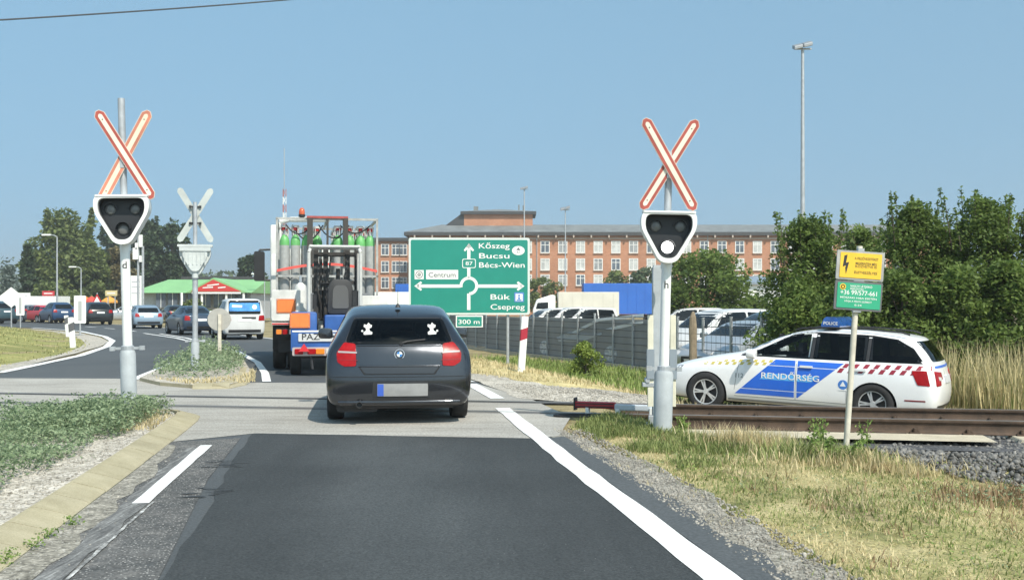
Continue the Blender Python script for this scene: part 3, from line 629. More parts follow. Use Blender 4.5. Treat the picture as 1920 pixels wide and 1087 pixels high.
weedbed("island_weeds", wob([uv(-2.6, 11.2), uv(-2.45, 12.9), uv(-2.45, 13.6), uv(-3.0, 14.1), uv(-4.0, 12.8), uv(-4.1, 11)], .1, 61), 15000, .20, .46, .020, .06, 12, thr=-.7)
w1b = [uv(-2.35, 3), uv(-2.4, 12.5), uv(-3.0, 12.5), uv(-3.1, 3)]
weedbed("island_weeds", w1b, 1800, .01, .06, .014, .07, 5, thr=.55)
w2 = [G(462, 694), G(450, 676), G(420, 662), G(385, 652), G(362, 652), G(352, 676), G(300, 698), G(285, 713), G(360, 718), G(440, 710)]
weedbed("island_weeds", w2, 40000, .16, .52, .030, .06, 7)
P = scatter([G(478, 722), G(480, 700), G(450, 712), G(350, 720), G(290, 716), G(350, 728)], 2500); tag(blades("dry_grass", P, np.full(len(P), .06), .03, .10, .010, .9, dry_m), kind='stuff')
P = scatter([uv(-2.3, 12), uv(-2.35, 13.6), uv(-2.7, 14.3), uv(-3.3, 14.25), uv(-2.7, 12)], 2600); tag(blades("dry_grass", P, np.full(len(P), .07), .02, .07, .006, .9, dry_m), kind='stuff')
for (px, py) in ((20, 1050), (62, 1030), (90, 1010), (135, 985), (8, 1062)):
    c = np.array(G(px, py)); C = np.concatenate([c + rng.normal(size=(70, 2)) * .035, (.01 + .06 * rng.random(70))[:, None]], 1)
    V, Fq = leaves(C, np.full(70, .011), up=.5); o = np_obj("kerb_weed", V, Fq, lush_m); tag(o, kind='stuff')
# ================================================================ VEHICLES
def interp_prof(t): 
    a = np.array(t); return lambda z: float(np.interp(z, a[:, 0], a[:, 1]))
def car_shell(S, front, rear, x0f, x0r, bulge=.06, level=2):
    """lofted car body: S = stations front to rear (x, wS, wB, zB, wT, zT, zF); front/rear give the end profile x(z)"""
    xf, xr = S[0][0], S[-1][0]; rows = []
    def warp(x, z):
        if x > x0f: return x0f + (x - x0f) * (front(z) - x0f) / (xf - x0f)
        if x < x0r: return x0r + (x - x0r) * (rear(z) - x0r) / (xr - x0r)
        return x
    for (x, wS, wB, zB, wT, zT, zF) in S:
        h = [(0, zF), (.43 * wS, zF), (.86 * wS, zF), (.975 * wS, zF + .07), (wS, zF + .1 + .38 * (zB - zF - .1)), (.992 * wS, zB - .16 * (zB - zF)), (wB, zB),
             (wB * .42 + wT * .58, zB * .45 + (zT - .05) * .55), (wT, zT - .045), (.8 * wT, zT - .012), (.4 * wT, zT - .002), (0, zT)]
        rows.append([(warp(x, z), y, z) for y, z in h])
    bm = bmesh.new(); G_ = []
    for r in rows:
        Lr = [bm.verts.new(p) for p in r]; Rr = [Lr[0]] + [bm.verts.new((p[0], -p[1], p[2])) for p in r[1:11]] + [Lr[11]]
        G_.append((Lr, Rr))
    for (a, b) in zip(G_[:-1], G_[1:]):
        for s_ in (0, 1):
            for i in range(11):
                q = [a[s_][i], a[s_][i + 1], b[s_][i + 1], b[s_][i]]
                bm.faces.new(q if s_ == 0 else q[::-1])
    for end, (Lr, Rr), sg in ((0, G_[0], 1), (1, G_[-1], -1)):
        grid = []
        for i in range(2, 10):
            if i == 2: row = [Lr[2], Lr[1], Lr[0], Rr[1], Rr[2]]
            elif i == 9: row = [Lr[9], Lr[10], Lr[11], Rr[10], Rr[9]]
            else:
                p = Lr[i].co; row = [Lr[i]] + [bm.verts.new((p.x + sg * bulge * (1 - f * f), p.y * f, p.z)) for f in (.5, 0, -.5)] + [Rr[i]]
            grid.append(row)
        for a, b in zip(grid[:-1], grid[1:]):
            for j in range(4):
                q = [a[j], a[j + 1], b[j + 1], b[j]]
                bm.faces.new(q[::-1] if end == 0 else q)
    bmesh.ops.recalc_face_normals(bm, faces=bm.faces[:])
    me = bpy.data.meshes.new("shell"); bm.to_mesh(me); bm.free()
    o = bpy.data.objects.new("shell", me); col.objects.link(o)
    md = o.modifiers.new("s", 'SUBSURF'); md.levels = level; md.render_levels = level
    dg = bpy.context.evaluated_depsgraph_get(); m2 = bpy.data.meshes.new_from_object(o.evaluated_get(dg))
    bpy.data.objects.remove(o); bpy.data.meshes.remove(me); return m2
def cut_arches(me, wheels, r, ywide):
    """wheel arches: cut a cylinder out of each side; the inside of the arch is the second material"""
    mb = MB()
    for wx in wheels:
        for sg in (-1, 1): mb.cyl((wx, sg * (ywide - .27), r * .93), (wx, sg * (ywide + .4), r * .93), r * 1.12, n=40)
    mb.m = [0] * len(mb.f)
    a = bpy.data.objects.new("a", me); col.objects.link(a)
    cm = bpy.data.meshes.new("c"); cm.from_pydata(mb.v, [], mb.f); c = bpy.data.objects.new("c", cm); col.objects.link(c)
    md = a.modifiers.new("b", 'BOOLEAN'); md.object = c; md.operation = 'DIFFERENCE'; md.solver = 'EXACT'
    dg = bpy.context.evaluated_depsgraph_get(); m2 = bpy.data.meshes.new_from_object(a.evaluated_get(dg))
    bpy.data.objects.remove(a); bpy.data.objects.remove(c); bpy.data.meshes.remove(cm)
    mi = np.zeros(len(m2.polygons), np.int32)
    for p in m2.polygons:
        for wx in wheels:
            d = math.hypot(p.center.x - wx, p.center.z - r * .93)
            if d < r * 1.135 and (abs(abs(p.normal.y) - 1) > .25 and d > r * .9 and (p.normal.x * (p.center.x - wx) + p.normal.z * (p.center.z - r * .93)) < 0 or abs(p.center.y) < ywide - .255): mi[p.index] = 1
        if p.normal.z < -.8 and p.center.z < .35: mi[p.index] = 1
    m2.polygons.foreach_set("material_index", mi); return m2
class Skin:
    """lays panels, glass, lamps and lettering on a car body by projecting outlines onto it"""
    def __init__(s, me): s.bvh = BVHTree.FromPolygons([v.co.copy() for v in me.vertices], [tuple(p.vertices) for p in me.polygons])
    def hit(s, a, b, axis):
        o, d = {'l': ((a, 3, b), (0, -1, 0)), 'r': ((a, -3, b), (0, 1, 0)), 'rear': ((-6, a, b), (1, 0, 0)), 'front': ((6, a, b), (-1, 0, 0)), 'top': ((a, b, 4), (0, 0, -1))}[axis]
        h = s.bvh.ray_cast(Vector(o), Vector(d))
        p = h[0] if h[0] is not None else s.bvh.find_nearest(Vector(o) + Vector(d) * (2.2 if axis in 'lr' else 3.9))[0]
        return p, Vector(d)
    def panel(s, name, polys, axis, m, parent, off=.004, step=.09, skirt=.012, smooth=True):
        if polys and not isinstance(polys[0][0], (tuple, list)): polys = [polys]
        V, Fs = [], []
        for poly in polys:
            bm = tess(poly, step); vm = {}
            for v in bm.verts:
                p, d = s.hit(v.co.x, v.co.y, axis); vm[v] = len(V); V.append(tuple(p - d * off))
            for f in bm.faces: Fs.append([vm[v] for v in f.verts])
            sk = {}
            for e in bm.edges:
                if len(e.link_faces) == 1:
                    for v in e.verts:
                        if v not in sk:
                            p, d = s.hit(v.co.x, v.co.y, axis); sk[v] = len(V); V.append(tuple(p + d * skirt))
                    a, b = e.verts; Fs.append([vm[a], vm[b], sk[b], sk[a]])
            bm.free()
        me = bpy.data.meshes.new(name); me.from_pydata(V, [], Fs)
        bm = bmesh.new(); bm.from_mesh(me); bmesh.ops.recalc_face_normals(bm, faces=bm.faces[:]); bm.to_mesh(me); bm.free()
        if smooth: me.polygons.foreach_set("use_smooth", [True] * len(me.polygons)); me.set_sharp_from_angle(angle=R(35))
        return link_mesh(name, me, m, parent)
    def text(s, name, body, a, b, size, axis, m, parent, off=.007, flip=1, wscale=1.0, slant=0.0):
        V, Fs = text_geo(body); w = max(p[0] for p in V) * size * wscale; out = []
        for p in V:
            x = (p[0] * size * wscale - w / 2 + slant * p[1] * size) * flip + a; q, d = s.hit(x, b + p[1] * size, axis); out.append(tuple(q - d * off))
        me = bpy.data.meshes.new(name); me.from_pydata(out, [], Fs); return link_mesh(name, me, m, parent)
def wheel(parent, x, y, r, w, side, spokes=5, rim_m=None, detail=True):
    t = MB(); h = w / 2
    t.lathe([(r * .62, -h * .8), (r * .68, -h), (r * .93, -h), (r * .985, -h * .8), (r, -h * .5), (r, h * .5), (r * .985, h * .8), (r * .93, h), (r * .68, h), (r * .62, h * .8), (r * .62, -h * .8)], axis='y', n=32 if detail else 18)
    o = obj("wheel", t, rubber, parent, smooth=50, loc=(x, y, r))
    m = MB(); fy = side * h * .55
    m.lathe([(0.001, fy * .2), (r * .6, fy * .2), (r * .63, fy * 1.5)] if side > 0 else [(r * .63, fy * 1.5), (r * .6, fy * .2), (0.001, fy * .2)], axis='y', n=24, mi=1)
    m.lathe([(r * .60, fy * 1.2), (r * .60, fy * 1.55), (r * .645, fy * 1.6), (r * .645, fy * 1.2)], axis='y', n=24)
    for i in range(spokes):
        a = 2 * math.pi * i / spokes + .3; rot = Matrix.Rotation(a, 3, 'Y')
        for q in ((-.055, .055) if spokes == 5 else (0,)):
            rr = rot @ Matrix.Rotation(q * 2.2, 3, 'Y'); m.box(rr @ Vector((0, fy * 1.15, r * .34)), (r * .075, abs(fy) * .5, r * .50), rot=rr)
    m.cyl((0, fy * .6, 0), (0, fy * 1.5, 0), r * .16, r * .13, 14)
    obj("rim", m, [rim_m or alu, black], o, smooth=40)
    return o

KINDS = {}
KINDS['hatch'] = dict(S=[(2.10, .62, .60, .56, .50, .62, .22), (1.95, .78, .74, .68, .60, .74, .18), (1.5, .86, .80, .81, .66, .88, .17), (1.0, .872, .82, .90, .70, .97, .17), (.72, .875, .83, .93, .70, 1.03, .17), (.30, .875, .83, .94, .65, 1.28, .17),
    (-.05, .875, .83, .95, .635, 1.405, .17), (-.5, .878, .83, .96, .63, 1.44, .17), (-1.0, .88, .83, .97, .62, 1.438, .17), (-1.4, .884, .825, .98, .612, 1.42, .18), (-1.75, .885, .81, .985, .603, 1.385, .19), (-1.98, .88, .79, .985, .595, 1.35, .2), (-2.10, .858, .77, .98, .588, 1.325, .21)],
    front=interp_prof([(.2, 2.02), (.45, 2.1), (.62, 2.08), (.75, 2.0)]), rear=interp_prof([(.18, -2.02), (.24, -2.09), (.40, -2.12), (.57, -2.12), (.60, -2.085), (.75, -2.075), (.93, -2.04), (.985, -1.98), (1.27, -1.66), (1.33, -1.58)]), x0f=1.0, x0r=-1.0, wheels=(1.36, -1.30), r=.315, yw=.78)
KINDS['estate'] = dict(S=[(2.33, .60, .58, .58, .48, .64, .20), (2.15, .78, .74, .70, .60, .77, .17), (1.6, .885, .82, .83, .68, .90, .16), (1.1, .905, .84, .90, .72, .985, .16), (.88, .905, .85, .93, .72, 1.03, .16), (.4, .905, .85, .95, .645, 1.27, .16),
    (.05, .905, .85, .955, .61, 1.405, .16), (-.5, .91, .85, .96, .595, 1.462, .16), (-1.1, .91, .85, .97, .59, 1.46, .17), (-1.7, .91, .835, .985, .58, 1.43, .18), (-2.1, .895, .81, .99, .57, 1.40, .2), (-2.32, .86, .78, .99, .56, 1.38, .22)],
    front=interp_prof([(.2, 2.24), (.45, 2.33), (.62, 2.3), (.78, 2.2)]), rear=interp_prof([(.2, -2.12), (.38, -2.21), (.62, -2.21), (.70, -2.15), (.98, -2.10), (1.2, -1.97), (1.38, -1.80)]), x0f=1.3, x0r=-1.2, wheels=(1.435, -1.25), r=.325, yw=.805)
KINDS['sedan'] = dict(S=[(2.2, .60, .58, .58, .48, .64, .20), (2.02, .76, .72, .70, .58, .76, .17), (1.5, .85, .80, .82, .66, .89, .16), (.9, .86, .81, .91, .70, 1.0, .16), (.35, .86, .81, .94, .61, 1.26, .16),
    (0, .86, .81, .945, .57, 1.38, .16), (-.5, .865, .81, .95, .56, 1.42, .16), (-1.0, .865, .81, .955, .55, 1.38, .17), (-1.45, .86, .80, .96, .58, 1.17, .18), (-1.75, .86, .79, .955, .64, 1.03, .18), (-2.05, .845, .77, .94, .66, 1.0, .2), (-2.2, .80, .74, .92, .64, .975, .22)],
    front=interp_prof([(.2, 2.12), (.45, 2.2), (.62, 2.17), (.78, 2.08)]), rear=interp_prof([(.2, -2.1), (.4, -2.2), (.6, -2.2), (.95, -2.12)]), x0f=1.2, x0r=-1.6, wheels=(1.36, -1.28), r=.31, yw=.76)
KINDS['van'] = dict(S=[(1.95, .62, .60, .62, .50, .70, .20), (1.8, .78, .74, .78, .60, .88, .18), (1.4, .84, .80, .92, .68, 1.06, .17), (1.1, .85, .81, 1.0, .70, 1.18, .17), (.6, .855, .82, 1.02, .66, 1.52, .17),
    (.25, .858, .825, 1.03, .66, 1.66, .17), (-.5, .86, .83, 1.04, .68, 1.71, .17), (-1.2, .86, .83, 1.05, .69, 1.71, .18), (-1.75, .858, .825, 1.05, .69, 1.70, .19), (-1.95, .84, .81, 1.05, .68, 1.68, .21)],
    front=interp_prof([(.2, 1.9), (.45, 1.95), (.7, 1.9), (1.0, 1.75)]), rear=interp_prof([(.2, -1.9), (.4, -2.0), (.55, -2.0), (.62, -1.95), (1.05, -1.94), (1.7, -1.84)]), x0f=1.0, x0r=-1.3, wheels=(1.28, -1.22), r=.30, yw=.765)
def scaled(k, sz, sw=1.0):
    d = dict(KINDS[k]); f, r_ = d['front'], d['rear']
    d['S'] = [(x, a * sw, b * sw, zb * sz, c * sw, zt * sz, zf * (1.15 if sz > 1.05 else 1)) for (x, a, b, zb, c, zt, zf) in d['S']]
    d['front'] = lambda z: f(z / sz); d['rear'] = lambda z: r_(z / sz); d['r'] = d['r'] * (1.1 if sz > 1.05 else 1); d['yw'] = d['yw'] * sw; return d
KINDS['suv'] = scaled('hatch', 1.16, 1.04)

def open_windows(me, holes):
    """cut the window openings out of the shell so that one can see into the car"""
    bm = bmesh.new(); bm.from_mesh(me); kill = []
    for ax, poly in holes:
        cx, cz = sum(p[0] for p in poly) / len(poly), sum(p[1] for p in poly) / len(poly); sp = [((p[0] - cx) * .93 + cx, (p[1] - cz) * .93 + cz) for p in poly]
        for f in bm.faces:
            c, n = f.calc_center_median(), f.normal
            ok = {'l': n.y > .3, 'r': n.y < -.3, 'rear': n.x < -.12 and c.x < -1.0, 'front': n.x > .12 and c.x > 0}[ax]
            if ok:
                q = (c.x, c.z) if ax in 'lr' else (c.y, c.z)
                if inpoly(np.array([q]), sp)[0]: kill.append(f)
    bmesh.ops.delete(bm, geom=list(set(kill)), context='FACES'); bm.to_mesh(me); bm.free()
def interior(t, fl, xs, y=.37, top=1.18):
    dk = mat("seat_fabric", (.035, .036, .04), .9, var=.3)
    for k, x in enumerate(xs):
        for sg in (-1, 1):
            m = MB(); m.rbox((x, sg * y, fl + (top - .22 - fl) / 2), (.16, .46, top - .22 - fl), .06, axis=0); m.rbox((x + .28, sg * y, fl + .14), (.5, .48, .16), .05); m.rbox((x - .03, sg * y, top - .06), (.09, .26, .17), .05, axis=0); m.cyl((x - .03, sg * y - .06, top - .25), (x - .03, sg * y - .06, top - .1), .008, n=6); m.cyl((x - .03, sg * y + .06, top - .25), (x - .03, sg * y + .06, top - .1), .008, n=6)
            obj("seat", m, dk, t, bevel=.02)
    m = MB(); m.rbox((.95, 0, .82), (.45, 1.36, .22), .06, axis=1); m.box((-.3, 0, fl - .1), (2.6, 1.3, .06)); m.rbox((-1.32, 0, .86), (.55, 1.2, .03), .01); obj("dashboard", m, dk, t)
    m = MB(); m.lathe([(.17, 0), (.19, .015), (.17, .03), (.155, .015), (.17, 0)], c=(.62, .37, .95), axis='x', n=18); m.rbox((.42, 0, 1.28), (.03, .22, .06), .02, axis=0); obj("steering_wheel", m, black, t)
def base_car(name, label, cat, kind, paint, loc, heading, group=None, level=2, rim=None, holes=None):
    K = KINDS[kind] if isinstance(kind, str) else kind
    t = thing(name, label, cat, loc, heading, group)
    me = cut_arches(car_shell(K['S'], K['front'], K['rear'], K['x0f'], K['x0r'], level=level), K['wheels'], K['r'], K['yw'] + .11)
    me.polygons.foreach_set("use_smooth", [True] * len(me.polygons)); me.set_sharp_from_angle(angle=R(42))
    sk_ = Skin(me)
    if holes: open_windows(me, holes)
    link_mesh("body", me, [paint, black], t)
    for wx in K['wheels']:
        for sg in (-1, 1): wheel(t, wx, sg * (K['yw'] - .01), K['r'], .205, sg, rim_m=rim, detail=level > 1)
    return t, sk_, K
def mirrors(t, paint, x, y, z):
    for sg in (-1, 1):
        m = MB(); bm_ = rounded([(-.10, -.07), (.10, -.07), (.115, .03), (.07, .085), (-.09, .075)], .04, 3)
        V = []
        m.prism([(p[0] + sg * (y + .10), p[1] + z) for p in bm_], x - .05, x + .09, axis='x'); m.box((x + .03, sg * (y + .0), z - .04), (.06, .12, .03))
        obj("wing_mirror", m, paint, t, smooth=40, bevel=.02)
def simple_car(name, label, kind, paint, loc, heading, group=None, cat="car", side=True):
    """car seen from some way off: glass all round, lamps, plate, mirrors, wheels"""
    t, sk, K = base_car(name, label, cat, kind, paint, loc, heading, group, level=2)
    S = K['S']; top = max(s[5] for s in S); zb = np.median([s[3] for s in S]); wr = [s for s in S if s[5] == top][0]
    xr = K['rear'](top - .06) ; wt = S[-1][4]; wb = S[-1][2]
    hatch = S[-1][5] > zb + .2
    z0, z1 = (zb + .03, S[-1][5] - .06) if hatch else (zb + .07, top - .07)
    sk.panel("rear_window", rounded([(-wb * .80, z0), (wb * .80, z0), ((wt * .94 if hatch else .52), z1), (-(wt * .94 if hatch else .52), z1)], .06), 'rear', glass, t)
    xw = [s[0] for s in S if s[5] > zb + .22]; xa, xb = max(xw), min(xw)
    if hatch: xb = K['rear'](zb + .25) + .18
    for ax in 'lr':
        m = (xa + xb) / 2
        sk.panel("side_window", rounded([(xa + .28, zb + .03), (m + .05, zb + .03), (m + .05, top - .10), (xa - .22, top - .12)], .05), ax, glass, t)
        sk.panel("side_window", rounded([(m - .03, zb + .03), (xb - .02, zb + .05), (xb + .16, top - .14), (m - .03, top - .10)], .05), ax, glass, t)
    sk.panel("windscreen", rounded([(-wr[4] * 1.1, zb + .10), (wr[4] * 1.1, zb + .10), (wr[4] * .92, top - .09), (-wr[4] * .92, top - .09)], .06), 'front', glass, t)
    zl = zb - .18
    for sg in (-1, 1):
        sk.panel("tail_light", rounded([(sg * wb * .98, zl + .17), (sg * wb * .72, zl + .15), (sg * wb * .68, zl - .06), (sg * wb * 1.04, zl - .05)], .03), 'rear', red_light, t, off=.012)
        sk.panel("headlight", rounded([(sg * .50, .66), (sg * .78, .70), (sg * .80, .60), (sg * .50, .56)], .03), 'front', clear_lens, t, off=.01)
    sk.panel("number_plate", [(-.26, zl - .09), (.26, zl - .09), (.26, zl + .02), (-.26, zl + .02)], 'rear', white, t, off=.012)
    sk.panel("rear_bumper", [(-.66, .30), (.66, .30), (.66, .42), (-.66, .42)], 'rear', black, t, off=.004)
    sk.panel("number_plate", [(-.26, .36), (.26, .36), (.26, .47), (-.26, .47)], 'front', white, t, off=.012)
    sk.panel("grille", rounded([(-.40, .28), (.40, .28), (.36, .54), (-.36, .54)], .03), 'front', black, t, off=.006)
    mirrors(t, paint, xa + .10, S[4][1] * .98, zb + .08)
    return t, sk

# ---------------------------------------------------------------- the dark grey hatchback ahead
c = G(749, 797); hd = math.atan2(1, -.1375)
bx, by = -1.345 - .1375 * 2.1 * .985, 12.72 + 2.1
RW = [(-.545, 1.262), (.545, 1.262), (.635, .995), (.58, .955), (-.58, .955), (-.635, .995)]
HS = [[(.42, 1.0), (-.45, 1.01), (-.45, 1.33), (-.02, 1.325)], [(-.53, 1.01), (-1.28, 1.06), (-1.2, 1.29), (-.53, 1.33)]]; WS = [(-.70, 1.04), (.70, 1.04), (.57, 1.34), (-.57, 1.34)]
hb, sk, K = base_car("hatchback_car", "dark grey hatchback with two white stickers on its rear window, waiting on the level crossing", "car", 'hatch', graphite, (bx, by, .004), hd, holes=[('rear', RW), ('front', WS)] + [(a_, p_) for a_ in 'lr' for p_ in HS])
interior(hb, .50, (.05, -.85))
hb["category"] = "car"
Mr = lambda pts: [(-y, z) for y, z in pts]
rw = sk.panel("rear_window", rounded(RW, .05), 'rear', tint_rear, hb, off=.004, step=.06, skirt=.0)
sk.panel("windscreen", rounded(WS, .05), 'front', tint_clear, hb, skirt=0)
sk.panel("window_surround", [[(-.64, .96), (.64, .96), (.62, .985), (-.62, .985)], [(-.55, 1.24), (.55, 1.24), (.54, 1.275), (-.54, 1.275)]] + [[(s_ * .535, 1.27), (s_ * .65, .985), (s_ * .60, .985), (s_ * .50, 1.25)] for s_ in (1, -1)], 'rear', black, hb, off=.0025, skirt=0)
# plain white stickers
st_ = mat("sticker_white", (.58, .58, .56), .5)
for cy, sg in ((.375, 1), (-.40, -1)):
    ps = [[(cy - .050, 1.075), (cy + .048, 1.070), (cy + .052, 1.098), (cy + .020, 1.12), (cy + .026, 1.15), (cy + .05, 1.165), (cy + .045, 1.195), (cy + .012, 1.185), (cy - .008, 1.215), (cy - .03, 1.19), (cy - .052, 1.185), (cy - .044, 1.155), (cy - .018, 1.145), (cy - .024, 1.115), (cy - .056, 1.10)], circle(cy + .066 * sg, 1.115, .013, 8)]
    sk.panel("window_sticker", ps, 'rear', st_, rw, off=.0075, skirt=.001)
wp = MB(); 
def rp(y, z, off=.02):
    p, d = sk.hit(y, z, 'rear'); return tuple(p - d * off)
wp.tube([rp(-.02, .972, .03), rp(-.10, .992, .03), rp(-.20, 1.005, .028), rp(-.31, 1.012, .024)], .008); wp.cyl(rp(-.02, .97, -.01), rp(-.02, .97, .045), .02)
obj("wiper", wp, black, hb)
for sg in (1, -1):
    q = lambda L_: [(sg * y, z) for y, z in L_]
    tl = sk.panel("tail_light", rounded(q([(.655, .985), (.520, .965), (.512, .705), (.655, .70), (.735, .75), (.745, .86)]), .025), 'rear', red_light, hb, off=.014, step=.05)
    sk.panel("reverse_lens", rounded(q([(.725, .884), (.503, .873), (.502, .853), (.73, .863)]), .008), 'rear', mat("reverse_lens", (.34, .30, .30), .25, coat=.4), tl, off=.0165, step=.05)
    sk.panel("lens_divider", q([(.742, .785), (.495, .775), (.495, .768), (.742, .778)]), 'rear', mat("dark_red", (.2, .008, .012), .3), tl, off=.0168)
    sk.panel("bumper_crease", q([(.80, .41), (.60, .33), (.60, .325), (.80, .405)]), 'rear', black, hb, off=.003)
    sk.panel("side_window", rounded([(.42, 1.0), (-.45, 1.01), (-.45, 1.33), (-.02, 1.325)], .05), 'l' if sg > 0 else 'r', tint_clear, hb, skirt=0)
    sk.panel("side_window", rounded([(-.53, 1.01), (-1.28, 1.06), (-1.2, 1.29), (-.53, 1.33)], .05), 'l' if sg > 0 else 'r', tint_clear, hb, skirt=0)
seam = mat("panel_gap", (.006, .006, .007), .8)
sk.panel("tailgate_seam", [[(-.49, .70), (-.475, .70), (-.40, .605), (-.42, .60)], [(.49, .70), (.475, .70), (.40, .605), (.42, .60)], [(-.41, .612), (.41, .612), (.41, .600), (-.41, .600)], [(-.80, .578), (.80, .578), (.80, .570), (-.80, .570)], [(-.50, .965), (.50, .965), (.50, .957), (-.50, .957)]], 'rear', seam, hb, off=.0025, skirt=.001)
sk.panel("tailgate_handle", rounded([(-.47, .692), (.47, .692), (.405, .615), (-.405, .615)], .03), 'rear', mat("dark_recess_paint", (.03, .034, .042), .35, metal=.3, coat=.4), hb, off=.004)
ledge = MB(); yy = np.linspace(-.5, .5, 13)
for a, b in zip(yy[:-1], yy[1:]):
    pa, pb = rp(a, .945, .0), rp(b, .945, .0)
    ledge.cyl(pa, pb, .012, n=8)
obj("trim_ridge", ledge, graphite, hb, smooth=60); ledge = MB()
for a, b in zip(yy[:-1], yy[1:]):
    pa, pb = rp(a * .96, .70, -.004), rp(b * .96, .70, -.004); ledge.cyl(pa, pb, .014, n=8)
obj("trim_ridge", ledge, graphite, hb, smooth=60); ledge = MB()
yy = np.linspace(-.72, .72, 17)
for a, b in zip(yy[:-1], yy[1:]): ledge.cyl(rp(a, .272, -.008), rp(b, .272, -.008), .026, n=8)
obj("trim_ridge", ledge, graphite, hb, smooth=60)
# round emblem: dark ring, quartered disc
e0 = Vector(rp(0, .842, .006)); em = MB(); nrm = Vector((-1, 0, .08)).normalized()
def dsc(r0, r1, off, mi, a0=0, a1=2 * math.pi, n=24):
    u = Vector((0, -1, 0)); w = u.cross(nrm); w = w if w.z > 0 else -w; V = []; o = e0 + nrm * off
    for i in range(n + 1):
        t = a0 + (a1 - a0) * i / n; dd = u * math.cos(t) + w * math.sin(t); V += [o + dd * r0, o + dd * r1]
    em.add(V, [(2 * i, 2 * i + 1, 2 * i + 3, 2 * i + 2) for i in range(n)], mi)
em.cyl(e0 - nrm * .01, e0 + nrm * .004, .060, n=28, mi=1)
dsc(.0, .052, .0045, 0); dsc(.034, .053, .0052, 2)
for k in range(4): dsc(0, .033, .006, 3 if k % 2 else 0, k * math.pi / 2, (k + 1) * math.pi / 2, 6)
obj("emblem", em, [mat("emblem_white", (.8, .8, .82), .3), alu, mat("emblem_black", (.02, .02, .025), .3), mat("emblem_blue", (.03, .2, .55), .3)], hb)
pr = sk.panel("plate_recess", rounded([(-.345, .515), (.315, .515), (.325, .312), (-.345, .312)], .02), 'rear', mat("recess_black", (.02, .021, .024), .5), hb, off=.004)
np_ = sk.panel("number_plate", rounded([(-.335, .495), (.265, .495), (.265, .345), (-.335, .345)], .012), 'rear', mat("blank_plate", (.30, .30, .30), .45, var=.15, vscale=3), hb, off=.013, skirt=-.002)
sk.panel("country_band", [(.262, .49), (.19, .49), (.19, .35), (.262, .35)], 'rear', blue_flag, np_, off=.0155, skirt=-.012)
va = MB(); va.rbox((-1.93, 0, .225), (.16, 1.30, .08), .03, axis=1); va.box((-1.0, 0, .23), (1.8, 1.3, .06)); va.rbox((-1.70, .5, .20), (.4, .5, .12), .05, axis=0); va.tube([(-1.3, -.66, .3), (-1.3, .66, .3)], .04)
obj("underbody", va, black, hb)
ex = MB(); ex.lathe([(.034, 0), (.036, .25)], c=(-2.16, .475, .248), axis='x', n=16); ex.lathe([(.001, .04), (.03, .04), (.03, .01)], c=(-2.16, .475, .248), axis='x', n=16, mi=1); ex.lathe([(.033, 0), (.037, 0)], c=(-2.161, .475, .248), axis='x'); obj("exhaust_pipe", ex, [mat("exhaust_metal", (.10, .10, .10), .4, metal=.7), black], hb, smooth=40)
sk.panel("exhaust_cutout", rounded([(.56, .285), (.395, .285), (.395, .21), (.56, .21)], .03), 'rear', black, hb, off=.003)
an = MB(); an.lathe([(.035, 0), (.028, .02), (.012, .045), (.004, .05), (.003, .22), (.001, .222)], c=(-1.42, 0, 1.398), n=10); obj("aerial", an, black, hb, smooth=60)
mirrors(hb, graphite, .52, .86, 1.02)

# ---------------------------------------------------------------- the white police estate
ph = math.atan2(.4848, -.8746)
PW = [[(.84, .975), (.60, 1.06), (.12, 1.315), (-.10, 1.37), (-.26, 1.38), (-.26, .97)], [(-.31, .97), (-.31, 1.38), (-1.12, 1.375), (-1.12, .975)], [(-1.17, .98), (-1.17, 1.37), (-1.55, 1.33), (-1.80, 1.20), (-1.94, 1.03), (-1.90, .995)]]
PF = [(-.70, 1.04), (.70, 1.04), (.57, 1.36), (-.57, 1.36)]; PR = [(-.56, 1.325), (.56, 1.325), (.66, 1.02), (-.66, 1.02)]
pc, sk, K = base_car("police_car", "white police estate car with blue and red stripes parked beyond the rails", "police car", 'estate', white_car, (4.90, 17.89, -.385), ph, rim=mat("bright_alloy", (.70, .71, .72), .28, metal=.55), holes=[('front', PF), ('rear', PR)] + [(a_, p_) for a_ in 'lr' for p_ in PW])
interior(pc, .48, (.0, -.9))
pc.rotation_euler = (0, R(-2.05), ph)
pblue = mat("police_blue", (.02, .13, .62), .35, coat=.4, var=.05)
pyel = mat("police_yellow", (.55, .46, .10), .4, coat=.3); pred = mat("police_dark_red", (.30, .02, .04), .4, coat=.3)
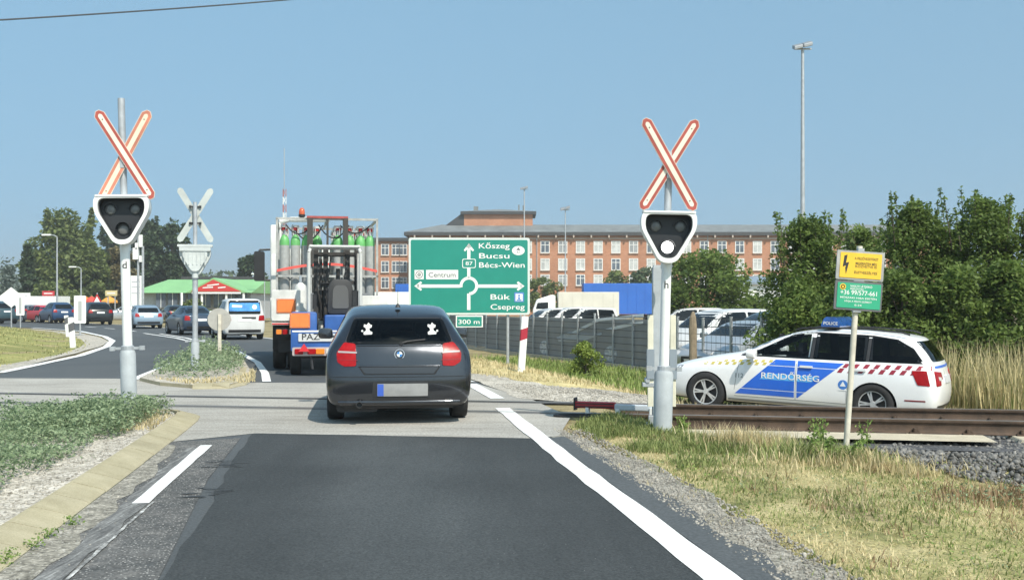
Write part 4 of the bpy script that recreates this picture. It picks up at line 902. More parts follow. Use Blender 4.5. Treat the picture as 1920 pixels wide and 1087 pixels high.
for ax in 'lr':
    fl = -1 if ax == 'l' else 1
    sk.panel("side_window", rounded(PW[0], .03), ax, tint_clear, pc, skirt=0)
    sk.panel("side_window", rounded(PW[1], .03), ax, tint_dark, pc, skirt=0)
    sk.panel("side_window", rounded(PW[2], .03), ax, tint_dark, pc, skirt=0)
    sk.panel("window_surround", [[(.90, .955), (-1.96, .985), (-1.93, 1.015), (.82, .985)], [(-.25, .97), (-.32, .97), (-.32, 1.38), (-.25, 1.38)], [(-1.11, .975), (-1.18, .98), (-1.18, 1.37), (-1.11, 1.375)], [(.12, 1.30), (-.1, 1.355), (-.26, 1.37), (-1.15, 1.36), (-1.17, 1.385), (-.26, 1.395), (-.1, 1.385), (.10, 1.325)], [(.86, .97), (.60, 1.045), (.12, 1.30), (.10, 1.325), (.58, 1.075), (.88, .985)], [(-1.15, 1.355), (-1.54, 1.315), (-1.77, 1.19), (-1.91, 1.02), (-1.95, 1.03), (-1.80, 1.21), (-1.55, 1.34), (-1.17, 1.385)]], ax, black, pc, off=.0025, skirt=0)
    st = []; lo = lambda z: .30 + (z - .93) * 0.0
    e0_, e1_ = (.93, .34), (.28, .93)      # front edge; rear edge (-.10,.34)-(-.80,.93)
    fx = lambda z: .93 + (z - .34) / .59 * (.28 - .93); rx = lambda z: -.10 + (z - .34) / .59 * (-.80 + .10)
    pol = []
    for za, zb_ in ((.34, .425), (.438, .825), (.838, .93)):
        g = -.06
        pol += [[(fx(za), za), (fx(zb_), zb_), (g + .02, zb_), (g + .02, za)], [(g - .02, za), (g - .02, zb_), (rx(zb_), zb_), (rx(za), za)]]
    db = sk.panel("door_livery", pol, ax, pblue, pc, off=.003, skirt=.0)
    sk.panel("livery_glow", [[(fx(.60) - .12, .60), (fx(.70) - .12, .70), (-.04, .70), (-.04, .60)], [(-.08, .60), (-.08, .70), (rx(.70) + .1, .70), (rx(.60) + .1, .60)]], ax, mat("light_blue", (.10, .42, .85), .35, coat=.4), db, off=.0045, skirt=.0)
    sk.text("lettering", "RENDŐRSÉG", .03, .62, .096, ax, white_car, pc, off=.009, flip=fl, wscale=1.25)
    sk.text("lettering", "112", .86, .60, .075, ax, mat("grey_letter", (.25, .26, .27), .5), pc, off=.006, flip=fl)
    # yellow dashes at the front, dark red dashes at the rear, in two staggered rows
    pf = []
    for i in range(11):
        x = 1.62 - i * .125; z = .775 + .006 * i
        pf.append([(x, z), (x - .055, z), (x - .085, z + .045), (x - .03, z + .045)])
        if i < 10: pf.append([(x - .10, z + .05), (x - .155, z + .05), (x - .18, z + .09), (x - .125, z + .09)])
    sk.panel("front_dashes", pf, ax, pyel, pc, off=.003, skirt=0)
    pr_ = []
    for i in range(9):
        x = -.70 - i * .155; z = .785 + .004 * i
        pr_.append([(x, z), (x - .07, z), (x - .115, z + .07), (x - .045, z + .07)])
        pr_.append([(x - .075, z + .08), (x - .145, z + .08), (x - .19, z + .145), (x - .12, z + .145)])
    sk.panel("rear_dashes", pr_, ax, pred, pc, off=.003, skirt=0)
    cr = sk.panel("crest", circle(-.80, .60, .075, 18), ax, mat("crest_blue", (.06, .2, .55), .4), pc, off=.003, skirt=0)
    sk.panel("crest_mark", [[(-.80, .655), (-.845, .575), (-.755, .575)], [(-.735, .522), (-.735, .508), (-.865, .508), (-.865, .522)]], ax, white_car, cr, off=.0055, skirt=0)
    sk.panel("door_seam", [[(-.285, .93), (-.295, .93), (-.055, .93), (-.045, .93)], [(.88, .86), (.873, .86), (.94, .40), (.947, .40)], [(-.055, .94), (-.063, .94), (-.063, .30), (-.055, .30)], [(-.86, .50), (-.85, .50), (-.95, .93), (-.96, .93)], [(.94, .305), (-.85, .305), (-.85, .297), (.94, .297)], [(-.86, .5), (-.85, .5), (-.85, .30), (-.86, .30)]][1:], ax, mat("white_seam", (.22, .22, .23), .7), pc, off=.0022, skirt=0)
    for hx in (-.22, -1.04):
        h_ = MB(); p, d = sk.hit(hx, .845, ax); h_.rbox((p.x, p.y - d.y * .02, p.z), (.20, .03, .035), .012, axis=1); obj("door_handle", h_, white_car, pc, smooth=50)
    sill = sk.panel("sill", [(1.05, .215), (-.88, .215), (-.88, .255), (1.05, .255)], ax, mat("sill_grey", (.30, .30, .31), .6), pc, off=.004)
    sk.panel("bumper_reflector", [(-1.72, .415), (-2.02, .42), (-2.02, .44), (-1.72, .435)], ax, mat("dark_red", (.2, .008, .012), .3), pc, off=.004)
    tl = sk.panel("tail_light", rounded([(-1.80, .885), (-2.02, .89), (-2.08, .66), (-1.90, .67)], .02), ax, red_light, pc, off=.008)
    sk.panel("headlight", rounded([(1.86, .74), (2.12, .70), (2.15, .62), (1.98, .625)], .02), ax, mat("headlight_dark", (.12, .13, .15), .1, coat=.6), pc, off=.006)
    sk.panel("lower_bumper", [(-1.85, .21), (-2.10, .25), (-2.10, .34), (-1.95, .30)], ax, black, pc, off=.004)
rear_ = [("rear_window", rounded(PR, .05), tint_dark, .004)]
for sg in (1, -1):
    rear_ += [("tail_light", rounded([(sg * .74, .885), (sg * .44, .86), (sg * .44, .76), (sg * .58, .74), (sg * .60, .67), (sg * .78, .66)], .02), red_light, .012)]
for nme, poly, m, off in rear_: sk.panel(nme, poly, 'rear', m, pc, off=off, step=.06)
for sg in (1, -1): sk.panel("reverse_lens", rounded([(sg * .66, .80), (sg * .52, .79), (sg * .52, .75), (sg * .66, .74)], .012), 'rear', clear_lens, pc, off=.016)
np_ = sk.panel("number_plate", [(-.26, .80), (.26, .80), (.26, .69), (-.26, .69)], 'rear', plate_m, pc, off=.02)
sk.panel("lower_bumper", [(-.74, .24), (.74, .24), (.70, .36), (-.70, .36)], 'rear', black, pc, off=.004)
sk.panel("rear_stripe", [(-.66, .925), (.66, .925), (.66, .96), (-.66, .96)], 'rear', pblue, pc, off=.004)
sk.panel("windscreen", rounded(PF, .05), 'front', tint_clear, pc, skirt=0)
sk.panel("grille", rounded([(-.50, .60), (.50, .60), (.42, .42), (-.42, .42)], .03), 'front', black, pc, off=.008)
for sg in (-1, 1):
    rr = MB(); pts = [(x, sg * .57, z) for x, z in ((.05, 1.405), (-.05, 1.445), (-.5, 1.475), (-1.1, 1.475), (-1.6, 1.45), (-1.72, 1.415))]; rr.tube(pts, .014); obj("roof_rail", rr, black, pc)
lbm = MB(); prof_l = rounded([(-.15, 0), (.15, 0), (.09, .11), (-.09, .11)], .045, 4)
lbm.prism([(p[0] * 1.1 - .5, p[1] * 1.55 + 1.475) for p in prof_l], -.55, .55, axis='y'); lbo = obj("light_bar", lbm, mat("blue_lens", (.02, .10, .36), .12, coat=.8, var=.4, vscale=9), pc, smooth=40)
b2 = MB(); b2.rbox((-.5, 0, 1.47), (.27, 1.0, .03), .02); b2.box((-.5, .4, 1.48), (.1, .12, .05)); b2.box((-.5, -.4, 1.48), (.1, .12, .05)); obj("bar_base", b2, black, lbo)
for sg in (1, -1): 
    lt = MB(); lt.text("POLICE", 0, 0, .05, fn=lambda a, b, sg=sg: (-.5 + (-a if sg > 0 else a), sg * .553, 1.52 + b)); obj("lettering", lt, white, lbo)
mirrors(pc, white_car, .62, .90, 1.0)

# ---------------------------------------------------------------- the queue on the road beyond
silver = mat("silver_blue_paint", (.26, .34, .42), .3, metal=.4, coat=.5)
navy = mat("navy_paint", (.03, .05, .085), .3, metal=.3, coat=.5); blackp = mat("black_paint", (.008, .009, .011), .25, coat=.4)
bluev = mat("blue_van_paint", (.018, .05, .12), .3, metal=.2, coat=.5); greyp = mat("grey_paint_car", (.13, .14, .155), .3, metal=.4, coat=.5)
redc = mat("red_car_paint", (.50, .02, .025), .3, coat=.5); teal = mat("teal_van_paint", (.035, .07, .085), .3, metal=.2, coat=.5); silv = mat("silver_paint", (.45, .47, .49), .3, metal=.5, coat=.5)
def at(px, py): return (*G(px, py), .004)
def offs(px, py, hdg, half): x, y = G(px, py); return (x + math.cos(hdg) * half, y + math.sin(hdg) * half, .004)
Q = "cars queuing on the road that bends left"
h_ = R(90 + 24); van, sk = simple_car("delivery_van", "small white delivery van with a blue picture across its rear window", 'van', white_van, offs(459, 637, h_, 1.95), h_, cat="van")
sk.panel("rear_picture", rounded([(-.60, 1.52), (.60, 1.52), (.64, 1.18), (-.64, 1.18)], .05), 'rear', mat("picture_blue", (.06, .26, .62), .3, coat=.4, var=.5, vscale=2.5), van, off=.007)
ps = [circle(-.40, 1.35, .10, 14), [(.10, 1.42), (.5, 1.44), (.52, 1.35), (.12, 1.33)]]
sk.panel("picture_marks", ps, 'rear', white, van, off=.010, skirt=0)
sk.panel("plate_panel", [(-.45, .94), (.12, .94), (.12, .86), (-.45, .86)], 'rear', black, van, off=.008)
h_ = R(90 + 30); simple_car("sedan_car", "dark blue saloon car between the white delivery van and the grey round sign's back", 'sedan', navy, offs(376, 628, h_, 2.1), h_, Q)
h_ = R(90 + 27); simple_car("hatchback_car", "light blue hatchback car seen from behind on the bend", 'hatch', silver, offs(279, 616, h_, 2.1), h_, Q)
h_ = R(90 + 32); simple_car("off_roader", "black tall off-roader with red tail lights, ahead of the light blue hatchback", 'suv', blackp, offs(189, 609, h_, 2.1), h_, Q)
h_ = R(90 + 40); simple_car("people_carrier", "dark blue people carrier with a white plate, beside the small red car", KINDS['suv'] | {}, bluev, offs(121, 606, h_, 2.1), h_, Q)
h_ = R(90 + 50); simple_car("red_car", "small red car between the grey estate and the dark blue people carrier", 'hatch', redc, offs(97, 604.5, h_, 2.1), h_, Q)
h_ = R(90 + 42); simple_car("estate_car", "grey car with pale rear, left of the small red car", 'estate', greyp, offs(70, 604, h_, 2.3), h_, Q)
h_ = R(90 + 45); simple_car("people_carrier", "dark teal people carrier at the left edge of the photo", scaled('hatch', 1.22, 1.05), teal, offs(14, 607, h_, 2.1), h_, Q)
h_ = R(200); simple_car("hatchback_car", "silver parked car just behind the black off-roader", 'hatch', silv, (-33.5, 92, .0), h_)
simple_car("hatchback_car", "dark parked car in front of the green-roofed hall, beside the white pylon sign", 'hatch', blackp, (-28.6, 90, .0), R(120))
simple_car("hatchback_car", "black car half hidden between the blue people carrier and the black off-roader", 'suv', blackp, (*G(157, 602), .0), R(130))
# ================================================================ THE LORRY WITH ITS FORKLIFT AND GAS CYLINDERS
hd = math.atan2(1, -.205)
TR = (-3.92, 23.0, .004)
tk = thing("flatbed_lorry", "white flatbed lorry carrying green-topped gas cylinders, with a forklift on its tail", "lorry", TR, hd)
white_t = mat("lorry_white", (.66, .66, .63), .45, var=.2, vscale=2.2, coat=.1)
dirt_w = mat("lorry_board", (.60, .60, .57), .55, var=.15, vscale=3)
ch = MB(); ch.box((4.3, .42, .82), (8.2, .10, .26)); ch.box((4.3, -.42, .82), (8.2, .10, .26)); ch.box((.15, 0, .80), (.14, 2.3, .16)); ch.box((4.0, 1.0, .62), (1.2, .5, .5)); ch.box((4.0, -1.0, .62), (1.2, .5, .5))
ch.box((1.4, 0, .52), (.14, 2.0, .14)); ch.cyl((1.4, -.3, .5), (1.4, .3, .5), .22); ch.box((.45, 0, .55), (.06, 2.2, .3)); obj("chassis", ch, black, tk)
bd = MB(); bd.box((3.15, 0, 1.06), (6.1, 2.46, .13)); obj("bed", bd, dirt_w, tk, bevel=.01)
for sg in (1, -1):
    b_ = MB(); b_.box((3.4, sg * 1.235, 1.36), (5.4, .035, .46)); 
    for x in (1.0, 2.6, 4.2, 5.8): b_.box((x, sg * 1.262, 1.34), (.08, .03, .5))
    obj("drop_side", b_, white_t, tk)
rb = MB(); rb.rbox((.06, .93, 1.42), (.22, .60, .66), .03, axis=0); rb.box((-.055, .93, 1.03), (.02, .60, .05), mi=1); obj("rear_locker", rb, [white_t, red_p], tk, bevel=.008)
rb = MB(); rb.rbox((.06, -.95, 1.36), (.22, .56, .54), .03, axis=0); obj("rear_locker", rb, white_t, tk, bevel=.008)
def orange_plate(parent, x, y, z, w=.40, h=.30):
    p = MB(); p.box((x, y, z), (.012, w, h)); p.box((x - .003, y, z), (.012, w - .05, h - .05), mi=1); p.box((x - .009, y, z), (.004, .004, h - .06), mi=2); o = obj("orange_plate", p, [mat("plate_rim", (.55, .16, .05), .6), orange, mat("plate_seam", (.6, .15, .03), .6)], parent)
    q = MB()
    for a in (-1, 1):
        for b in (-1, 1): q.cyl((x - .004, y + a * w * .44, z + b * h * .42), (x - .014, y + a * w * .44, z + b * h * .42), .008, n=6)
    obj("rivets", q, alu, o)
orange_plate(tk, -.06, .93, 1.41)
for sg in (1, -1):
    l_ = MB(); l_.rbox((-.02, sg * .93, .86), (.10, .44, .14), .02, axis=0); o = obj("light_cluster", l_, black, tk)
    for yy_, m, nm in ((.15, mat("amber_lens", (.75, .22, .02), .2, coat=.5), "indicator"), (.02, red_light, "tail_light"), (-.12, clear_lens, "reverse_light")):
        q = MB(); q.rbox((-.075, sg * (.93 + yy_), .86), (.02, .11, .10), .02, axis=0); obj(nm, q, m, o)
    for x in (1.4, 5.9 + 1.7):
        for k, wy in enumerate((1.08, .76) if x < 3 else (1.03,)): wheel(tk, x, sg * wy, .49, .29, sg, spokes=6, rim_m=white_t, detail=True)
    m_ = MB(); m_.rbox((.78 + .0, sg * .95, .72), (.012, .55, .55), .03, axis=0); obj("mudflap", m_, rubber, tk)
cb = MB(); pr = rounded([(6.55, .55), (8.75, .55), (8.85, 1.5), (8.6, 2.6), (8.2, 2.95), (6.75, 3.0), (6.55, 2.9)], .12, 3)
cb.prism(pr, -1.22, 1.22, axis='y'); cab = obj("cab", cb, white_t, tk, smooth=40, bevel=.05)
w_ = MB(); w_.rbox((6.535, 0, 2.2), (.02, 1.3, .5), .06, axis=0); obj("rear_window", w_, glass, cab)
w_ = MB(); w_.prism(rounded([(7.5, 1.75), (8.65, 1.75), (8.5, 2.65), (7.5, 2.7)], .08), 1.222, 1.232, axis='y'); w_.prism(rounded([(7.5, 1.75), (8.65, 1.75), (8.5, 2.65), (7.5, 2.7)], .08), -1.232, -1.222, axis='y'); obj("side_window", w_, glass, cab)
fr = MB(); fr.rbox((6.38, 1.22, 2.35), (.28, .34, 2.5), .06, axis=2); fr.tube([(6.38, 1.22, 3.5), (6.38, 1.15, 3.68), (6.38, .88, 3.76), (6.38, -.2, 3.77)], .075, 10); fr.rbox((6.30, 1.27, 2.2), (.2, .22, 1.2), .04, axis=2); obj("cab_fairing", fr, white_t, tk, smooth=40, bevel=.03)
for sg in (1, -1):
    mm = MB(); mk_ = 1.74 if sg > 0 else 1.36
    mm.rbox((8.35, sg * mk_, 2.55), (.14, .30, .86), .06, axis=0); mm.tube([(8.4, sg * 1.2, 3.05), (8.38, sg * mk_, 3.02), (8.37, sg * mk_, 2.9)], .03); mm.tube([(8.4, sg * 1.2, 2.15), (8.38, sg * mk_, 2.15)], .03); obj("wing_mirror", mm, black, tk, smooth=40)
be = MB(); be.lathe([(.09, 0), (.09, .06)], c=(6.38, .55, 3.84)); be.box((6.38, .55, 3.83), (.10, .10, .08)); beo = obj("beacon_base", be, black, tk); be = MB(); be.lathe([(.08, .06), (.085, .12), (.07, .2), (.03, .24), (0.001, .245)], c=(6.38, .55, 3.84), n=14); obj("beacon", be, mat("beacon_amber", (.55, .10, .03), .15, coat=.6), beo, smooth=60)
# cylinder cage on the bed
cg = MB()
for y in (-1.15, -.38, .38, 1.15):
    for x in (1.9, 5.2): cg.box((x, y, 2.28), (.05, .05, 2.3))
for z in (2.1, 3.43):
    cg.box((1.9, 0, z), (.05, 2.35, .05)); cg.box((5.2, 0, z), (.05, 2.35, .05)); 
    for y in (-1.15, 1.15, 0): cg.box((3.55, y, z), (3.3, .05, .05))
cg.box((1.9, .40, 2.75), (.04, .10, 1.35)); cg.box((1.9, -.40, 2.75), (.04, .10, 1.35))
obj("cage", cg, mat("cage_grey", (.38, .38, .36), .5, metal=.2, var=.3, vscale=4), tk)
cg = MB(); cg.box((1.87, .0, 3.47), (.07, .95, .05)); obj("red_bar", cg, mat("faded_red", (.36, .07, .06), .6, var=.2), tk)
cg = MB(); cg.box((1.84, .40, 2.9), (.05, .13, 1.1)); cg.box((1.84, -.42, 2.9), (.05, .11, 1.1)); cg.box((1.84, -.0, 2.95), (.05, .05, 1.0)); obj("dark_channel", cg, mat("dark_steel", (.05, .045, .04), .7), tk)
st_ = MB(); ys_ = np.linspace(-1.15, 1.15, 13)
for a, b in zip(ys_[:-1], ys_[1:]):
    z_ = lambda y: 2.22 + .16 * math.cos(y * 1.35)
    st_.add([(1.855, a, z_(a) - .03), (1.855, b, z_(b) - .03), (1.855, b, z_(b) + .03), (1.855, a, z_(a) + .03), (1.865, a, z_(a) - .03), (1.865, b, z_(b) - .03), (1.865, b, z_(b) + .03), (1.865, a, z_(a) + .03)], [(0, 1, 2, 3), (7, 6, 5, 4), (3, 2, 6, 7), (1, 0, 4, 5)])
obj("strap", st_, mat("red_strap", (.70, .10, .08), .7), tk)
pl = MB()
for x in (2.35, 3.9): pl.box((x, .62, 1.31), (.85, 1.0, .37)); pl.box((x, -.62, 1.31), (.85, 1.0, .37))
obj("pallets", pl, mat("steel_pallet", (.25, .25, .25), .6, var=.2), tk)
# gas cylinders: grey body, green shoulder, valve with guard
tm = Matrix.Translation(Vector(TR)) @ Matrix.Rotation(hd, 4, 'Z')
gcol = mat("cylinder_grey", (.36, .37, .36), .5, var=.15, vscale=6); ggreen = mat("cylinder_green", (.13, .40, .13), .45, var=.1)
def make_cyl():
    t = thing("gas_cylinder", "grey gas cylinder with a green shoulder standing in the lorry's cage", "gas cylinder", (0, 0, 0), 0, "gas cylinders in the lorry's cage")
    m = MB(); m.lathe([(.001, 0), (.10, 0), (.115, .03), (.115, 1.32)], n=16); obj("body", m, gcol, t, smooth=40)
    m = MB(); m.lathe([(.1155, 1.32), (.113, 1.42), (.09, 1.50), (.055, 1.55), (.035, 1.57)], n=16); sh_ = obj("shoulder", m, ggreen, t, smooth=60)
    m = MB(); m.lathe([(.03, 1.57), (.03, 1.62), (.018, 1.63), (.018, 1.70), (.04, 1.70), (.04, 1.73), (.001, 1.735)], n=10); m.cyl((0, 0, 1.66), (-.08, 0, 1.66), .016, n=8); obj("valve", m, alu, t, smooth=40)
    m = MB()
    for a in (0.6, 2.2, 3.7, 5.3): m.cyl((.07 * math.cos(a), .07 * math.sin(a), 1.55), (.085 * math.cos(a), .085 * math.sin(a), 1.77), .011, n=6)
    m.lathe([(.075, 1.75), (.095, 1.75), (.095, 1.79), (.075, 1.79), (.075, 1.75)], n=14); obj("valve_guard", m, mat("guard_white", (.6, .6, .58), .5), t)
    m = MB(); m.lathe([(.05, 1.68), (.065, 1.68), (.065, 1.74), (.05, 1.74)], c=(-.02, 0, 0), n=10); obj("cap", m, red_p, t)
    return t
g0 = make_cyl(); first = True; rr_ = random.Random(4)
for x in (2.12, 2.40, 2.68, 2.96, 3.7, 3.98, 4.26, 4.54):
    for y in (.98, .73, .47, .22, -.25, -.52, -.78, -1.0):
        if x in (2.12,) and y in (.22,): continue
        if rr_.random() < .10 and x > 2.2: continue
        p = tm @ Vector((x + rr_.uniform(-.02, .02), y, 1.50)); 
        o = g0 if first else dup(g0, p, rr_.uniform(0, 6))
        if first: g0.location = p; first = False
crb = mat("crate_blue", (.03, .13, .50), .5, var=.15)
for k, (x, y, z, lab) in enumerate(((1.3, .55, 1.125, "blue crate on the lorry's bed left of the forklift's frame"), (1.3, -.85, 1.125, "blue crate on the lorry's bed right of the forklift's frame"))):
    p = tm @ Vector((x, y, z)); t = thing("crate", lab, "crate", p, hd); m = MB(); o_ = rounded([(-.3, -.4), (.3, -.4), (.3, .4), (-.3, .4)], .04); i_ = [(a * .93, b * .94) for a, b in o_]
    m.ring(o_, i_, 0, .42, axis='z'); m.prism(i_, 0, .03, axis='z'); m.ring([(a * 1.04, b * 1.03) for a, b in o_], o_, .37, .42, axis='z'); 
    for j in (-.25, 0, .25): m.box((-.31, j, .2), (.03, .03, .34))
    obj("shell", m, crb, t)
p = tm @ Vector((.75, .62, 1.125)); t = thing("gas_cylinder", "small white gas bottle standing alone left of the forklift", "gas cylinder", p, hd)
m = MB(); m.lathe([(.001, 0), (.13, 0), (.14, .04), (.14, .62), (.11, .74), (.04, .80)], n=16); obj("body", m, white_t, t, smooth=50); m = MB(); m.lathe([(.035, .8), (.03, .95), (.001, .96)], n=10); obj("valve", m, alu, t)

hs = MB()
for k, (y0, y1, dz) in enumerate(((.95, .35, .22), (.2, -.5, .30), (-.3, -1.0, .18), (.8, .1, .35))):
    pts = [(1.95 + .05 * k, y0 + (y1 - y0) * u, 3.30 - dz * 4 * u * (1 - u)) for u in np.linspace(0, 1, 11)]; hs.tube(pts, .016, 6)
obj("hoses", hs, black, tk)
tb = MB(); tb.rbox((1.0, -.1, 1.42), (.5, 1.6, .55), .04, axis=2); obj("tool_box", tb, mat("tool_box", (.16, .17, .18), .6, var=.3), tk, bevel=.01)
# truck-mounted forklift
fk = thing("forklift", "blue truck-mounted forklift with a white overhead guard hanging on the lorry's tail", "forklift", tuple(tm @ Vector((-.95, -.05, 0))), hd)
m = MB(); m.rbox((-.10, .62, .98), (.9, .52, .62), .06, axis=0); m.rbox((-.10, -.42, .92), (.9, 1.25, .62), .05, axis=0); m.rbox((-.14, .38, .70), (.92, 1.0, .40), .05, axis=0); obj("body", m, blue_truck, fk, smooth=40, bevel=.02)
m = MB(); gx = -.35
for y in (.52, -.52):
    m.tube([(gx, y, 1.2), (gx, y, 2.50)], .036, 10); m.tube([(gx + .75, y, 1.2), (gx + .75, y, 2.52)], .036, 10); m.tube([(gx, y, 2.50), (gx + .03, y * .94, 2.58), (gx + .06, y * .9, 2.62)], .036, 10)
    m.tube([(gx, y * .93, 2.62), (gx + .75, y * .93, 2.62)], .04, 8)
for k in range(7): m.tube([(gx + k * .125, -.50, 2.62), (gx + k * .125, .50, 2.62)], .03, 8)
obj("overhead_guard", m, mat("guard_white2", (.50, .50, .48), .45, var=.1), fk, smooth=50)
m = MB(); 
for y in (.36, .16, -.30, -.50): m.box((gx + .95, y, 1.75), (.14, .10, 1.7))
for z in (1.2, 1.9, 2.5): m.box((gx + .95, -.07, z), (.10, .95, .09))
m.tube([(gx + .9, .25, 1.1), (gx + .9, .26, 2.4)], .035); m.tube([(gx + .9, -.1, 1.1), (gx + .9, -.1, 2.2)], .045); m.box((gx + 1.05, -.1, 1.5), (.06, .9, .5)); m.tube([(gx + .7, .3, 2.3), (gx + .55, .34, 1.8), (gx + .6, .25, 1.3)], .02); m.tube([(gx + .7, -.3, 2.4), (gx + .5, -.2, 1.9), (gx + .62, -.35, 1.35)], .02); m.tube([(gx + .72, .05, 2.45), (gx + .6, .12, 2.0), (gx + .66, 0, 1.5)], .018); obj("mast", m, mat("greasy_steel", (.035, .033, .032), .55, var=.5, vscale=7), fk)
m = MB(); bp_ = rounded([(-.27, 0), (.27, 0), (.25, .58), (.16, .72), (-.16, .72), (-.25, .58)], .09, 4); m.prism([(p[0] - .12, p[1] + 1.24) for p in bp_], -.24, -.10, axis='x'); m.rbox((.12, -.12, 1.26), (.5, .52, .14), .05); so_ = obj("seat", m, mat("seat_black", (.03, .03, .032), .6, var=.2), fk, smooth=40, bevel=.03)
m = MB(); m.prism([(p[0] * .62 - .12, p[1] * .66 + 1.36) for p in bp_], -.252, -.238, axis='x'); obj("seat_back_panel", m, mat("seat_grey", (.09, .09, .09), .7), so_)
m = MB(); m.box((.3, .14, 1.62), (.04, .04, .5)); m.lathe([(.14, 0), (.16, .015), (.14, .03), (.12, .015), (.14, 0)], c=(.28, .12, 1.86), n=16); obj("steering_wheel", m, black, fk); m = MB(); m.box((-.12, -.42, 1.55), (.3, .12, .35)); obj("armrest", m, black, fk); m = MB(); m.box((.1, .40, 1.5), (.35, .08, .3)); obj("control_panel", m, black, fk)
orange_plate(fk, -.575, .70, 1.12)
m = MB(); m.rbox((-.62, .30, .78), (.02, .86, .16), .02, axis=0); pl_ = obj("number_plate", m, plate_m, fk)
m = MB(); m.text("PAZ", 0, 0, .13, align='LEFT', fn=lambda a, b: (-.634, .66 - a, .735 + b), wscale=1.1); obj("lettering", m, mat("letter_black", (.03, .03, .03), .5), pl_)
m = MB(); m.rbox((-.57, .70, 1.13), (.02, .60, .06), .02, axis=0); 
m = MB(); m.rbox((-.58, .36, .50), (.06, .98, .17), .03, axis=0); lb_ = obj("light_bar", m, mat("bar_grey", (.42, .36, .35), .5), fk)
for y, m_, nm in ((.72, red_light, "tail_light"), (.47, red_light, "tail_light"), (.10, clear_lens, "reverse_light"), (.30, mat("amber_lens", (.75, .22, .02), .2), "indicator")):
    m = MB(); m.rbox((-.62, y, .50), (.03, .17, .11), .02, axis=0); obj(nm, m, m_, lb_, bevel=.006)
for y in (.62, .0):
    m = MB(); m.prism([(y - .11, .50), (y + .11, .50), (y, .66)], -.675, -.66, axis='x'); obj("reflector_triangle", m, mat("reflector_red", (.60, .03, .04), .3), fk)
m = MB(); m.box((-.607, .40, .905), (.012, .9, .03)); obj("stripe", m, white, fk)
for y in (.78, -.75): wheel(fk, .2, y, .36, .22, 1 if y > 0 else -1, spokes=6, rim_m=blue_truck)
wheel(fk, -.25, .05, .30, .2, 1, spokes=6, rim_m=blue_truck)
m = MB(); m.box((.1, 0, .42), (.5, 1.5, .16)); m.tube([(-.5, .48, .42), (-.55, .45, .14)], .03); m.box((.6, .4, .95), (.8, .1, .06)); m.box((.6, -.4, .95), (.8, .1, .06)); obj("underframe", m, black, fk)
# ================================================================ LEVEL-CROSSING SIGNALS, SIGNS, POSTS
lens_m = mat("dark_lens", (.13, .135, .135), .3, var=.12)
lit_m = mat("lit_lens", (1, 1, .97), .3, emit=3.0)
hood_m = mat("signal_black", (.018, .02, .024), .5)
house_m = mat("signal_white", (.78, .78, .76), .45, var=.06, vscale=5)
def cross_arm(parent, cx, cz, ang, L_, w, y, mats, nm="cross_board"):
    c, s_ = math.cos(ang), math.sin(ang)
    def hexa(k, tipk): 
        hw = w / 2 - k; hl = L_ / 2 - k * tipk
        return [(cx + a * c - b * s_, cz + a * s_ + b * c) for a, b in ((-hw, -hl + hw * .8), (0 - hw * .35, -hl), (hw * .35, -hl), (hw, -hl + hw * .8), (hw, hl - hw * .8), (hw * .35, hl), (-hw * .35, hl), (-hw, hl - hw * .8))]
    m = MB(); m.prism(hexa(0, 1), y, y + .022, axis='y', mi=0)
    if len(mats) > 1:
        m.prism(hexa(.007, 1), y - .003, y + .01, axis='y', mi=1); m.prism(hexa(.040, 1.2), y - .006, y + .01, axis='y', mi=2)
        for q in (-.40, .40):
            px_, pz_ = cx - q * L_ * s_, cz + q * L_ * c; m.cyl((px_, y - .01, pz_), (px_, y, pz_), .008, n=6, mi=3)
    return obj(nm, m, mats, parent)
hous = rounded([(-.305, .585), (.305, .585), (.318, .40), (.09, 0), (-.09, 0), (-.318, .40)], .10, 5)
def scl(poly, k, cz=.345, dz=0): return [(x * k, (z - cz) * k + cz + dz) for x, z in poly]
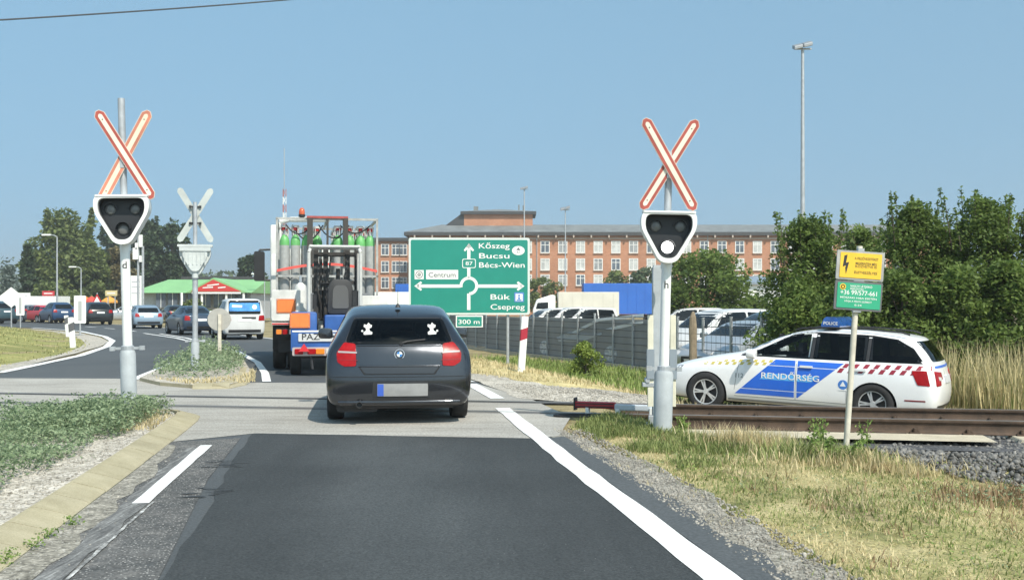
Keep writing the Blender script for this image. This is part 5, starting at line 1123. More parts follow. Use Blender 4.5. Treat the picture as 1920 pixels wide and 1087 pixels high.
def signal(name, label, loc, rz, base_r, base_h, h0, cz, top, letter, lit, tilt=0, worn=False, cross_l=1.21, bare=False):
    t = thing(name, label, "crossing signal", loc, rz); t.rotation_euler = (0, R(tilt), rz)
    m = MB(); m.lathe([(base_r * 1.02, -.3), (base_r, 0), (base_r, base_h - .04), (base_r * .88, base_h), (.001, base_h)], n=24); obj("base_tube", m, grey_paint, t, smooth=40)
    m = MB(); m.cyl((0, 0, base_h - .02), (0, 0, h0 + .06), .056, n=20); po = obj("pole", m, house_m if not bare else galv, t, smooth=40)
    if letter: q = MB(); q.text(letter, 0, h0 - .28, .085, y=-.0575); obj("lettering", q, mat("letter_black", (.03, .03, .03), .5), po)
    m = MB(); m.cyl((0, 0.03, h0 + .1), (0, .03, top), .042, n=16); obj("upper_pole", m, galv, t, smooth=40)
    m = MB(); m.lathe([(.075, base_h - .01), (.075, base_h + .05), (.06, base_h + .06)], n=16); m.box((0, .0, base_h + .025), (.40, .03, .03)); m.box((-.17, -.01, base_h + .025), (.06, .06, .05)); m.box((.17, -.01, base_h + .025), (.06, .06, .05)); obj("collar", m, galv, t)
    # triangular lamp housing, open black face with hood rim
    m = MB(); o_ = [(x, z + h0) for x, z in hous]; i_ = [(x, z + h0) for x, z in scl(hous, .845)]
    m.ring(i_, o_, -.20, -.02, axis='y'); m.prism(o_, -.021, .06, axis='y')
    bev = [(x, z + h0) for x, z in scl(hous, .78)]; m.prism(bev, .06, .13, axis='y'); m.cyl((0, .03, h0 - .06), (0, .03, h0 + .1), .065, n=16)
    ho = obj("housing", m, house_m if not bare else mat("housing_back", (.50, .53, .52), .55, var=.15, vscale=4), t, smooth=40)
    m = MB(); m.prism([(x, z + h0) for x, z in scl(hous, .84)], -.045, -.021, axis='y'); m.ring([(x, z + h0) for x, z in scl(hous, .843)], [(x, z + h0) for x, z in scl(hous, .80)], -.13, -.04, axis='y'); fc = obj("black_face", m, hood_m, ho)
    for lx, lz, r_ in ((-.142, .42, .062), (.142, .42, .062), (.0, .185, .070)):
        m = MB(); m.lathe([(r_, -.047), (r_ * .9, -.062), (r_ * .6, -.070), (.001, -.074)], c=(lx, 0, lz + h0), axis='y', n=22)
        obj("lamp", m, lit_m if (lit and lx == 0) else lens_m, fc, smooth=60)
        a = [math.pi * (.02 + .96 * k / 12) for k in range(13)]
        oo = [(lx + (r_ + .022) * math.cos(q), lz + h0 + (r_ + .022) * math.sin(q)) for q in a]; ii_ = [(lx + (r_ + .012) * math.cos(q), lz + h0 + (r_ + .012) * math.sin(q)) for q in a]
        m = MB(); k = 13; V = [(p[0], -.045, p[1]) for p in oo] + [(p[0], -.045 - (.085 if lx == 0 else .03), p[1]) for p in oo] + [(p[0], -.045, p[1]) for p in ii_] + [(p[0], -.045 - (.085 if lx == 0 else .03), p[1]) for p in ii_]
        m.add(V, [(i, i + 1, k + i + 1, k + i) for i in range(12)] + [(2 * k + i + 1, 2 * k + i, 3 * k + i, 3 * k + i + 1) for i in range(12)] + [(k + i, k + i + 1, 3 * k + i + 1, 3 * k + i) for i in range(12)]); obj("lamp_hood", m, hood_m, fc, smooth=60)
    if bare:
        m = MB(); m.rbox((0, .03, h0 + .60), (.70, .22, .05), .02, axis=1); m.rbox((0, .10, h0 + .53), (.62, .10, .08), .02, axis=1)
        for k in range(6): m.box((-.2 + k * .08, .135, h0 + .34), (.02, .02, .26))
        obj("housing_ribs", m, mat("housing_back", (.5, .53, .52), .55), ho)
    else:
        m = MB(); m.rbox((0, -.13, h0 + .575), (.60, .16, .022), .03); obj("hood", m, house_m, ho)
    mats = [mat("board_rim", (.66, .58, .50), .6), red_sign, cream_sign, black] if not bare else [pale]
    cream2 = [mat("board_rim", (.66, .58, .50), .6), mat("faded_red_border", (.55, .20, .13), .6, var=.25, vscale=4), mat("faded_cream", (.74, .63, .48), .55, var=.12, vscale=6), black] if worn else mats
    sg = 1
    if bare:
        for a_ in (R(31), R(-31)):
            cross_arm(t, 0, cz, a_, cross_l, .13, -.06 if a_ > 0 else -.09, mats)
        m = MB()
        for dx in (-.10, .10):
            for dz in (-.17, .17): m.box((dx, -.02, cz + dz), (.045, .05, .045))
        m.box((0, -.02, cz - .17), (.24, .02, .03)); m.box((0, -.02, cz + .17), (.24, .02, .03)); obj("clamps", m, black, t)
    else:
        cross_arm(t, .04 if worn else 0, cz, R(30), cross_l, .130, -.075, mats); cross_arm(t, .04 if worn else 0, cz, R(-30.5 if not worn else -28), cross_l, .130, -.045, cream2)
        m = MB(); m.box((0, -.01, cz), (.05, .09, .3)); m.lathe([(.05, -.05), (.05, .05)], c=(0, .03, cz - .1), n=12); obj("clamps", m, galv, t)
    return t
x, y = (243 - 960) / F * 12.8, 12.8
signal("crossing_signal", "level-crossing signal with unlit lamps standing in the weeds of the left island", (x, y, .06), R(11), .092, .83, 2.09, 3.16, 3.85, "d", False, tilt=-1.5, worn=True)
x, y = 1.72, 12.2
signal("crossing_signal", "level-crossing signal with a lit white lamp, in front of the police car", (x, y, -.05), R(-3), .108, .73, 1.955, 3.08, 3.0, "h", True, tilt=1.4, cross_l=1.19)
x, y = (366 - 960) / F * 22, 22
signal("crossing_signal", "level-crossing signal seen from behind, pale blank cross, on the far island", (x, y, .05), R(194), .085, .62, 2.0, 3.24, 3.5, None, False, bare=True, cross_l=1.28)
# barrier machine behind the right signal
bx_, by_ = (1234 - 960) / F * 13.0, 12.95
bt = thing("barrier_machine", "grey barrier post with cream side arms close behind the lit crossing signal", "barrier machine", (bx_, by_, -.08), R(-3))
m = MB(); m.rbox((-.015, 0, .97), (.125, .16, 2.0), .012); m.box((-.015, 0, 1.98), (.10, .13, .03)); obj("post", m, grey_paint, bt)
for dx in (-.105, .165):
    m = MB(); m.rbox((dx, -.06, .84), (.07, .05, 1.10), .01); a_ = obj("side_arm", m, cream, bt)
    m = MB(); m.rbox((dx, -.065, .80), (.095, .08, .36), .01); obj("grey_clamp", m, mat("clamp_grey", (.25, .29, .33), .55), a_)
m = MB(); m.rbox((.03, -.05, 1.10), (.05, .02, .75), .005); obj("cream_plate", m, cream, bt)
m = MB(); m.text("27", 0, 0, .07, fn=lambda a, b: (.03 + a, -.0615, 1.0 + b)); obj("lettering", m, mat("letter_grey", (.12, .12, .12), .6), bt)
m = MB(); m.rbox((-.02, -.02, .55), (.36, .14, .05), .01); m.rbox((-.02, 0, .03), (.30, .26, .10), .02); m.cyl((-.14, -.1, .6), (-.14, .12, .6), .03); m.box((-.10, -.07, .12), (.06, .06, .12)); obj("brackets", m, galv, bt, bevel=.004)
# snapped-off barrier pole on the ground
br = thing("barrier_stump", "broken red-striped barrier stub lying by the foot of the lit signal", "barrier", (1.27, 13.75, .05), math.atan2(-.30, .95))
m = MB(); m.rbox((-.20, 0, .09), (.52, .10, .085), .02, axis=0); 
o = obj("red_pole", m, mat("barrier_red", (.36, .02, .03), .45, var=.2), br, bevel=.006)
m = MB()
for z in (.07, .11): m.box((-.20, -.052, z), (.50, .004, .012))
m.box((-.465, 0, .10), (.02, .14, .16)); obj("dark_edges", m, black, o)
m = MB(); m.rbox((.30, 0, .07), (.48, .095, .08), .02, axis=0); obj("pale_pole", m, mat("barrier_pale", (.46, .50, .54), .5, var=.15), br, bevel=.006)
m = MB(); m.rbox((.56, -.02, .03), (.10, .10, .08), .02); m.box((.1, 0, .02), (.05, .12, .06)); m.box((-.3, 0, .02), (.04, .1, .08)); obj("bracket", m, white, br)
cbm = MB(); pts = [(.82 + .30 * math.cos(t) * (1 - .02 * t), 13.66 + .13 * math.sin(t), .022) for t in np.linspace(0, 11, 60)]; cbm.tube(pts, .014, 6)
tag(obj("loose_cable", cbm, black), "coil of loose black cable lying on the ground beside the broken barrier stub", "cable")

# big green direction sign
SY = 30.5; PXM = F / SY
sgx, sgz = (880 - 960) / F * SY, HC - (590 - HY) / F * SY
sg_ = thing("direction_sign", "large green direction sign with white roundabout arrows and town names", "road sign", (sgx, SY, H(sgx, SY)), R(1.5))
zb = sgz - H(sgx, SY)
K5 = 1171 / 280.0
def q(zx, zy): return ((740 + zx / K5 - 880) / PXM, zb + (590 - (380 + zy / K5)) / PXM)
w2, hh = 3.46 / 2, 2.20
m = MB(); o_ = rounded([(-w2, zb), (w2, zb), (w2, zb + hh), (-w2, zb + hh)], .07); m.prism(o_, .0, .05, axis='y'); 
pn = obj("panel", m, mat("panel_rim", (.62, .68, .64), .5), sg_)
m = MB(); m.prism(rounded([(-w2 + .06, zb + .06), (w2 - .06, zb + .06), (w2 - .06, zb + hh - .06), (-w2 + .06, zb + hh - .06)], .05), -.004, .01, axis='y'); obj("green_face", m, sign_green, pn)
sw = mat("sign_white", (.80, .80, .78), .5)
Y1 = -.0075
m = MB()
def flat(pts, y=Y1, mi=0): m.prism(pts, y, y + .004, axis='y', mi=mi)
def bar(x0, y0, x1, y1): a = q(x0, y1); b = q(x1, y0); flat([a, (b[0], a[1]), b, (a[0], b[1])])
bar(569, 360, 594, 440); bar(569, 510, 594, 592); bar(568, 712, 594, 840); bar(175, 641, 514, 666); bar(648, 641, 1000, 666)
for pts in ([(582, 318), (622, 372), (612, 382), (582, 352), (552, 382), (542, 372)],): flat([q(*p) for p in pts])
flat([q(*p) for p in ((582, 318), (608, 352), (582, 352), (556, 352))])
flat([q(*p) for p in ((155, 653), (205, 616), (216, 628), (186, 653), (216, 680), (205, 690))]); flat([q(*p) for p in ((1018, 653), (968, 616), (957, 628), (987, 653), (957, 680), (968, 690))])
c0 = q(582, 652); ro, ri = 73 / K5 / PXM, 50 / K5 / PXM; a = np.linspace(R(-88), R(190), 40)
for u, v in zip(a[:-1], a[1:]): flat([(c0[0] + ri * math.cos(u), c0[1] + ri * math.sin(u)), (c0[0] + ro * math.cos(u), c0[1] + ro * math.sin(u)), (c0[0] + ro * math.cos(v), c0[1] + ro * math.sin(v)), (c0[0] + ri * math.cos(v), c0[1] + ri * math.sin(v))])
obj("arrows", m, sw, pn)
m = MB(); TY = -.0095
def tx(s_, x0, base, x1, cap, mi=0):
    V, _ = text_geo(s_); size = cap / K5 / PXM; w = max(p[0] for p in V) * size; want = (x1 - x0) / K5 / PXM; a = q(x0, base); m.text(s_, a[0], a[1], size, align='LEFT', y=TY, wscale=want / w, mi=mi)
for dup_ in (0,):
    tx("Kőszeg", 660, 358, 902, 42); tx("Bucsu", 662, 436, 900, 42); tx("Bécs-Wien", 662, 508, 1020, 42); tx("Bük", 752, 758, 906, 42); tx("Csepreg", 752, 836, 1020, 42)
tx("87", 556, 490, 612, 30)
obj("lettering", m, sw, pn)
m = MB(); o_ = rounded([q(530, 512), q(636, 512), q(636, 440), q(530, 440)], .05); cx_, cz_ = q(583, 476); i_ = [((x - cx_) * .9 + cx_, (z - cz_) * .86 + cz_) for x, z in o_]
m.ring(o_, i_, Y1 - .002, Y1 + .004, axis='y'); flat_ = [q(157, 600), q(229, 600), q(229, 528), q(157, 528)]
for pts in ([q(157, 600), q(229, 600), q(229, 528), q(157, 528)], [q(247, 600), q(498, 600), q(498, 527), q(247, 527)]): m.prism(pts, Y1, Y1 + .004, axis='y')
obj("white_inset", m, sw, pn); m = MB(); ov = [(q(970, 375)[0] + 50 / K5 / PXM * math.cos(t), q(970, 375)[1] + 36 / K5 / PXM * math.sin(t)) for t in np.linspace(0, 6.283, 25)[:-1]]; m.prism(ov, Y1, Y1 + .004, axis='y')
obj("white_oval", m, sw, pn)
m = MB(); V, _ = text_geo("Centrum"); size = 38 / K5 / PXM; ws = (212 / K5 / PXM) / (max(p[0] for p in V) * size); a = q(266, 583); m.text("Centrum", a[0], a[1], size, align='LEFT', y=TY, wscale=ws)
cc = q(193, 564)
for r0, r1 in ((.105, .085), (.05, .03)): m.ring(circle(*cc, r0, 20), circle(*cc, r1, 20), TY - .001, TY + .003, axis='y')
m.prism(circle(*cc, .018, 8), TY - .001, TY + .003, axis='y')
a = q(970, 372); m.prism([(a[0] - .06, a[1]), (a[0] + .06, a[1]), (a[0], a[1] + .08)], TY, TY + .002, axis='y'); a = q(970, 395); m.text("AT", a[0], a[1], .055, y=TY)
obj("dark_lettering", m, mat("sign_grey", (.12, .14, .14), .5), pn)
m = MB(); m.prism(rounded([q(938, 778), q(1014, 778), q(1014, 702), q(938, 702)], .03), Y1, Y1 + .004, axis='y'); bl_ = obj("bath_pictogram", m, mat("picto_blue", (.10, .22, .55), .5), pn)
m = MB(); m.prism([q(948, 770), q(1004, 770), q(1004, 714), q(948, 714)], Y1 - .003, Y1, axis='y'); m.v = [(x_, y_ - .0, z_) for x_, y_, z_ in m.v]; obj("pictogram_white", m, sw, bl_)
m = MB(); a = q(976, 728); m.prism(circle(a[0], a[1], .03, 10), Y1 - .005, Y1 - .003, axis='y'); m.prism([q(966, 740), q(986, 740), q(983, 756), q(969, 756)], Y1 - .005, Y1 - .003, axis='y'); m.prism([q(954, 758), q(998, 758), q(992, 767), q(960, 767)], Y1 - .005, Y1 - .003, axis='y'); obj("pictogram_figure", m, mat("picto_blue", (.1, .22, .55), .5), bl_)
m = MB(); m.prism([q(480, 976), q(692, 976), q(692, 884), q(480, 884)], .0, .03, axis='y'); ap = obj("distance_plate", m, sw, sg_)
m = MB(); m.prism([q(489, 968), q(683, 968), q(683, 893), q(489, 893)], -.004, .004, axis='y'); obj("green_face", m, sign_green, ap)
m = MB(); V, _ = text_geo("300 m"); size = 36 / K5 / PXM; ws = (166 / K5 / PXM) / (max(p[0] for p in V) * size); a = q(500, 950); m.text("300 m", a[0], a[1], size, align='LEFT', y=-.0065, wscale=ws); obj("lettering", m, sw, ap)
for px_ in (-1.1, -.33, 1.1): 
    m = MB(); m.cyl((px_, .09, -.3), (px_, .09, zb + hh - .1), .045, n=12); obj("post", m, galv, sg_, smooth=40)

# small yellow and green information signs on a leaning post
bx0 = G(1585, 868, -.12); ip = thing("information_sign", "leaning cream post with a small yellow warning plate above a green notice", "sign", (bx0[0], bx0[1], H(*bx0)), R(2)); ip.rotation_euler = (0, R(3.9), R(2))
m = MB(); m.cyl((0, 0, -.3), (0, 0, 2.10), .029, n=14); obj("post", m, mat("post_cream", (.60, .56, .47), .6, var=.2, vscale=6), ip, smooth=40)
ylw = mat("notice_yellow", (.80, .50, .04), .5, var=.05); grn_s = mat("notice_green", (.03, .36, .20), .5, var=.05); dkg = mat("frame_dark", (.13, .135, .14), .6, var=.2)
for cz_, m_, nm in ((1.905, ylw, "warning_plate"), (1.610, grn_s, "notice_plate")):
    m = MB(); m.rbox((.0, -.045, cz_), (.47, .018, .285), .012, axis=1); fo = obj(nm, m, dkg if m_ is grn_s else mat("frame_grey", (.34, .34, .33), .6, var=.25), ip)
    m = MB(); m.rbox((.003, -.056, cz_), (.41 if m_ is ylw else .43, .006, .245), .008, axis=1); ff = obj("face", m, m_, fo)
    m = MB()
    if m_ is ylw:
        m.prism([(-.165, cz_ + .09), (-.135, cz_ + .10), (-.145, cz_ + .02), (-.115, cz_ + .03), (-.140, cz_ - .09), (-.150, cz_ - .03), (-.145, cz_ - .005), (-.175, cz_ - .02)], -.0605, -.059, axis='y')
        for s_, z_, w_ in (("A FELSŐVEZETÉKET", .058, .235), ("MEGÉRINTENI MÉG", .010, .21), ("KÖZVETVE IS", -.018, .21), ("ÉLETVESZÉLYES", -.078, .225)):
            V, _ = text_geo(s_); sz = .024; m.text(s_, .055, cz_ + z_, sz, y=-.0605, wscale=w_ / (max(p[0] for p in V) * sz))
        obj("lettering", m, mat("letter_black", (.03, .03, .03), .5), ff)
    else:
        for s_, z_, w_, sz, xo in (("VASÚTI ÁTJÁRÓ", .082, .22, .022, .02), ("BEJELENTÉS", .058, .13, .018, -.02), ("+36 99/577-661", .008, .36, .045, .0), ("MŰSZAKI HIBA ESETÉN", -.030, .36, .018, .0), ("HÍVJA A FENTI SZÁMOT", -.065, .27, .018, 0), ("0-24", -.10, .07, .018, 0)):
            V, _ = text_geo(s_); m.text(s_, xo, cz_ + z_, sz, y=-.0605, wscale=w_ / (max(p[0] for p in V) * sz))
        obj("lettering", m, sw, ff)
        m = MB(); m.prism(circle(-.16, cz_ + .082, .030, 16), -.0605, -.059, axis='y'); m.ring(circle(-.16, cz_ + .082, .02, 16), circle(-.16, cz_ + .082, .013, 16), -.0625, -.060, axis='y', mi=1); obj("emblem", m, [ylw, black], ff)
m = MB(); m.box((0, -.03, 2.06), (.06, .05, .03)); m.box((0, -.03, 1.757), (.10, .04, .025)); m.box((0, -.03, 1.46), (.08, .04, .02)); obj("clamps", m, galv, ip)

# delineators
def delineator(label, px, py, h, w, band, m_band, tilt=0, group=None, z0=None):
    x, y = G(px, py, 0 if z0 is None else z0); t = thing("delineator_post", label, "road post", (x, y, H(x, y)), R(10), group); t.rotation_euler = (0, R(tilt), R(10))
    m = MB(); pts = rounded([(-w / 2, -.05), (w / 2, -.05), (w / 2, .06), (-w / 2, .06)], .035, 3); k = len(pts)
    top = [(p[0], p[1], h - .10 * (p[1] + .05) / .11) for p in pts]; V = [(p[0], p[1], -.1) for p in pts] + top
    m.add(V, [list(range(k))[::-1], list(range(k, 2 * k))] + [(i, (i + 1) % k, k + (i + 1) % k, k + i) for i in range(k)]); o = obj("shaft", m, white, t, smooth=40)
    m = MB(); b0, b1 = band; pb = [(p[0] * 1.02, p[1] * 1.02) for p in pts]; m.add([(p[0], p[1], b0 + p[0] * .4) for p in pb] + [(p[0], p[1], b1 + p[0] * .4) for p in pb], [(i, (i + 1) % k, k + (i + 1) % k, k + i) for i in range(k)]); obj("band", m, m_band, o)
delineator("white delineator post with a dark red band, leaning below the green sign", 977, 697, 1.22, .155, (.72, .96), mat("band_red", (.36, .02, .04), .4), tilt=4)
dkb = mat("band_dark", (.10, .10, .11), .5)
delineator("white delineator post lowest on the grass island", 137, 652, 1.05, .19, (.58, .85), dkb, tilt=-4)
delineator("white delineator post with a worn top behind the lowest one on the grass island", 128, 632, 1.0, .19, (.62, .9), dkb, tilt=-5)
# marker boards
def board(label, px, py, zt, w, h, diamond=False):
    x, y = G(px, py); t = thing("marker_board", label, "road sign", (x, y, H(x, y)), R(12)); m = MB(); m.cyl((0, .04, -.2), (0, .04, zt - .03), .04, n=10); obj("post", m, galv, t)
    m = MB()
    if diamond: m.prism([(0, zt - w * 1.0), (w * .6, zt - w * .5), (0, zt), (-w * .6, zt - w * .5)], -.012, .008, axis='y')
    else: m.prism(rounded([(-w / 2, zt - h), (w / 2, zt - h), (w / 2, zt), (-w / 2, zt)], .05), -.012, .008, axis='y')
    b = obj("board", m, white, t)
    if not diamond: m = MB(); m.box((0, -.016, zt - h * .55), (w * .30, .008, h * .72)); obj("grey_stripe", m, mat("stripe_grey", (.40, .41, .41), .5), b)
board("white marker board with a grey stripe, standing taller by the road bend", 150, 629, 1.9, .53, 1.3)
board("white marker board with a grey stripe at the far left grass edge", 38, 614, 2.2, .5, 1.4)
board("white diamond-shaped sign back beside the teal people carrier", 21, 614, 2.6, 1.3, 0, diamond=True)
x, y = G(411, 680, .05); y = 26.8; x = (411 - 960) / F * y; t = thing("round_sign", "round grey sign seen from the back on a short pale post", "road sign", (x, y, .05), R(195))
m = MB(); m.cyl((0, -.01, 1.02), (0, .012, 1.02), .285, n=32); obj("disc", m, mat("sign_back_grey", (.40, .39, .36), .55, var=.12), t, bevel=.004)
m = MB(); m.rbox((-.01, .05, .55), (.09, .06, 1.2), .02); obj("post", m, mat("post_cream", (.6, .56, .47), .6), t)
# overhead wire
a_, b_ = XZ(-200, 49, 19), XZ(760, -20, 27); cm_ = MB(); pts = []
for k in range(25):
    u = k / 24; pts.append((a_[0] * (1 - u) + b_[0] * u, 19 * (1 - u) + 27 * u, a_[1] * (1 - u) + b_[1] * u - .25 * u * (1 - u)))
cm_.tube(pts, .016, 6); tag(obj("overhead_wire", cm_, mat("wire_dark", (.06, .065, .07), .6)), "thin dark overhead wire crossing the sky at the top left", "wire")
# ================================================================ BUILDINGS, FENCE, LAMPS, TREES
brick = brick_mat("red_brick", (.40, .17, .095), (.46, .215, .125), (.40, .24, .16), 1.2)
roof_grey = mat("grey_roof", (.17, .18, .18), .7, var=.25, vscale=.6, bump=.2, bscale=6); eave_m = mat("dark_eave", (.05, .052, .055), .7)
wf = mat("window_white", (.72, .72, .70), .5, var=.08); pane_m = mat("window_pane", (.10, .12, .15), .12, spec=.6, var=.5, vscale=.4); pane_l = mat("curtained_pane", (.50, .51, .50), .35, var=.3, vscale=.7); pane_h = mat("blind_pane", (.28, .29, .30), .3, var=.4, vscale=.9); stone_s = mat("stone_sill", (.44, .36, .30), .8)
BY = 180.0; gz = -.4
br_ = thing("brick_building", "long three-storey red brick building with rows of white windows, behind the depot", "building", (0, BY, gz), R(0))
XA, XB = (767 - 960) / F * BY, 75.0; EZ = HC + (572 - 441) / F * BY - gz
m = MB(); m.box(((XA + XB) / 2, 7, EZ / 2), (XB - XA, 14, EZ)); obj("wall", m, brick, br_)
m = MB(); m.box(((XA + XB) / 2, 7, EZ + .22), (XB - XA + 1.6, 15.6, .55)); obj("eave", m, eave_m, br_)
m = MB()
for k in range(34): m.box((XA + 1 + k * 2.97, -.45, EZ - .25), (.25, .8, .4))
m.box(((XA + XB) / 2, -.04, EZ - .55), (XB - XA, .12, .25)); obj("eave_brackets", m, stone_s, br_)
m = MB(); A = (XA - .8, -.8); V = [(XA - .8, -.8, EZ + .5), (XB + .8, -.8, EZ + .5), (XB + .8, 14.8, EZ + .5), (XA - .8, 14.8, EZ + .5), (XA + 5, 7, EZ + 2.3), (XB - 4, 7, EZ + 2.3)]
m.add(V, [(0, 1, 5, 4), (1, 2, 5), (2, 3, 4, 5), (3, 0, 4), (3, 2, 1, 0)]); rf = obj("roof", m, roof_grey, br_)
def window(parent, x, z, w, h, y=0.0, pm=None, sill=True):
    m = MB(); t_ = .13; m.ring([(x - w / 2, z - h / 2), (x + w / 2, z - h / 2), (x + w / 2, z + h / 2), (x - w / 2, z + h / 2)], [(x - w / 2 + t_, z - h / 2 + t_), (x + w / 2 - t_, z - h / 2 + t_), (x + w / 2 - t_, z + h / 2 - t_), (x - w / 2 + t_, z + h / 2 - t_)], y - .06, y + .03, axis='y')
    m.box((x, y - .03, z), (.11, .06, h - .2)); m.box((x, y - .031, z + h * .16), (w - .2, .06, .10)); o = obj("window", m, wf, parent)
    p = MB(); p.box((x, y - .012, z), (w - .24, .02, h - .24)); obj("pane", p, pm or pane_m, o)
    if sill: s_ = MB(); s_.box((x, y - .1, z - h / 2 - .07), (w + .1, .2, .10)); obj("sill", s_, stone_s, o)
    return o
r_ = random.Random(5)
for k in range(28):
    x = (1022 - 960) / F * BY + (k - 7) * 2.985
    if x < XA + 1.2: continue
    for zc, hh_ in (((HC + (572 - 463) * .09) - gz, 2.05), ((HC + (572 - 495.5) * .09) - gz, 2.0), ((HC + (572 - 525) * .09) - gz, 1.9)):
        window(br_, x, zc, 1.55, hh_, pm=r_.choice((pane_l, pane_l, pane_l, pane_h, pane_h, pane_m, pane_m)))
m = MB()
for x in (4.2, 33.0): m.cyl((x, -.1, 0), (x, -.1, EZ), .07, n=8)
obj("downpipe", m, galv, br_)
# raised top storey
tz0, tz1 = EZ + .3, HC + (572 - 405) * .095 - gz
m = MB(); xa, xb = (872 - 960) / F * 190, (998 - 960) / F * 190; m.box(((xa + xb) / 2, 10, (tz0 + tz1) / 2), (xb - xa, 8, tz1 - tz0)); tw = obj("upper_storey", m, brick, br_)
m = MB(); m.box(((xa + xb) / 2, 10, tz1 + .2), (xb - xa + 1.2, 9.2, .5)); obj("eave", m, eave_m, tw)
m = MB(); cx_ = (xa + xb) / 2; V = [(xa - .6, 5.4, tz1 + .45), (xb + .6, 5.4, tz1 + .45), (xb + .6, 14.6, tz1 + .45), (xa - .6, 14.6, tz1 + .45), (cx_, 10, tz1 + 1.2)]; m.add(V, [(0, 1, 4), (1, 2, 4), (2, 3, 4), (3, 0, 4), (3, 2, 1, 0)]); m.box((xa + 2, 8, tz1 + .9), (.8, .6, 1.2)); m.box((xb - 2.4, 8, tz1 + 1.1), (.25, .3, 1.4)); m.box((xb - 1.6, 8, tz1 + 1.0), (.25, .3, 1.4)); obj("roof", m, roof_grey, tw)
m = MB(); xl = (812 - 960) / F * 190; V = [(xl, 6, tz0), (xa, 6, tz0), (xa, 6, tz1 + .4), (xl, 14, tz0), (xa, 14, tz0), (xa, 14, tz1 + .4)]; m.add(V, [(0, 1, 2), (5, 4, 3), (0, 2, 5, 3), (3, 4, 1, 0)]); obj("lean_to_roof", m, eave_m, tw)
for x in (xa + 2.2, xa + 5, xa + 7, xa + 9): m = MB(); m.box((x, 5.97, tz0 + .9), (1.1, .08, .4)); obj("window", m, pane_m, tw)
# set-back wing on the left
wg = thing("brick_wing", "narrow red brick wing with a dark flat roof left of the long building", "building", (0, 198, gz))
xa, xb = (700 - 960) / F * 198, (772 - 960) / F * 198; wz = HC + (572 - 452) / F * 198 - gz
m = MB(); m.box(((xa + xb) / 2, 5, wz / 2), (xb - xa, 10, wz)); obj("wall", m, brick, wg); m = MB(); m.box(((xa + xb) / 2, 5, wz + .3), (xb - xa + 1, 11, .6)); obj("roof", m, eave_m, wg)
for px_ in (756, 742, 722):
    for py_ in (468, 500, 530): window(wg, (px_ - 960) / F * 198, HC + (572 - py_) / F * 198 - gz, 1.5, 2.1)
# low white building with a grey-blue roof at the right
lw = thing("low_white_building", "low white building with a grey-blue roof, right of the round tree", "building", (0, 130, gz))
xa, xb = (1375 - 960) / F * 130, (1475 - 960) / F * 130; zt = HC + (572 - 533) / F * 130 - gz
m = MB(); m.box(((xa + xb) / 2, 4, zt / 2), (xb - xa, 8, zt)); obj("wall", m, white, lw); m = MB(); m.prism([(xa - .4, zt), (xb + .4, zt), (xb + .4, zt + .25), (xa - .4, zt + .25)], -.5, 8.5, axis='y'); m.add([(xa - .4, -.5, zt + .25), (xb + .4, -.5, zt + .25), (xb + .4, 8, zt + 1.2), (xa - .4, 8, zt + 1.2)], [(0, 1, 2, 3)]); obj("roof", m, mat("slate_roof", (.22, .27, .33), .5, var=.1), lw)
for k in range(3): m = MB(); m.rbox((xa + 1.6 + k * 2.1, -.03, zt - 1.9), (1.7, .06, 2.2), .05, axis=1); obj("roller_door", m, mat("door_grey", (.62, .63, .62), .5), lw)
# green-roofed car hall
gh = thing("green_roofed_hall", "low showroom with a pale green roof and a red gable, beyond the bend", "building", (0, 110, 0))
sc_ = 110 / F; X_ = lambda px: (px - 960) * sc_; Z_ = lambda py: HC + (572 - py) * sc_
hall_w = mat("hall_wall", (.45, .46, .47), .6, var=.15)
m = MB(); m.box(((X_(252) + X_(468)) / 2, 7, Z_(548) / 2), (X_(468) - X_(252), 13, Z_(548))); obj("wall", m, hall_w, gh)
m = MB(); V = [(X_(246), -.6, Z_(549)), (X_(474), -.6, Z_(549)), (X_(474), 7, Z_(521)), (X_(275), 7, Z_(521)), (X_(246), 14.6, Z_(549)), (X_(474), 14.6, Z_(549))]
m.add(V, [(0, 1, 2, 3), (4, 3, 2, 5), (0, 3, 4), (1, 5, 2), (0, 4, 5, 1)]); groof = mat("green_roof", (.22, .44, .19), .55, var=.08, vscale=.5); obj("roof", m, groof, gh)
m = MB(); V = [(X_(360), -2.2, Z_(549)), (X_(474), -2.2, Z_(549)), (X_(411), -2.2, Z_(521.5)), (X_(360), 5, Z_(549)), (X_(474), 5, Z_(549)), (X_(411), 7, Z_(521.5))]; m.add(V, [(0, 2, 5, 3), (1, 4, 5, 2), (0, 3, 4, 1), (0, 1, 2)]); ga = obj("gable", m, groof, gh)
m = MB(); m.prism([(X_(370), Z_(547)), (X_(463), Z_(547)), (X_(411), Z_(525))], -2.26, -2.19, axis='y'); gf = obj("red_gable_face", m, mat("gable_red", (.52, .045, .04), .5), ga)
m = MB(); 
for a, b, c_, d in ((392, 411, 541, 540), (400, 422, 537, 534.5), (420, 434, 541, 540)): m.prism([(X_(a), Z_(c_)), (X_(b), Z_(d)), (X_(b), Z_(d) + .12), (X_(a), Z_(c_) + .10)], -2.29, -2.25, axis='y')
m.prism([(X_(372), Z_(551)), (X_(462), Z_(551)), (X_(462), Z_(548)), (X_(372), Z_(548))], -2.27, -2.2, axis='y'); obj("white_marks", m, white, gf)
for k, (a, b) in enumerate(((292, 312), (314, 334), (336, 348), (352, 372), (376, 396), (400, 420), (424, 444), (446, 464))):
    m = MB(); m.rbox(((X_(a) + X_(b)) / 2, -.03, Z_(563)), (X_(b) - X_(a) - .1, .06, 1.5), .03, axis=1); w_ = obj("window", m, pane_m, gh); m = MB(); m.box(((X_(a) + X_(b)) / 2, -.07, Z_(563)), (.06, .03, 1.5)); obj("frame", m, wf, w_)
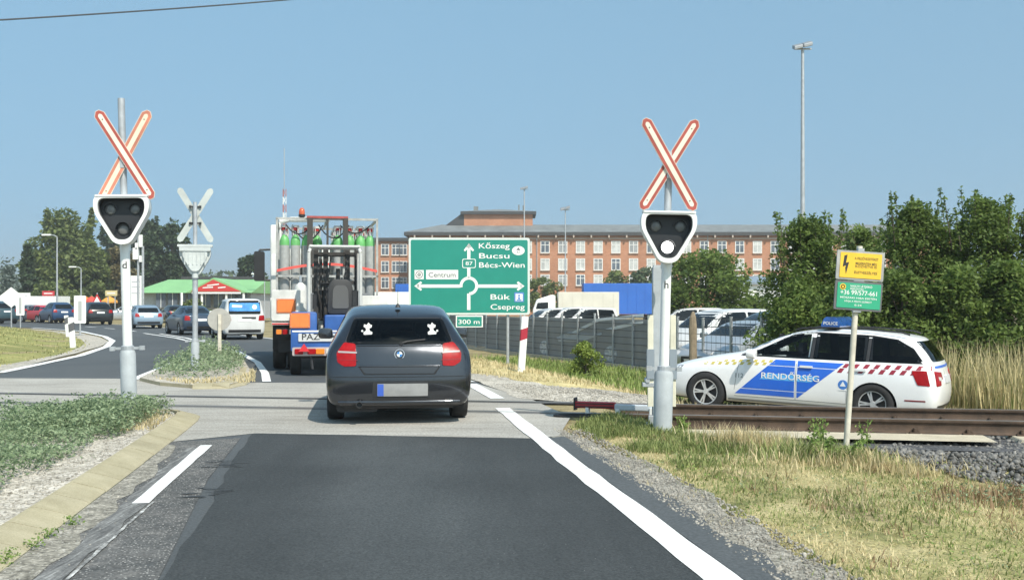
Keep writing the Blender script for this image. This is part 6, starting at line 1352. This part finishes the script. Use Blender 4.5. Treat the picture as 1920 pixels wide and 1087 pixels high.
for a in (352, 389, 434, 466): m = MB(); m.cyl((X_(a), -2.0, 0), (X_(a), -2.0, Z_(549)), .12, n=10); obj("column", m, white, gh)
bk = thing("brown_roofed_house", "brick house with a dark flat roof just behind the green-roofed hall", "building", (0, 140, 0)); m = MB(); m.box((-38.5, 4, 2.4), (7, 8, 4.8)); obj("wall", m, brick, bk); m = MB(); m.box((-38.8, 4, 5.0), (9, 9, .35)); obj("roof", m, eave_m, bk)
py_ = thing("pylon_sign", "tall white pylon sign in front of the green-roofed hall", "sign", (X_(294), 104, 0)); m = MB(); m.rbox((0, 0, 2.15), (1.25, .3, 4.3), .05); o = obj("slab", m, white, py_); m = MB()
for z, h in ((3.7, .12), (3.2, .1), (2.6, .1)): m.box((0, -.155, z), (.8, .01, h))
obj("faint_marks", m, mat("mark_grey", (.45, .47, .5), .5), o)
# roadside signs and box vans in the distance at the left
def far_sign(label, px, py0, py1, w, h, y, m_, nm="advertising_sign"):
    t = thing(nm, label, "sign", ((px - 960) / F * y, y, 0)); z = HC + (572 - py0) / F * y; m = MB(); m.box((-w * .3, .05, z / 2), (.1, .1, z)); m.box((w * .3, .05, z / 2), (.1, .1, z)); obj("legs", m, galv, t); m = MB(); m.rbox((0, -.03, z), (w, .12, h), .06, axis=1); f_ = obj("board", m, m_, t)
    m = MB(); m.box((0, -.095, z), (w * .7, .01, h * .22)); obj("faint_mark", m, white if m_ is not white else galv, f_)
far_sign("red roadside sign above the queue of cars, left of the tall lamp", 91, 550, 0, 1.35, .55, 118, mat("sign_red", (.52, .04, .05), .5))
far_sign("beige roadside sign just left of the left signal pole", 209, 549.5, 0, 1.3, .6, 118, mat("sign_beige", (.60, .50, .26), .5))
far_sign("white roadside board at the far left, above the teal people carrier", 40, 556, 0, 1.9, .8, 112, white)
wt = thing("warning_sign", "white triangular warning sign with a red edge standing by the bend", "road sign", ((182 - 960) / F * 100, 100, 0)); m = MB(); m.cyl((0, .03, 0), (0, .03, 2.6), .05, n=8); obj("post", m, galv, wt); m = MB(); m.prism(rounded([(-.62, 1.2 + .2), (.62, 1.4), (0, 2.5)], .08), -.02, .02, axis='y'); o = obj("red_edge", m, red_p, wt); m = MB(); m.prism([(-.4, 1.52), (.4, 1.52), (0, 2.25)], -.03, -.015, axis='y'); obj("white_face", m, white, o)
for k, (px_, c_) in enumerate(((160, (.70, .20, .03)), (172, (.55, .06, .04)), (205, (.65, .30, .05)))):
    y = 125; t = thing("parasol", ("orange", "dark red", "yellow-orange")[k] + " parasol in the distance behind the queue of cars", "parasol", ((px_ - 960) / F * y, y, 0)); m = MB(); m.lathe([(1.0, 1.9), (.5, 2.25), (.01, 2.5)], n=8); m.lathe([(1.0, 1.9), (1.0, 1.7)], n=8); obj("canopy", m, mat("parasol_%d" % k, c_, .7), t); m = MB(); m.cyl((0, 0, 0), (0, 0, 2.3), .04, n=6); obj("pole", m, white, t)
def box_van(label, px, y, L_, h, rz, body, cabm, z=0.0, cab=True, name="box_lorry"):
    t = thing(name, label, "lorry", ((px - 960) / F * y, y, z), rz); m = MB(); m.rbox((0, 0, (h + .9) / 2), (L_, 2.5, h - .9), .04, axis=0); bo = obj("box_body", m, body, t, bevel=.02)
    m = MB()
    for k in range(int(L_ / .9)): m.box((-L_ / 2 + .5 + k * .9, -1.262, (h + .9) / 2), (.03, .02, h - 1.1)); m.box((-L_ / 2 + .5 + k * .9, 1.262, (h + .9) / 2), (.03, .02, h - 1.1))
    obj("side_ribs", m, body, bo)
    if cab:
        m = MB(); m.prism(rounded([(L_ / 2 + .25, .5), (L_ / 2 + 2.2, .5), (L_ / 2 + 2.25, 1.4), (L_ / 2 + 1.9, h * .78), (L_ / 2 + .6, h * .92), (L_ / 2 + .25, h * .9)], .12, 3), -1.15, 1.15, axis='y'); c = obj("cab", m, cabm, t, smooth=40, bevel=.05)
        m = MB()
        for s_ in (-1, 1): m.prism(rounded([(L_ / 2 + .9, 1.5), (L_ / 2 + 2.0, 1.5), (L_ / 2 + 1.85, h * .68), (L_ / 2 + .9, h * .7)], .08), s_ * 1.155 - .006, s_ * 1.155 + .006, axis='y')
        obj("side_window", m, glass, c)
    m = MB(); m.box((.5, 0, .75), (L_ + 2, 1.0, .2)); obj("chassis", m, black, t)
    for x in (-L_ / 2 + 1.2, -L_ / 2 + 2.4, L_ / 2 + 1.2 if cab else L_ / 2 - 1):
        for s_ in (-1, 1): wheel(t, x, s_ * 1.05, .48, .28, s_, spokes=6, detail=False)
    return t
tarp_b = mat("tarpaulin_blue", (.025, .13, .50), .5, var=.08, vscale=.4); tarp_w = mat("tarpaulin_cream", (.66, .63, .55), .6, var=.08, vscale=.5)
box_van("white box lorry parked in the distance behind the dark blue people carrier", 74, 105, 5.0, 2.3, R(175), white, white)
box_van("blue curtain-sided trailer in the depot behind the fence", 1178, 112, 9.6, 4.1, R(181), tarp_b, white, gz, cab=False, name="trailer")
box_van("cream curtain-sided lorry with a white cab facing left, in the depot behind the fence", 1102, 96, 5.4, 3.0, R(180), tarp_w, white_car, gz)
box_van("white box trailer beyond the lorry, left of the green sign", 745, 104, 5.2, 3.1, R(180), white, white, gz, cab=False, name="trailer")
bt_ = thing("blue_container", "small blue container standing between the lorry and the green sign", "container", ((757 - 960) / F * 118, 118, gz), 0); m = MB(); m.rbox((0, 0, 2.2), (1.6, 2.4, 3.9), .03)
for k in range(6): m.box((-.7 + k * .28, -1.21, 2.2), (.08, .03, 3.6))
obj("shell", m, tarp_b, bt_)

# chain of fence posts with grey printed banners along the depot
FA, FB = Vector((6.2, 23.3, 0)), Vector((-3.4, 49.6, 0)); fd = (FB - FA).normalized(); fl = (FB - FA).length
fn_ = thing("banner_fence", "long wire fence with grey galvanised posts and printed grey banners, along the depot", "fence", (FA.x, FA.y, H(FA.x, FA.y) ), math.atan2(fd.y, fd.x))
gfx = MB(); ban = leaf_mat("banner_grey", (.33, .34, .345), (.47, .48, .485), .5, .9)
npost = int(fl / 1.32)
for i in range(npost + 1):
    x = i * 1.32; w = FA + fd * x; z0 = H(w.x, w.y) - H(FA.x, FA.y); m = MB(); m.box((x, 0, z0 + .72), (.055, .055, 1.64)); m.box((x, 0, z0 + 1.55), (.065, .065, .02)); obj("post", m, mat("fence_galv", (.40, .42, .43), .5, metal=.3, var=.15), fn_)
X0 = 5.4
for k in range(int((npost * 1.32 - X0) / 2.64)):
    a = X0 + k * 2.64; w = FA + fd * (a + 1.3); z0 = H(w.x, w.y) - H(FA.x, FA.y)
    m = MB(); n_ = 14
    V = []
    for j in range(n_ + 1):
        for l_ in range(7): V.append((a + 2.6 * j / n_ + .02, -.052 + .010 * math.sin(j * 1.1 + l_ * .9 + k), z0 + .10 + 1.32 * l_ / 6))
    m.add(V, [(j * 7 + l_, (j + 1) * 7 + l_, (j + 1) * 7 + l_ + 1, j * 7 + l_ + 1) for j in range(n_) for l_ in range(6)]); V2 = [(p[0], p[1] - .006, p[2]) for p in V]; m.add(V2, [(j * 7 + l_ + 1, (j + 1) * 7 + l_ + 1, (j + 1) * 7 + l_, j * 7 + l_) for j in range(n_) for l_ in range(6)])
    b_ = obj("banner", m, ban, fn_, smooth=60)
m = MB()
for z_ in np.linspace(.12, 1.5, 8): m.box((npost * .66, -.008, z_), (npost * 1.32, .014, .020))
for i in range(int(5.4 / .22)): m.box((i * .22, .022, .8), (.006, .006, 1.4))
obj("mesh_wires", m, mat("wire_grey", (.12, .125, .13), .5, metal=.3), fn_)
m = MB(); m.box((npost * .66, .03, -.02), (npost * 1.32, .18, .26)); obj("kerb_footing", m, slab_m, fn_)
# pale printed picture of a car on the banners
pm_ = leaf_mat("print_pale", (.66, .69, .72), (.70, .73, .76), .5); pm2 = leaf_mat("print_light", (.88, .9, .9), (.92, .93, .93), .5); m = MB()
def fxz(px, py):
    # where the sight line through the photo pixel meets the banner plane, as a length along the fence
    rx_ = (px - 960) / F; a = FA; # a + s*fd = t*(rx,1)
    s_ = (a.x - rx_ * a.y) / (rx_ * fd.y - fd.x); Y = a.y + s_ * fd.y; return (s_, HC - (py - HY) / F * Y - H(FA.x, FA.y))
def fp(pts, mi=0, y0=-.028): m.prism([fxz(*p) for p in pts], y0, y0 + .004, axis='y', mi=mi)
fp([(1205, 588), (1120, 597), (1060, 628), (1064, 631), (1122, 602), (1205, 594)], 1); fp([(1042, 632), (1066, 622), (1110, 627), (1126, 624), (1127, 627), (1090, 640), (1046, 640)], 0)
fp([(1128, 618), (1175, 606), (1204, 602), (1204, 606), (1150, 618)], 1, -.026)
for cx_, cy_, rx_, ry_ in ((1019, 651, 9, 13), (1143, 663, 12, 15)):
    fp([(cx_ + rx_ * math.cos(t), cy_ + ry_ * math.sin(t)) for t in np.linspace(0, 6.283, 19)[:-1]], 0, -.034)
    for k in range(6): a = k * 1.047; fp([(cx_ + rx_ * .85 * math.cos(a - .2), cy_ + ry_ * .85 * math.sin(a - .2)), (cx_ + rx_ * .85 * math.cos(a + .2), cy_ + ry_ * .85 * math.sin(a + .2)), (cx_ + 1.5 * math.cos(a + .6), cy_ + 1.5 * math.sin(a + .6)), (cx_ + 1.5 * math.cos(a - .6), cy_ + 1.5 * math.sin(a - .6))], 1, -.029)
obj("printed_picture", m, [pm_, pm2], fn_)
# timber stump against the fence
ts = MB(); px_ = (1287 - 960) / F * 25.2; ts.lathe([(.12, -.1), (.10, .3), (.085, .9), (.09, 1.35), (.07, 1.6), (.03, 1.72), (.001, 1.73)], n=10); tsr = random.Random(2); ts.v = [(x + tsr.uniform(-.012, .012), y + tsr.uniform(-.012, .012), z) for x, y, z in ts.v]
tag(obj("tree_stump", ts, mat("weathered_wood", (.24, .19, .13), .9, var=.3, vscale=6, bump=.4), loc=(px_, 24.3, H(px_, 24.3))), "tall bare weathered tree stump in front of the fence beside the parked white cars", "tree stump")
# cars parked in the lot behind the fence
def lot(name, label, kind, paint, px, y, hdg): x = (px - 960) / F * y; return simple_car(name, label, kind, paint, (x, y, H(x, y)), R(hdg))
lot("delivery_van", "white parked car with a sloping bonnet, nearest behind the fence by the tree stump", 'van', white_van, 1345, 33.0, 215)
lot("parked_car", "silver parked hatchback behind the fence just above the police car's bonnet", 'hatch', silv, 1392, 28.5, 222)
lot("parked_car", "dark parked car behind the fence against the hedge", 'suv', teal, 1437, 31.5, 200)
lot("parked_car", "white car roof showing above the fence right of the lit signal", 'van', white_van, 1284, 55, 180)
for k, px_ in enumerate((1030, 1062, 1094)):
    lot("delivery_van", ("leftmost of three white vans parked in a row behind the banner fence", "middle one of three white vans parked in a row behind the banner fence", "rightmost of three white vans parked in a row behind the banner fence")[k], 'van', white_van, px_, 62, 205)

# lamps and masts
def lamp(label, px, ptop, y, r, z0, kind="flood", name="lamp_post"):
    x = (px - 960) / F * y; h = HC + (572 - ptop) / F * y - z0; t = thing(name, label, "lamp post", (x, y, z0)); m = MB(); m.cyl((0, 0, 0), (0, 0, h - .2), r, r * .55, n=12); obj("pole", m, galv, t, smooth=40)
    m = MB()
    if kind == "flood":
        m.box((0, 0, h - .22), (1.0, .12, .08)); o = obj("crossbar", m, galv, t)
        for dx in (-.3, .25): q_ = MB(); q_.rbox((dx, -.05, h), (.5, .55, .22), .05, axis=0); q_.v = [(a, b, c + b * .35 + a * .25) for a, b, c in q_.v]; obj("floodlight", q_, mat("lamp_housing", (.30, .31, .32), .4, metal=.3), o, bevel=.02)
    else:
        m.tube([(0, 0, h - .2), (-.25 * 1, 0, h - .06), (-.8, 0, h)], .04, 8); o = obj("bracket", m, galv, t); q_ = MB(); q_.rbox((-.95, 0, h - .02), (.8, .3, .14), .06); obj("lamp_head", q_, white, o, bevel=.02)
    return t
lamp("tall floodlight mast rising behind the hedge above the yellow sign", 1505, 85, 62, .16, gz)
lamp("thin floodlight pole above the right end of the green sign", 983, 352, 150, .14, gz)
lamp("thin floodlight pole between the green sign and the lit signal", 1060, 390, 120, .10, gz)
lamp("street lamp with a pale head in front of the big leafy tree at the left", 107, 440, 95, .10, 0, "arm")
lamp("shorter street lamp between the big leafy tree and the left signal", 152, 500, 120, .10, 0, "arm")
lamp("small street lamp just left of the lorry's cab", 496, 513, 110, .08, 0, "arm")
t = thing("antenna_pole", "grey pole with white antenna boxes right behind the left signal", "antenna pole", ((262 - 960) / F * 84, 84, 0)); z_ = HC + (572 - 440) / F * 84
m = MB(); m.cyl((-.12, 0, 0), (-.12, 0, z_), .09, n=10); m.cyl((.25, 0, 0), (.25, 0, z_ - .9), .10, n=10); obj("pole", m, galv, t)
for dx, dz, w, h in ((.12, -.5, .3, .95), (-.28, -1.5, .42, .9), (.1, -1.9, .2, .5), (-.2, -.9, .22, .5)): m = MB(); m.rbox((dx, -.14, z_ + dz), (w, .2, h), .04); obj("antenna_box", m, white, t)
t = thing("radio_mast", "distant slender red and white radio mast above the lorry", "mast", ((533 - 960) / F * 400, 400, 0)); zt = HC + 257 / F * 400
for k in range(10):
    m = MB(); z0, z1 = zt * .30 + zt * .55 * k / 10, zt * .30 + zt * .55 * (k + 1) / 10
    for a in range(3): m.cyl((.7 * math.cos(a * 2.09), .7 * math.sin(a * 2.09), z0), (.7 * math.cos(a * 2.09), .7 * math.sin(a * 2.09), z1), .13, n=5); b = a + 1; m.cyl((.7 * math.cos(a * 2.09), .7 * math.sin(a * 2.09), z0), (.7 * math.cos(b * 2.09), .7 * math.sin(b * 2.09), z1), .09, n=5)
    obj("mast_section", m, mat("mast_red", (.42, .12, .10), .6) if k % 2 else white, t)
m = MB(); m.cyl((0, 0, 0), (0, 0, zt * .3), .8, n=8); m.cyl((0, 0, zt * .85), (0, 0, zt * 1.14), .18, n=6); obj("spire", m, galv, t)

# trees
bark = mat("bark", (.10, .08, .06), .95, var=.3, vscale=6, bump=.5)
def prof_r(shape, t):
    if shape == 'round': return np.sqrt(np.clip(1 - (2 * t - 1) ** 2, 0, 1)) ** .8
    if shape == 'cone': return np.clip(1 - t, 0, 1) * .95 + .05
    if shape == 'column': return np.clip(np.minimum(t * 5, (1 - t) * 3.2), 0, 1) ** .7
    if shape == 'bush': return np.clip(1 - t ** 2.6, 0, 1) ** .7
    return np.clip(np.minimum(t * 3 + .2, (1 - t) * 2.2), 0, 1) ** .6
def tree(name, label, x, y, h, w, lo, n, size, m_, shape='round', clumps=60, cr=.16, seed=0, depth=1.0, trunk=True, cat="tree", group=None, spiky=0, z=None):
    global rng
    rng = np.random.default_rng(seed + 100); z0 = H(x, y) if z is None else z
    t = thing(name, label, cat, (x, y, z0), 0, group)
    th = rng.random(clumps); a = rng.random(clumps) * 6.283; rad = prof_r(shape, th) * (.35 + .65 * rng.random(clumps) ** .5) * w / 2 * (.85 + .3 * rng.random(clumps))
    C = np.stack([rad * np.cos(a), rad * np.sin(a) * depth, h * (lo + (1 - lo) * (.04 + .92 * th))], 1)
    R_ = cr * w * (.6 + .8 * rng.random(clumps)) * (.55 if shape in ('cone', 'column') else 1)
    wgt = R_ ** 2; idx = rng.choice(clumps, n, p=wgt / wgt.sum())
    d = rng.normal(size=(n, 3)); d /= np.linalg.norm(d, axis=1)[:, None]; d[:, 2] = d[:, 2] * .75 + .06
    Pn = C[idx] + d * (R_[idx] * (.35 + .75 * rng.random(n) ** .6))[:, None]
    if spiky:
        ns = int(n * .06); k = rng.integers(0, spiky, ns); r2 = np.random.default_rng(seed + 5)
        tip = np.stack([(r2.random(spiky) - .5) * w * .8, (r2.random(spiky) - .5) * w * .5 * depth, h * (.90 + .17 * r2.random(spiky))], 1); root = tip * np.array([.8, .8, 1]); root[:, 2] = h * .72
        u = rng.random(ns) ** .8; Pn = np.concatenate([Pn, root[k] * (1 - u)[:, None] + tip[k] * u[:, None] + rng.normal(size=(ns, 3)) * (.16 * (1.35 - u))[:, None] * size * 16 * .5])
    Pn[:, 2] = np.maximum(Pn[:, 2], h * lo * .5 + .02)
    V, Fq = leaves(Pn, np.full(len(Pn), size)); np_obj("crown", V, Fq, m_, t)
    if trunk:
        m = MB(); r0 = max(.03, h * .022); m.cyl((0, 0, -.2), (0, 0, h * .45), r0, r0 * .7, 10); m.cyl((0, 0, h * .45), (w * .02, 0, h * .9), r0 * .7, r0 * .15, 8)
        for k in range(0, clumps, max(1, clumps // 18)):
            zb_ = min(C[k, 2] * .7, h * .7); m.cyl((0, 0, zb_), tuple(C[k]), r0 * .38, r0 * .08, 6)
        if spiky:
            for k in range(spiky): m.cyl(tuple(root[k]), tuple(tip[k]), r0 * .18, r0 * .04, 5)
        obj("trunk", m, bark, t, smooth=60)
    return t
gl_hedge = leaf_mat("hedge_leaf", (.042, .08, .018), (.25, .34, .085), .5, 1.4)
gl_dark = leaf_mat("dark_leaf", (.02, .04, .024), (.10, .15, .065), .3, .5)
gl_mid = leaf_mat("mid_leaf", (.05, .075, .022), (.25, .30, .10), .4, .35)
gl_brown = leaf_mat("brownish_leaf", (.07, .06, .028), (.26, .22, .10), .35, .4)
gl_blue = leaf_mat("blue_spruce", (.08, .11, .10), (.30, .36, .33), .2, .5)
gl_far = leaf_mat("far_leaf", (.05, .08, .05), (.17, .22, .11), .3, .2)
gl_lime = leaf_mat("lime_leaf", (.09, .14, .025), (.36, .44, .10), .4, 2)
def px_tree(name, label, px, ptop, y, wpx, n, size, m_, **k):
    x = (px - 960) / F * y; z0 = k.pop('z', None); g0_ = H(x, y) if z0 is None else z0; h = HC + (572 - ptop) / F * y - g0_
    return tree(name, label, x, y, h, wpx / F * y, k.pop('lo', .12), n, size, m_, z=z0, **k)
# hedge behind the police car
px_tree("hedge_tree", "leafy tree at the left end of the hedge, left of the yellow sign", 1515, 412, 24.5, 175, 24000, .044, gl_hedge, shape='bush', lo=.02, clumps=150, cr=.13, seed=1, depth=.9, spiky=16)
px_tree("hedge_tree", "lower wispy tree in the dip of the hedge behind the yellow sign", 1612, 425, 28, 130, 12000, .046, gl_hedge, shape='bush', lo=.02, clumps=90, cr=.13, seed=2, spiky=13)
px_tree("hedge_tree", "tall bushy tree in the hedge just right of the yellow sign", 1715, 385, 24, 190, 27000, .044, gl_hedge, shape='bush', lo=.02, clumps=170, cr=.13, seed=3, depth=.9, spiky=16)
px_tree("hedge_tree", "tallest bushy tree of the hedge, near the right edge of the photo", 1845, 372, 23.5, 200, 28000, .044, gl_hedge, shape='bush', lo=.02, clumps=170, cr=.13, seed=4, depth=.9, spiky=18)
px_tree("hedge_tree", "bushy tree of the hedge cut off by the right edge of the photo", 1985, 380, 23, 200, 14000, .055, gl_hedge, shape='bush', lo=.02, clumps=140, cr=.13, seed=5, depth=.9, spiky=16)
for k, (px_, pt, lab, y_) in enumerate(((1496, 530, "low shrub at the hedge's left foot, over the police car's windscreen", 23), (1600, 505, "low shrub at the hedge's foot, behind the police car's roof light", 22), (1690, 500, "low shrub at the hedge's foot, behind the police car's tailgate", 21.8), (1790, 495, "low shrub at the hedge's foot, behind the tall dry grass", 21.6), (1890, 490, "low shrub at the hedge's foot by the right photo edge", 21.4))):
    px_tree("hedge_shrub", lab, px_, pt, y_, 150, 9000, .05, gl_hedge, shape='bush', lo=.01, clumps=90, cr=.15, seed=20 + k, trunk=True, cat="shrub")
px_tree("round_tree", "round dark green tree between the lit signal and the low white building", 1322, 478, 58, 150, 15000, .11, gl_hedge, shape='round', lo=.05, clumps=110, cr=.15, seed=7)
px_tree("shrub", "small dark shrub at the right foot of the round tree", 1420, 560, 60, 90, 4000, .11, gl_hedge, shape='bush', lo=.02, clumps=40, cr=.18, seed=8, cat="shrub")
px_tree("small_tree", "small olive tree in front of the brick building, above the blue trailer", 1152, 512, 140, 60, 2500, .22, gl_mid, seed=9, clumps=40)
px_tree("small_tree", "greyish small tree just left of the lit signal, before the brick building", 1208, 502, 130, 55, 2500, .22, gl_far, seed=10, clumps=40)
px_tree("small_tree", "small green tree at the right edge of the green sign", 1018, 520, 140, 60, 2500, .22, gl_mid, seed=11, clumps=40)
px_tree("shrub", "bright green shrub in the grass in front of the banner fence", 1098, 646, 26.2, 62, 3200, .035, gl_lime, shape='bush', lo=.03, clumps=50, cr=.17, seed=12, cat="shrub")
# left background
px_tree("leafy_tree", "big leafy green tree at the left behind the tall street lamp", 118, 402, 150, 130, 16000, .30, gl_mid, shape='egg', lo=.06, clumps=130, cr=.15, seed=30, spiky=5)
px_tree("leafy_tree", "lower leafy tree overlapping the right side of the big leafy tree", 160, 450, 145, 80, 8000, .30, gl_mid, shape='egg', lo=.05, clumps=80, cr=.16, seed=31)
px_tree("spruce_tree", "dark narrow spruce left of the big leafy tree", 52, 455, 140, 46, 6000, .26, gl_dark, shape='cone', lo=.03, clumps=110, cr=.2, seed=32)
px_tree("spruce_tree", "pale blue-grey spruce at the left edge of the photo", 18, 498, 125, 56, 5000, .24, gl_blue, shape='cone', lo=.03, clumps=90, cr=.2, seed=33)
px_tree("poplar_tree", "dark columnar poplar just left of the left signal", 201, 412, 190, 36, 6000, .34, gl_dark, shape='column', lo=.03, clumps=90, cr=.3, seed=34)
px_tree("brown_tree", "brownish tree behind the left signal's pole", 222, 468, 150, 66, 7000, .28, gl_brown, shape='round', lo=.05, clumps=70, cr=.17, seed=35)
px_tree("dark_tree", "dark tree right of the left signal head, with an uneven top", 276, 415, 165, 60, 8000, .32, gl_dark, shape='egg', lo=.04, clumps=70, cr=.17, seed=36, spiky=4)
px_tree("dark_tree", "wispy dark tree right behind the blank pale cross's pole", 322, 420, 165, 70, 6500, .30, gl_dark, shape='egg', lo=.1, clumps=60, cr=.15, seed=37, spiky=5)
px_tree("dark_tree", "low dark tree above the green roof, left of the blank signal", 318, 470, 170, 100, 7000, .32, gl_dark, shape='bush', lo=.03, clumps=70, cr=.16, seed=38)
px_tree("dark_tree", "dark round tree above the red gable, left of the lorry", 470, 478, 160, 55, 4500, .30, gl_dark, shape='egg', lo=.05, clumps=60, cr=.17, seed=39)
px_tree("shrub", "green shrub in front of the hall between the dark blue saloon and the pylon sign", 365, 564, 75, 62, 4000, .12, gl_mid, shape='bush', lo=.02, clumps=50, cr=.16, seed=40, cat="shrub")
px_tree("shrub", "low dark shrub beneath the big leafy tree", 95, 540, 135, 110, 5000, .26, gl_mid, shape='bush', lo=.02, clumps=50, cr=.16, seed=41, cat="shrub")
# far-off wood along the horizon
rng = np.random.default_rng(77); n = 26000; X = np.concatenate([rng.uniform(-260, 40, n), rng.uniform(20, 330, n // 2)]); Y = 300 + rng.uniform(-8, 25, len(X)) ; hh_ = 9 + 4 * np.sin(X * .11) + 2.5 * np.sin(X * .37 + 1) + 1.5 * np.sin(X * .9); Zw = rng.random(len(X)) ** .7 * hh_
V, Fq = leaves(np.stack([X, Y, Zw], 1), np.full(len(X), .75)); tag(np_obj("distant_wood", V, Fq, gl_far), kind='stuff')
m = MB(); 
hx = np.linspace(-3000, 3000, 80); hz = 26 + 16 * np.sin(hx * .0021 + 1) + 8 * np.sin(hx * .006); k = len(hx)
m.add([(x, 2600, -5) for x in hx] + [(x, 3000, z) for x, z in zip(hx, hz)] + [(x, 3400, -5) for x in hx], [(i, i + 1, k + i + 1, k + i) for i in range(k - 1)] + [(k + i, k + i + 1, 2 * k + i + 1, 2 * k + i) for i in range(k - 1)])
struct(obj("hills", m, mat("hill", (.10, .13, .10), .95), smooth=60))
# weed plants beside the information sign
def weed_plant(label, px, py, h, n, w, seed):
    global rng
    rng = np.random.default_rng(seed); x, y = G(px, py, -.12); t = thing("weed_plant", label, "weed", (x, y, H(x, y))); st = [(rng.normal() * w * .5, rng.normal() * w * .5, h * (.6 + .5 * rng.random())) for _ in range(n)]; m = MB(); C = []
    for s_ in st:
        m.cyl((s_[0] * .2, s_[1] * .2, -.02), s_, .006, .002, 5)
        for u in rng.random(70): p = np.array([s_[0] * (.2 + .8 * u), s_[1] * (.2 + .8 * u), s_[2] * u]); C.append(p + rng.normal(size=3) * np.array([.035, .035, .01]) * (1.2 - u * .7))
    obj("stem", m, grn_m, t); V, Fq = leaves(np.array(C), np.full(len(C), .022), up=.2, ar=.4); np_obj("leaves", V, Fq, lush_m, t)
weed_plant("tall green weed left of the leaning sign post", 1540, 862, .44, 5, .14, 1)
weed_plant("tall single green weed right of the leaning sign post", 1625, 862, .42, 2, .05, 2)
weed_plant("low green weed at the foot of the leaning sign post", 1560, 880, .24, 7, .2, 3)
weed_plant("thin green weed by the right signal's base", 1280, 800, .22, 5, .14, 4)
# ================================================================ summer haze
hz = bpy.data.materials.new("haze_air"); hz.use_nodes = True; t = hz.node_tree; t.nodes.remove(t.nodes["Principled BSDF"])
pv = t.nodes.new("ShaderNodeVolumePrincipled"); pv.inputs["Color"].default_value = (.92, .91, .88, 1); pv.inputs["Density"].default_value = .0007; pv.inputs["Anisotropy"].default_value = .2
t.links.new(pv.outputs[0], t.nodes["Material Output"].inputs["Volume"])
m = MB(); m.box((0, 2040, 30), (8400, 5200, 68)); tag(obj("haze", m, hz), kind='stuff')
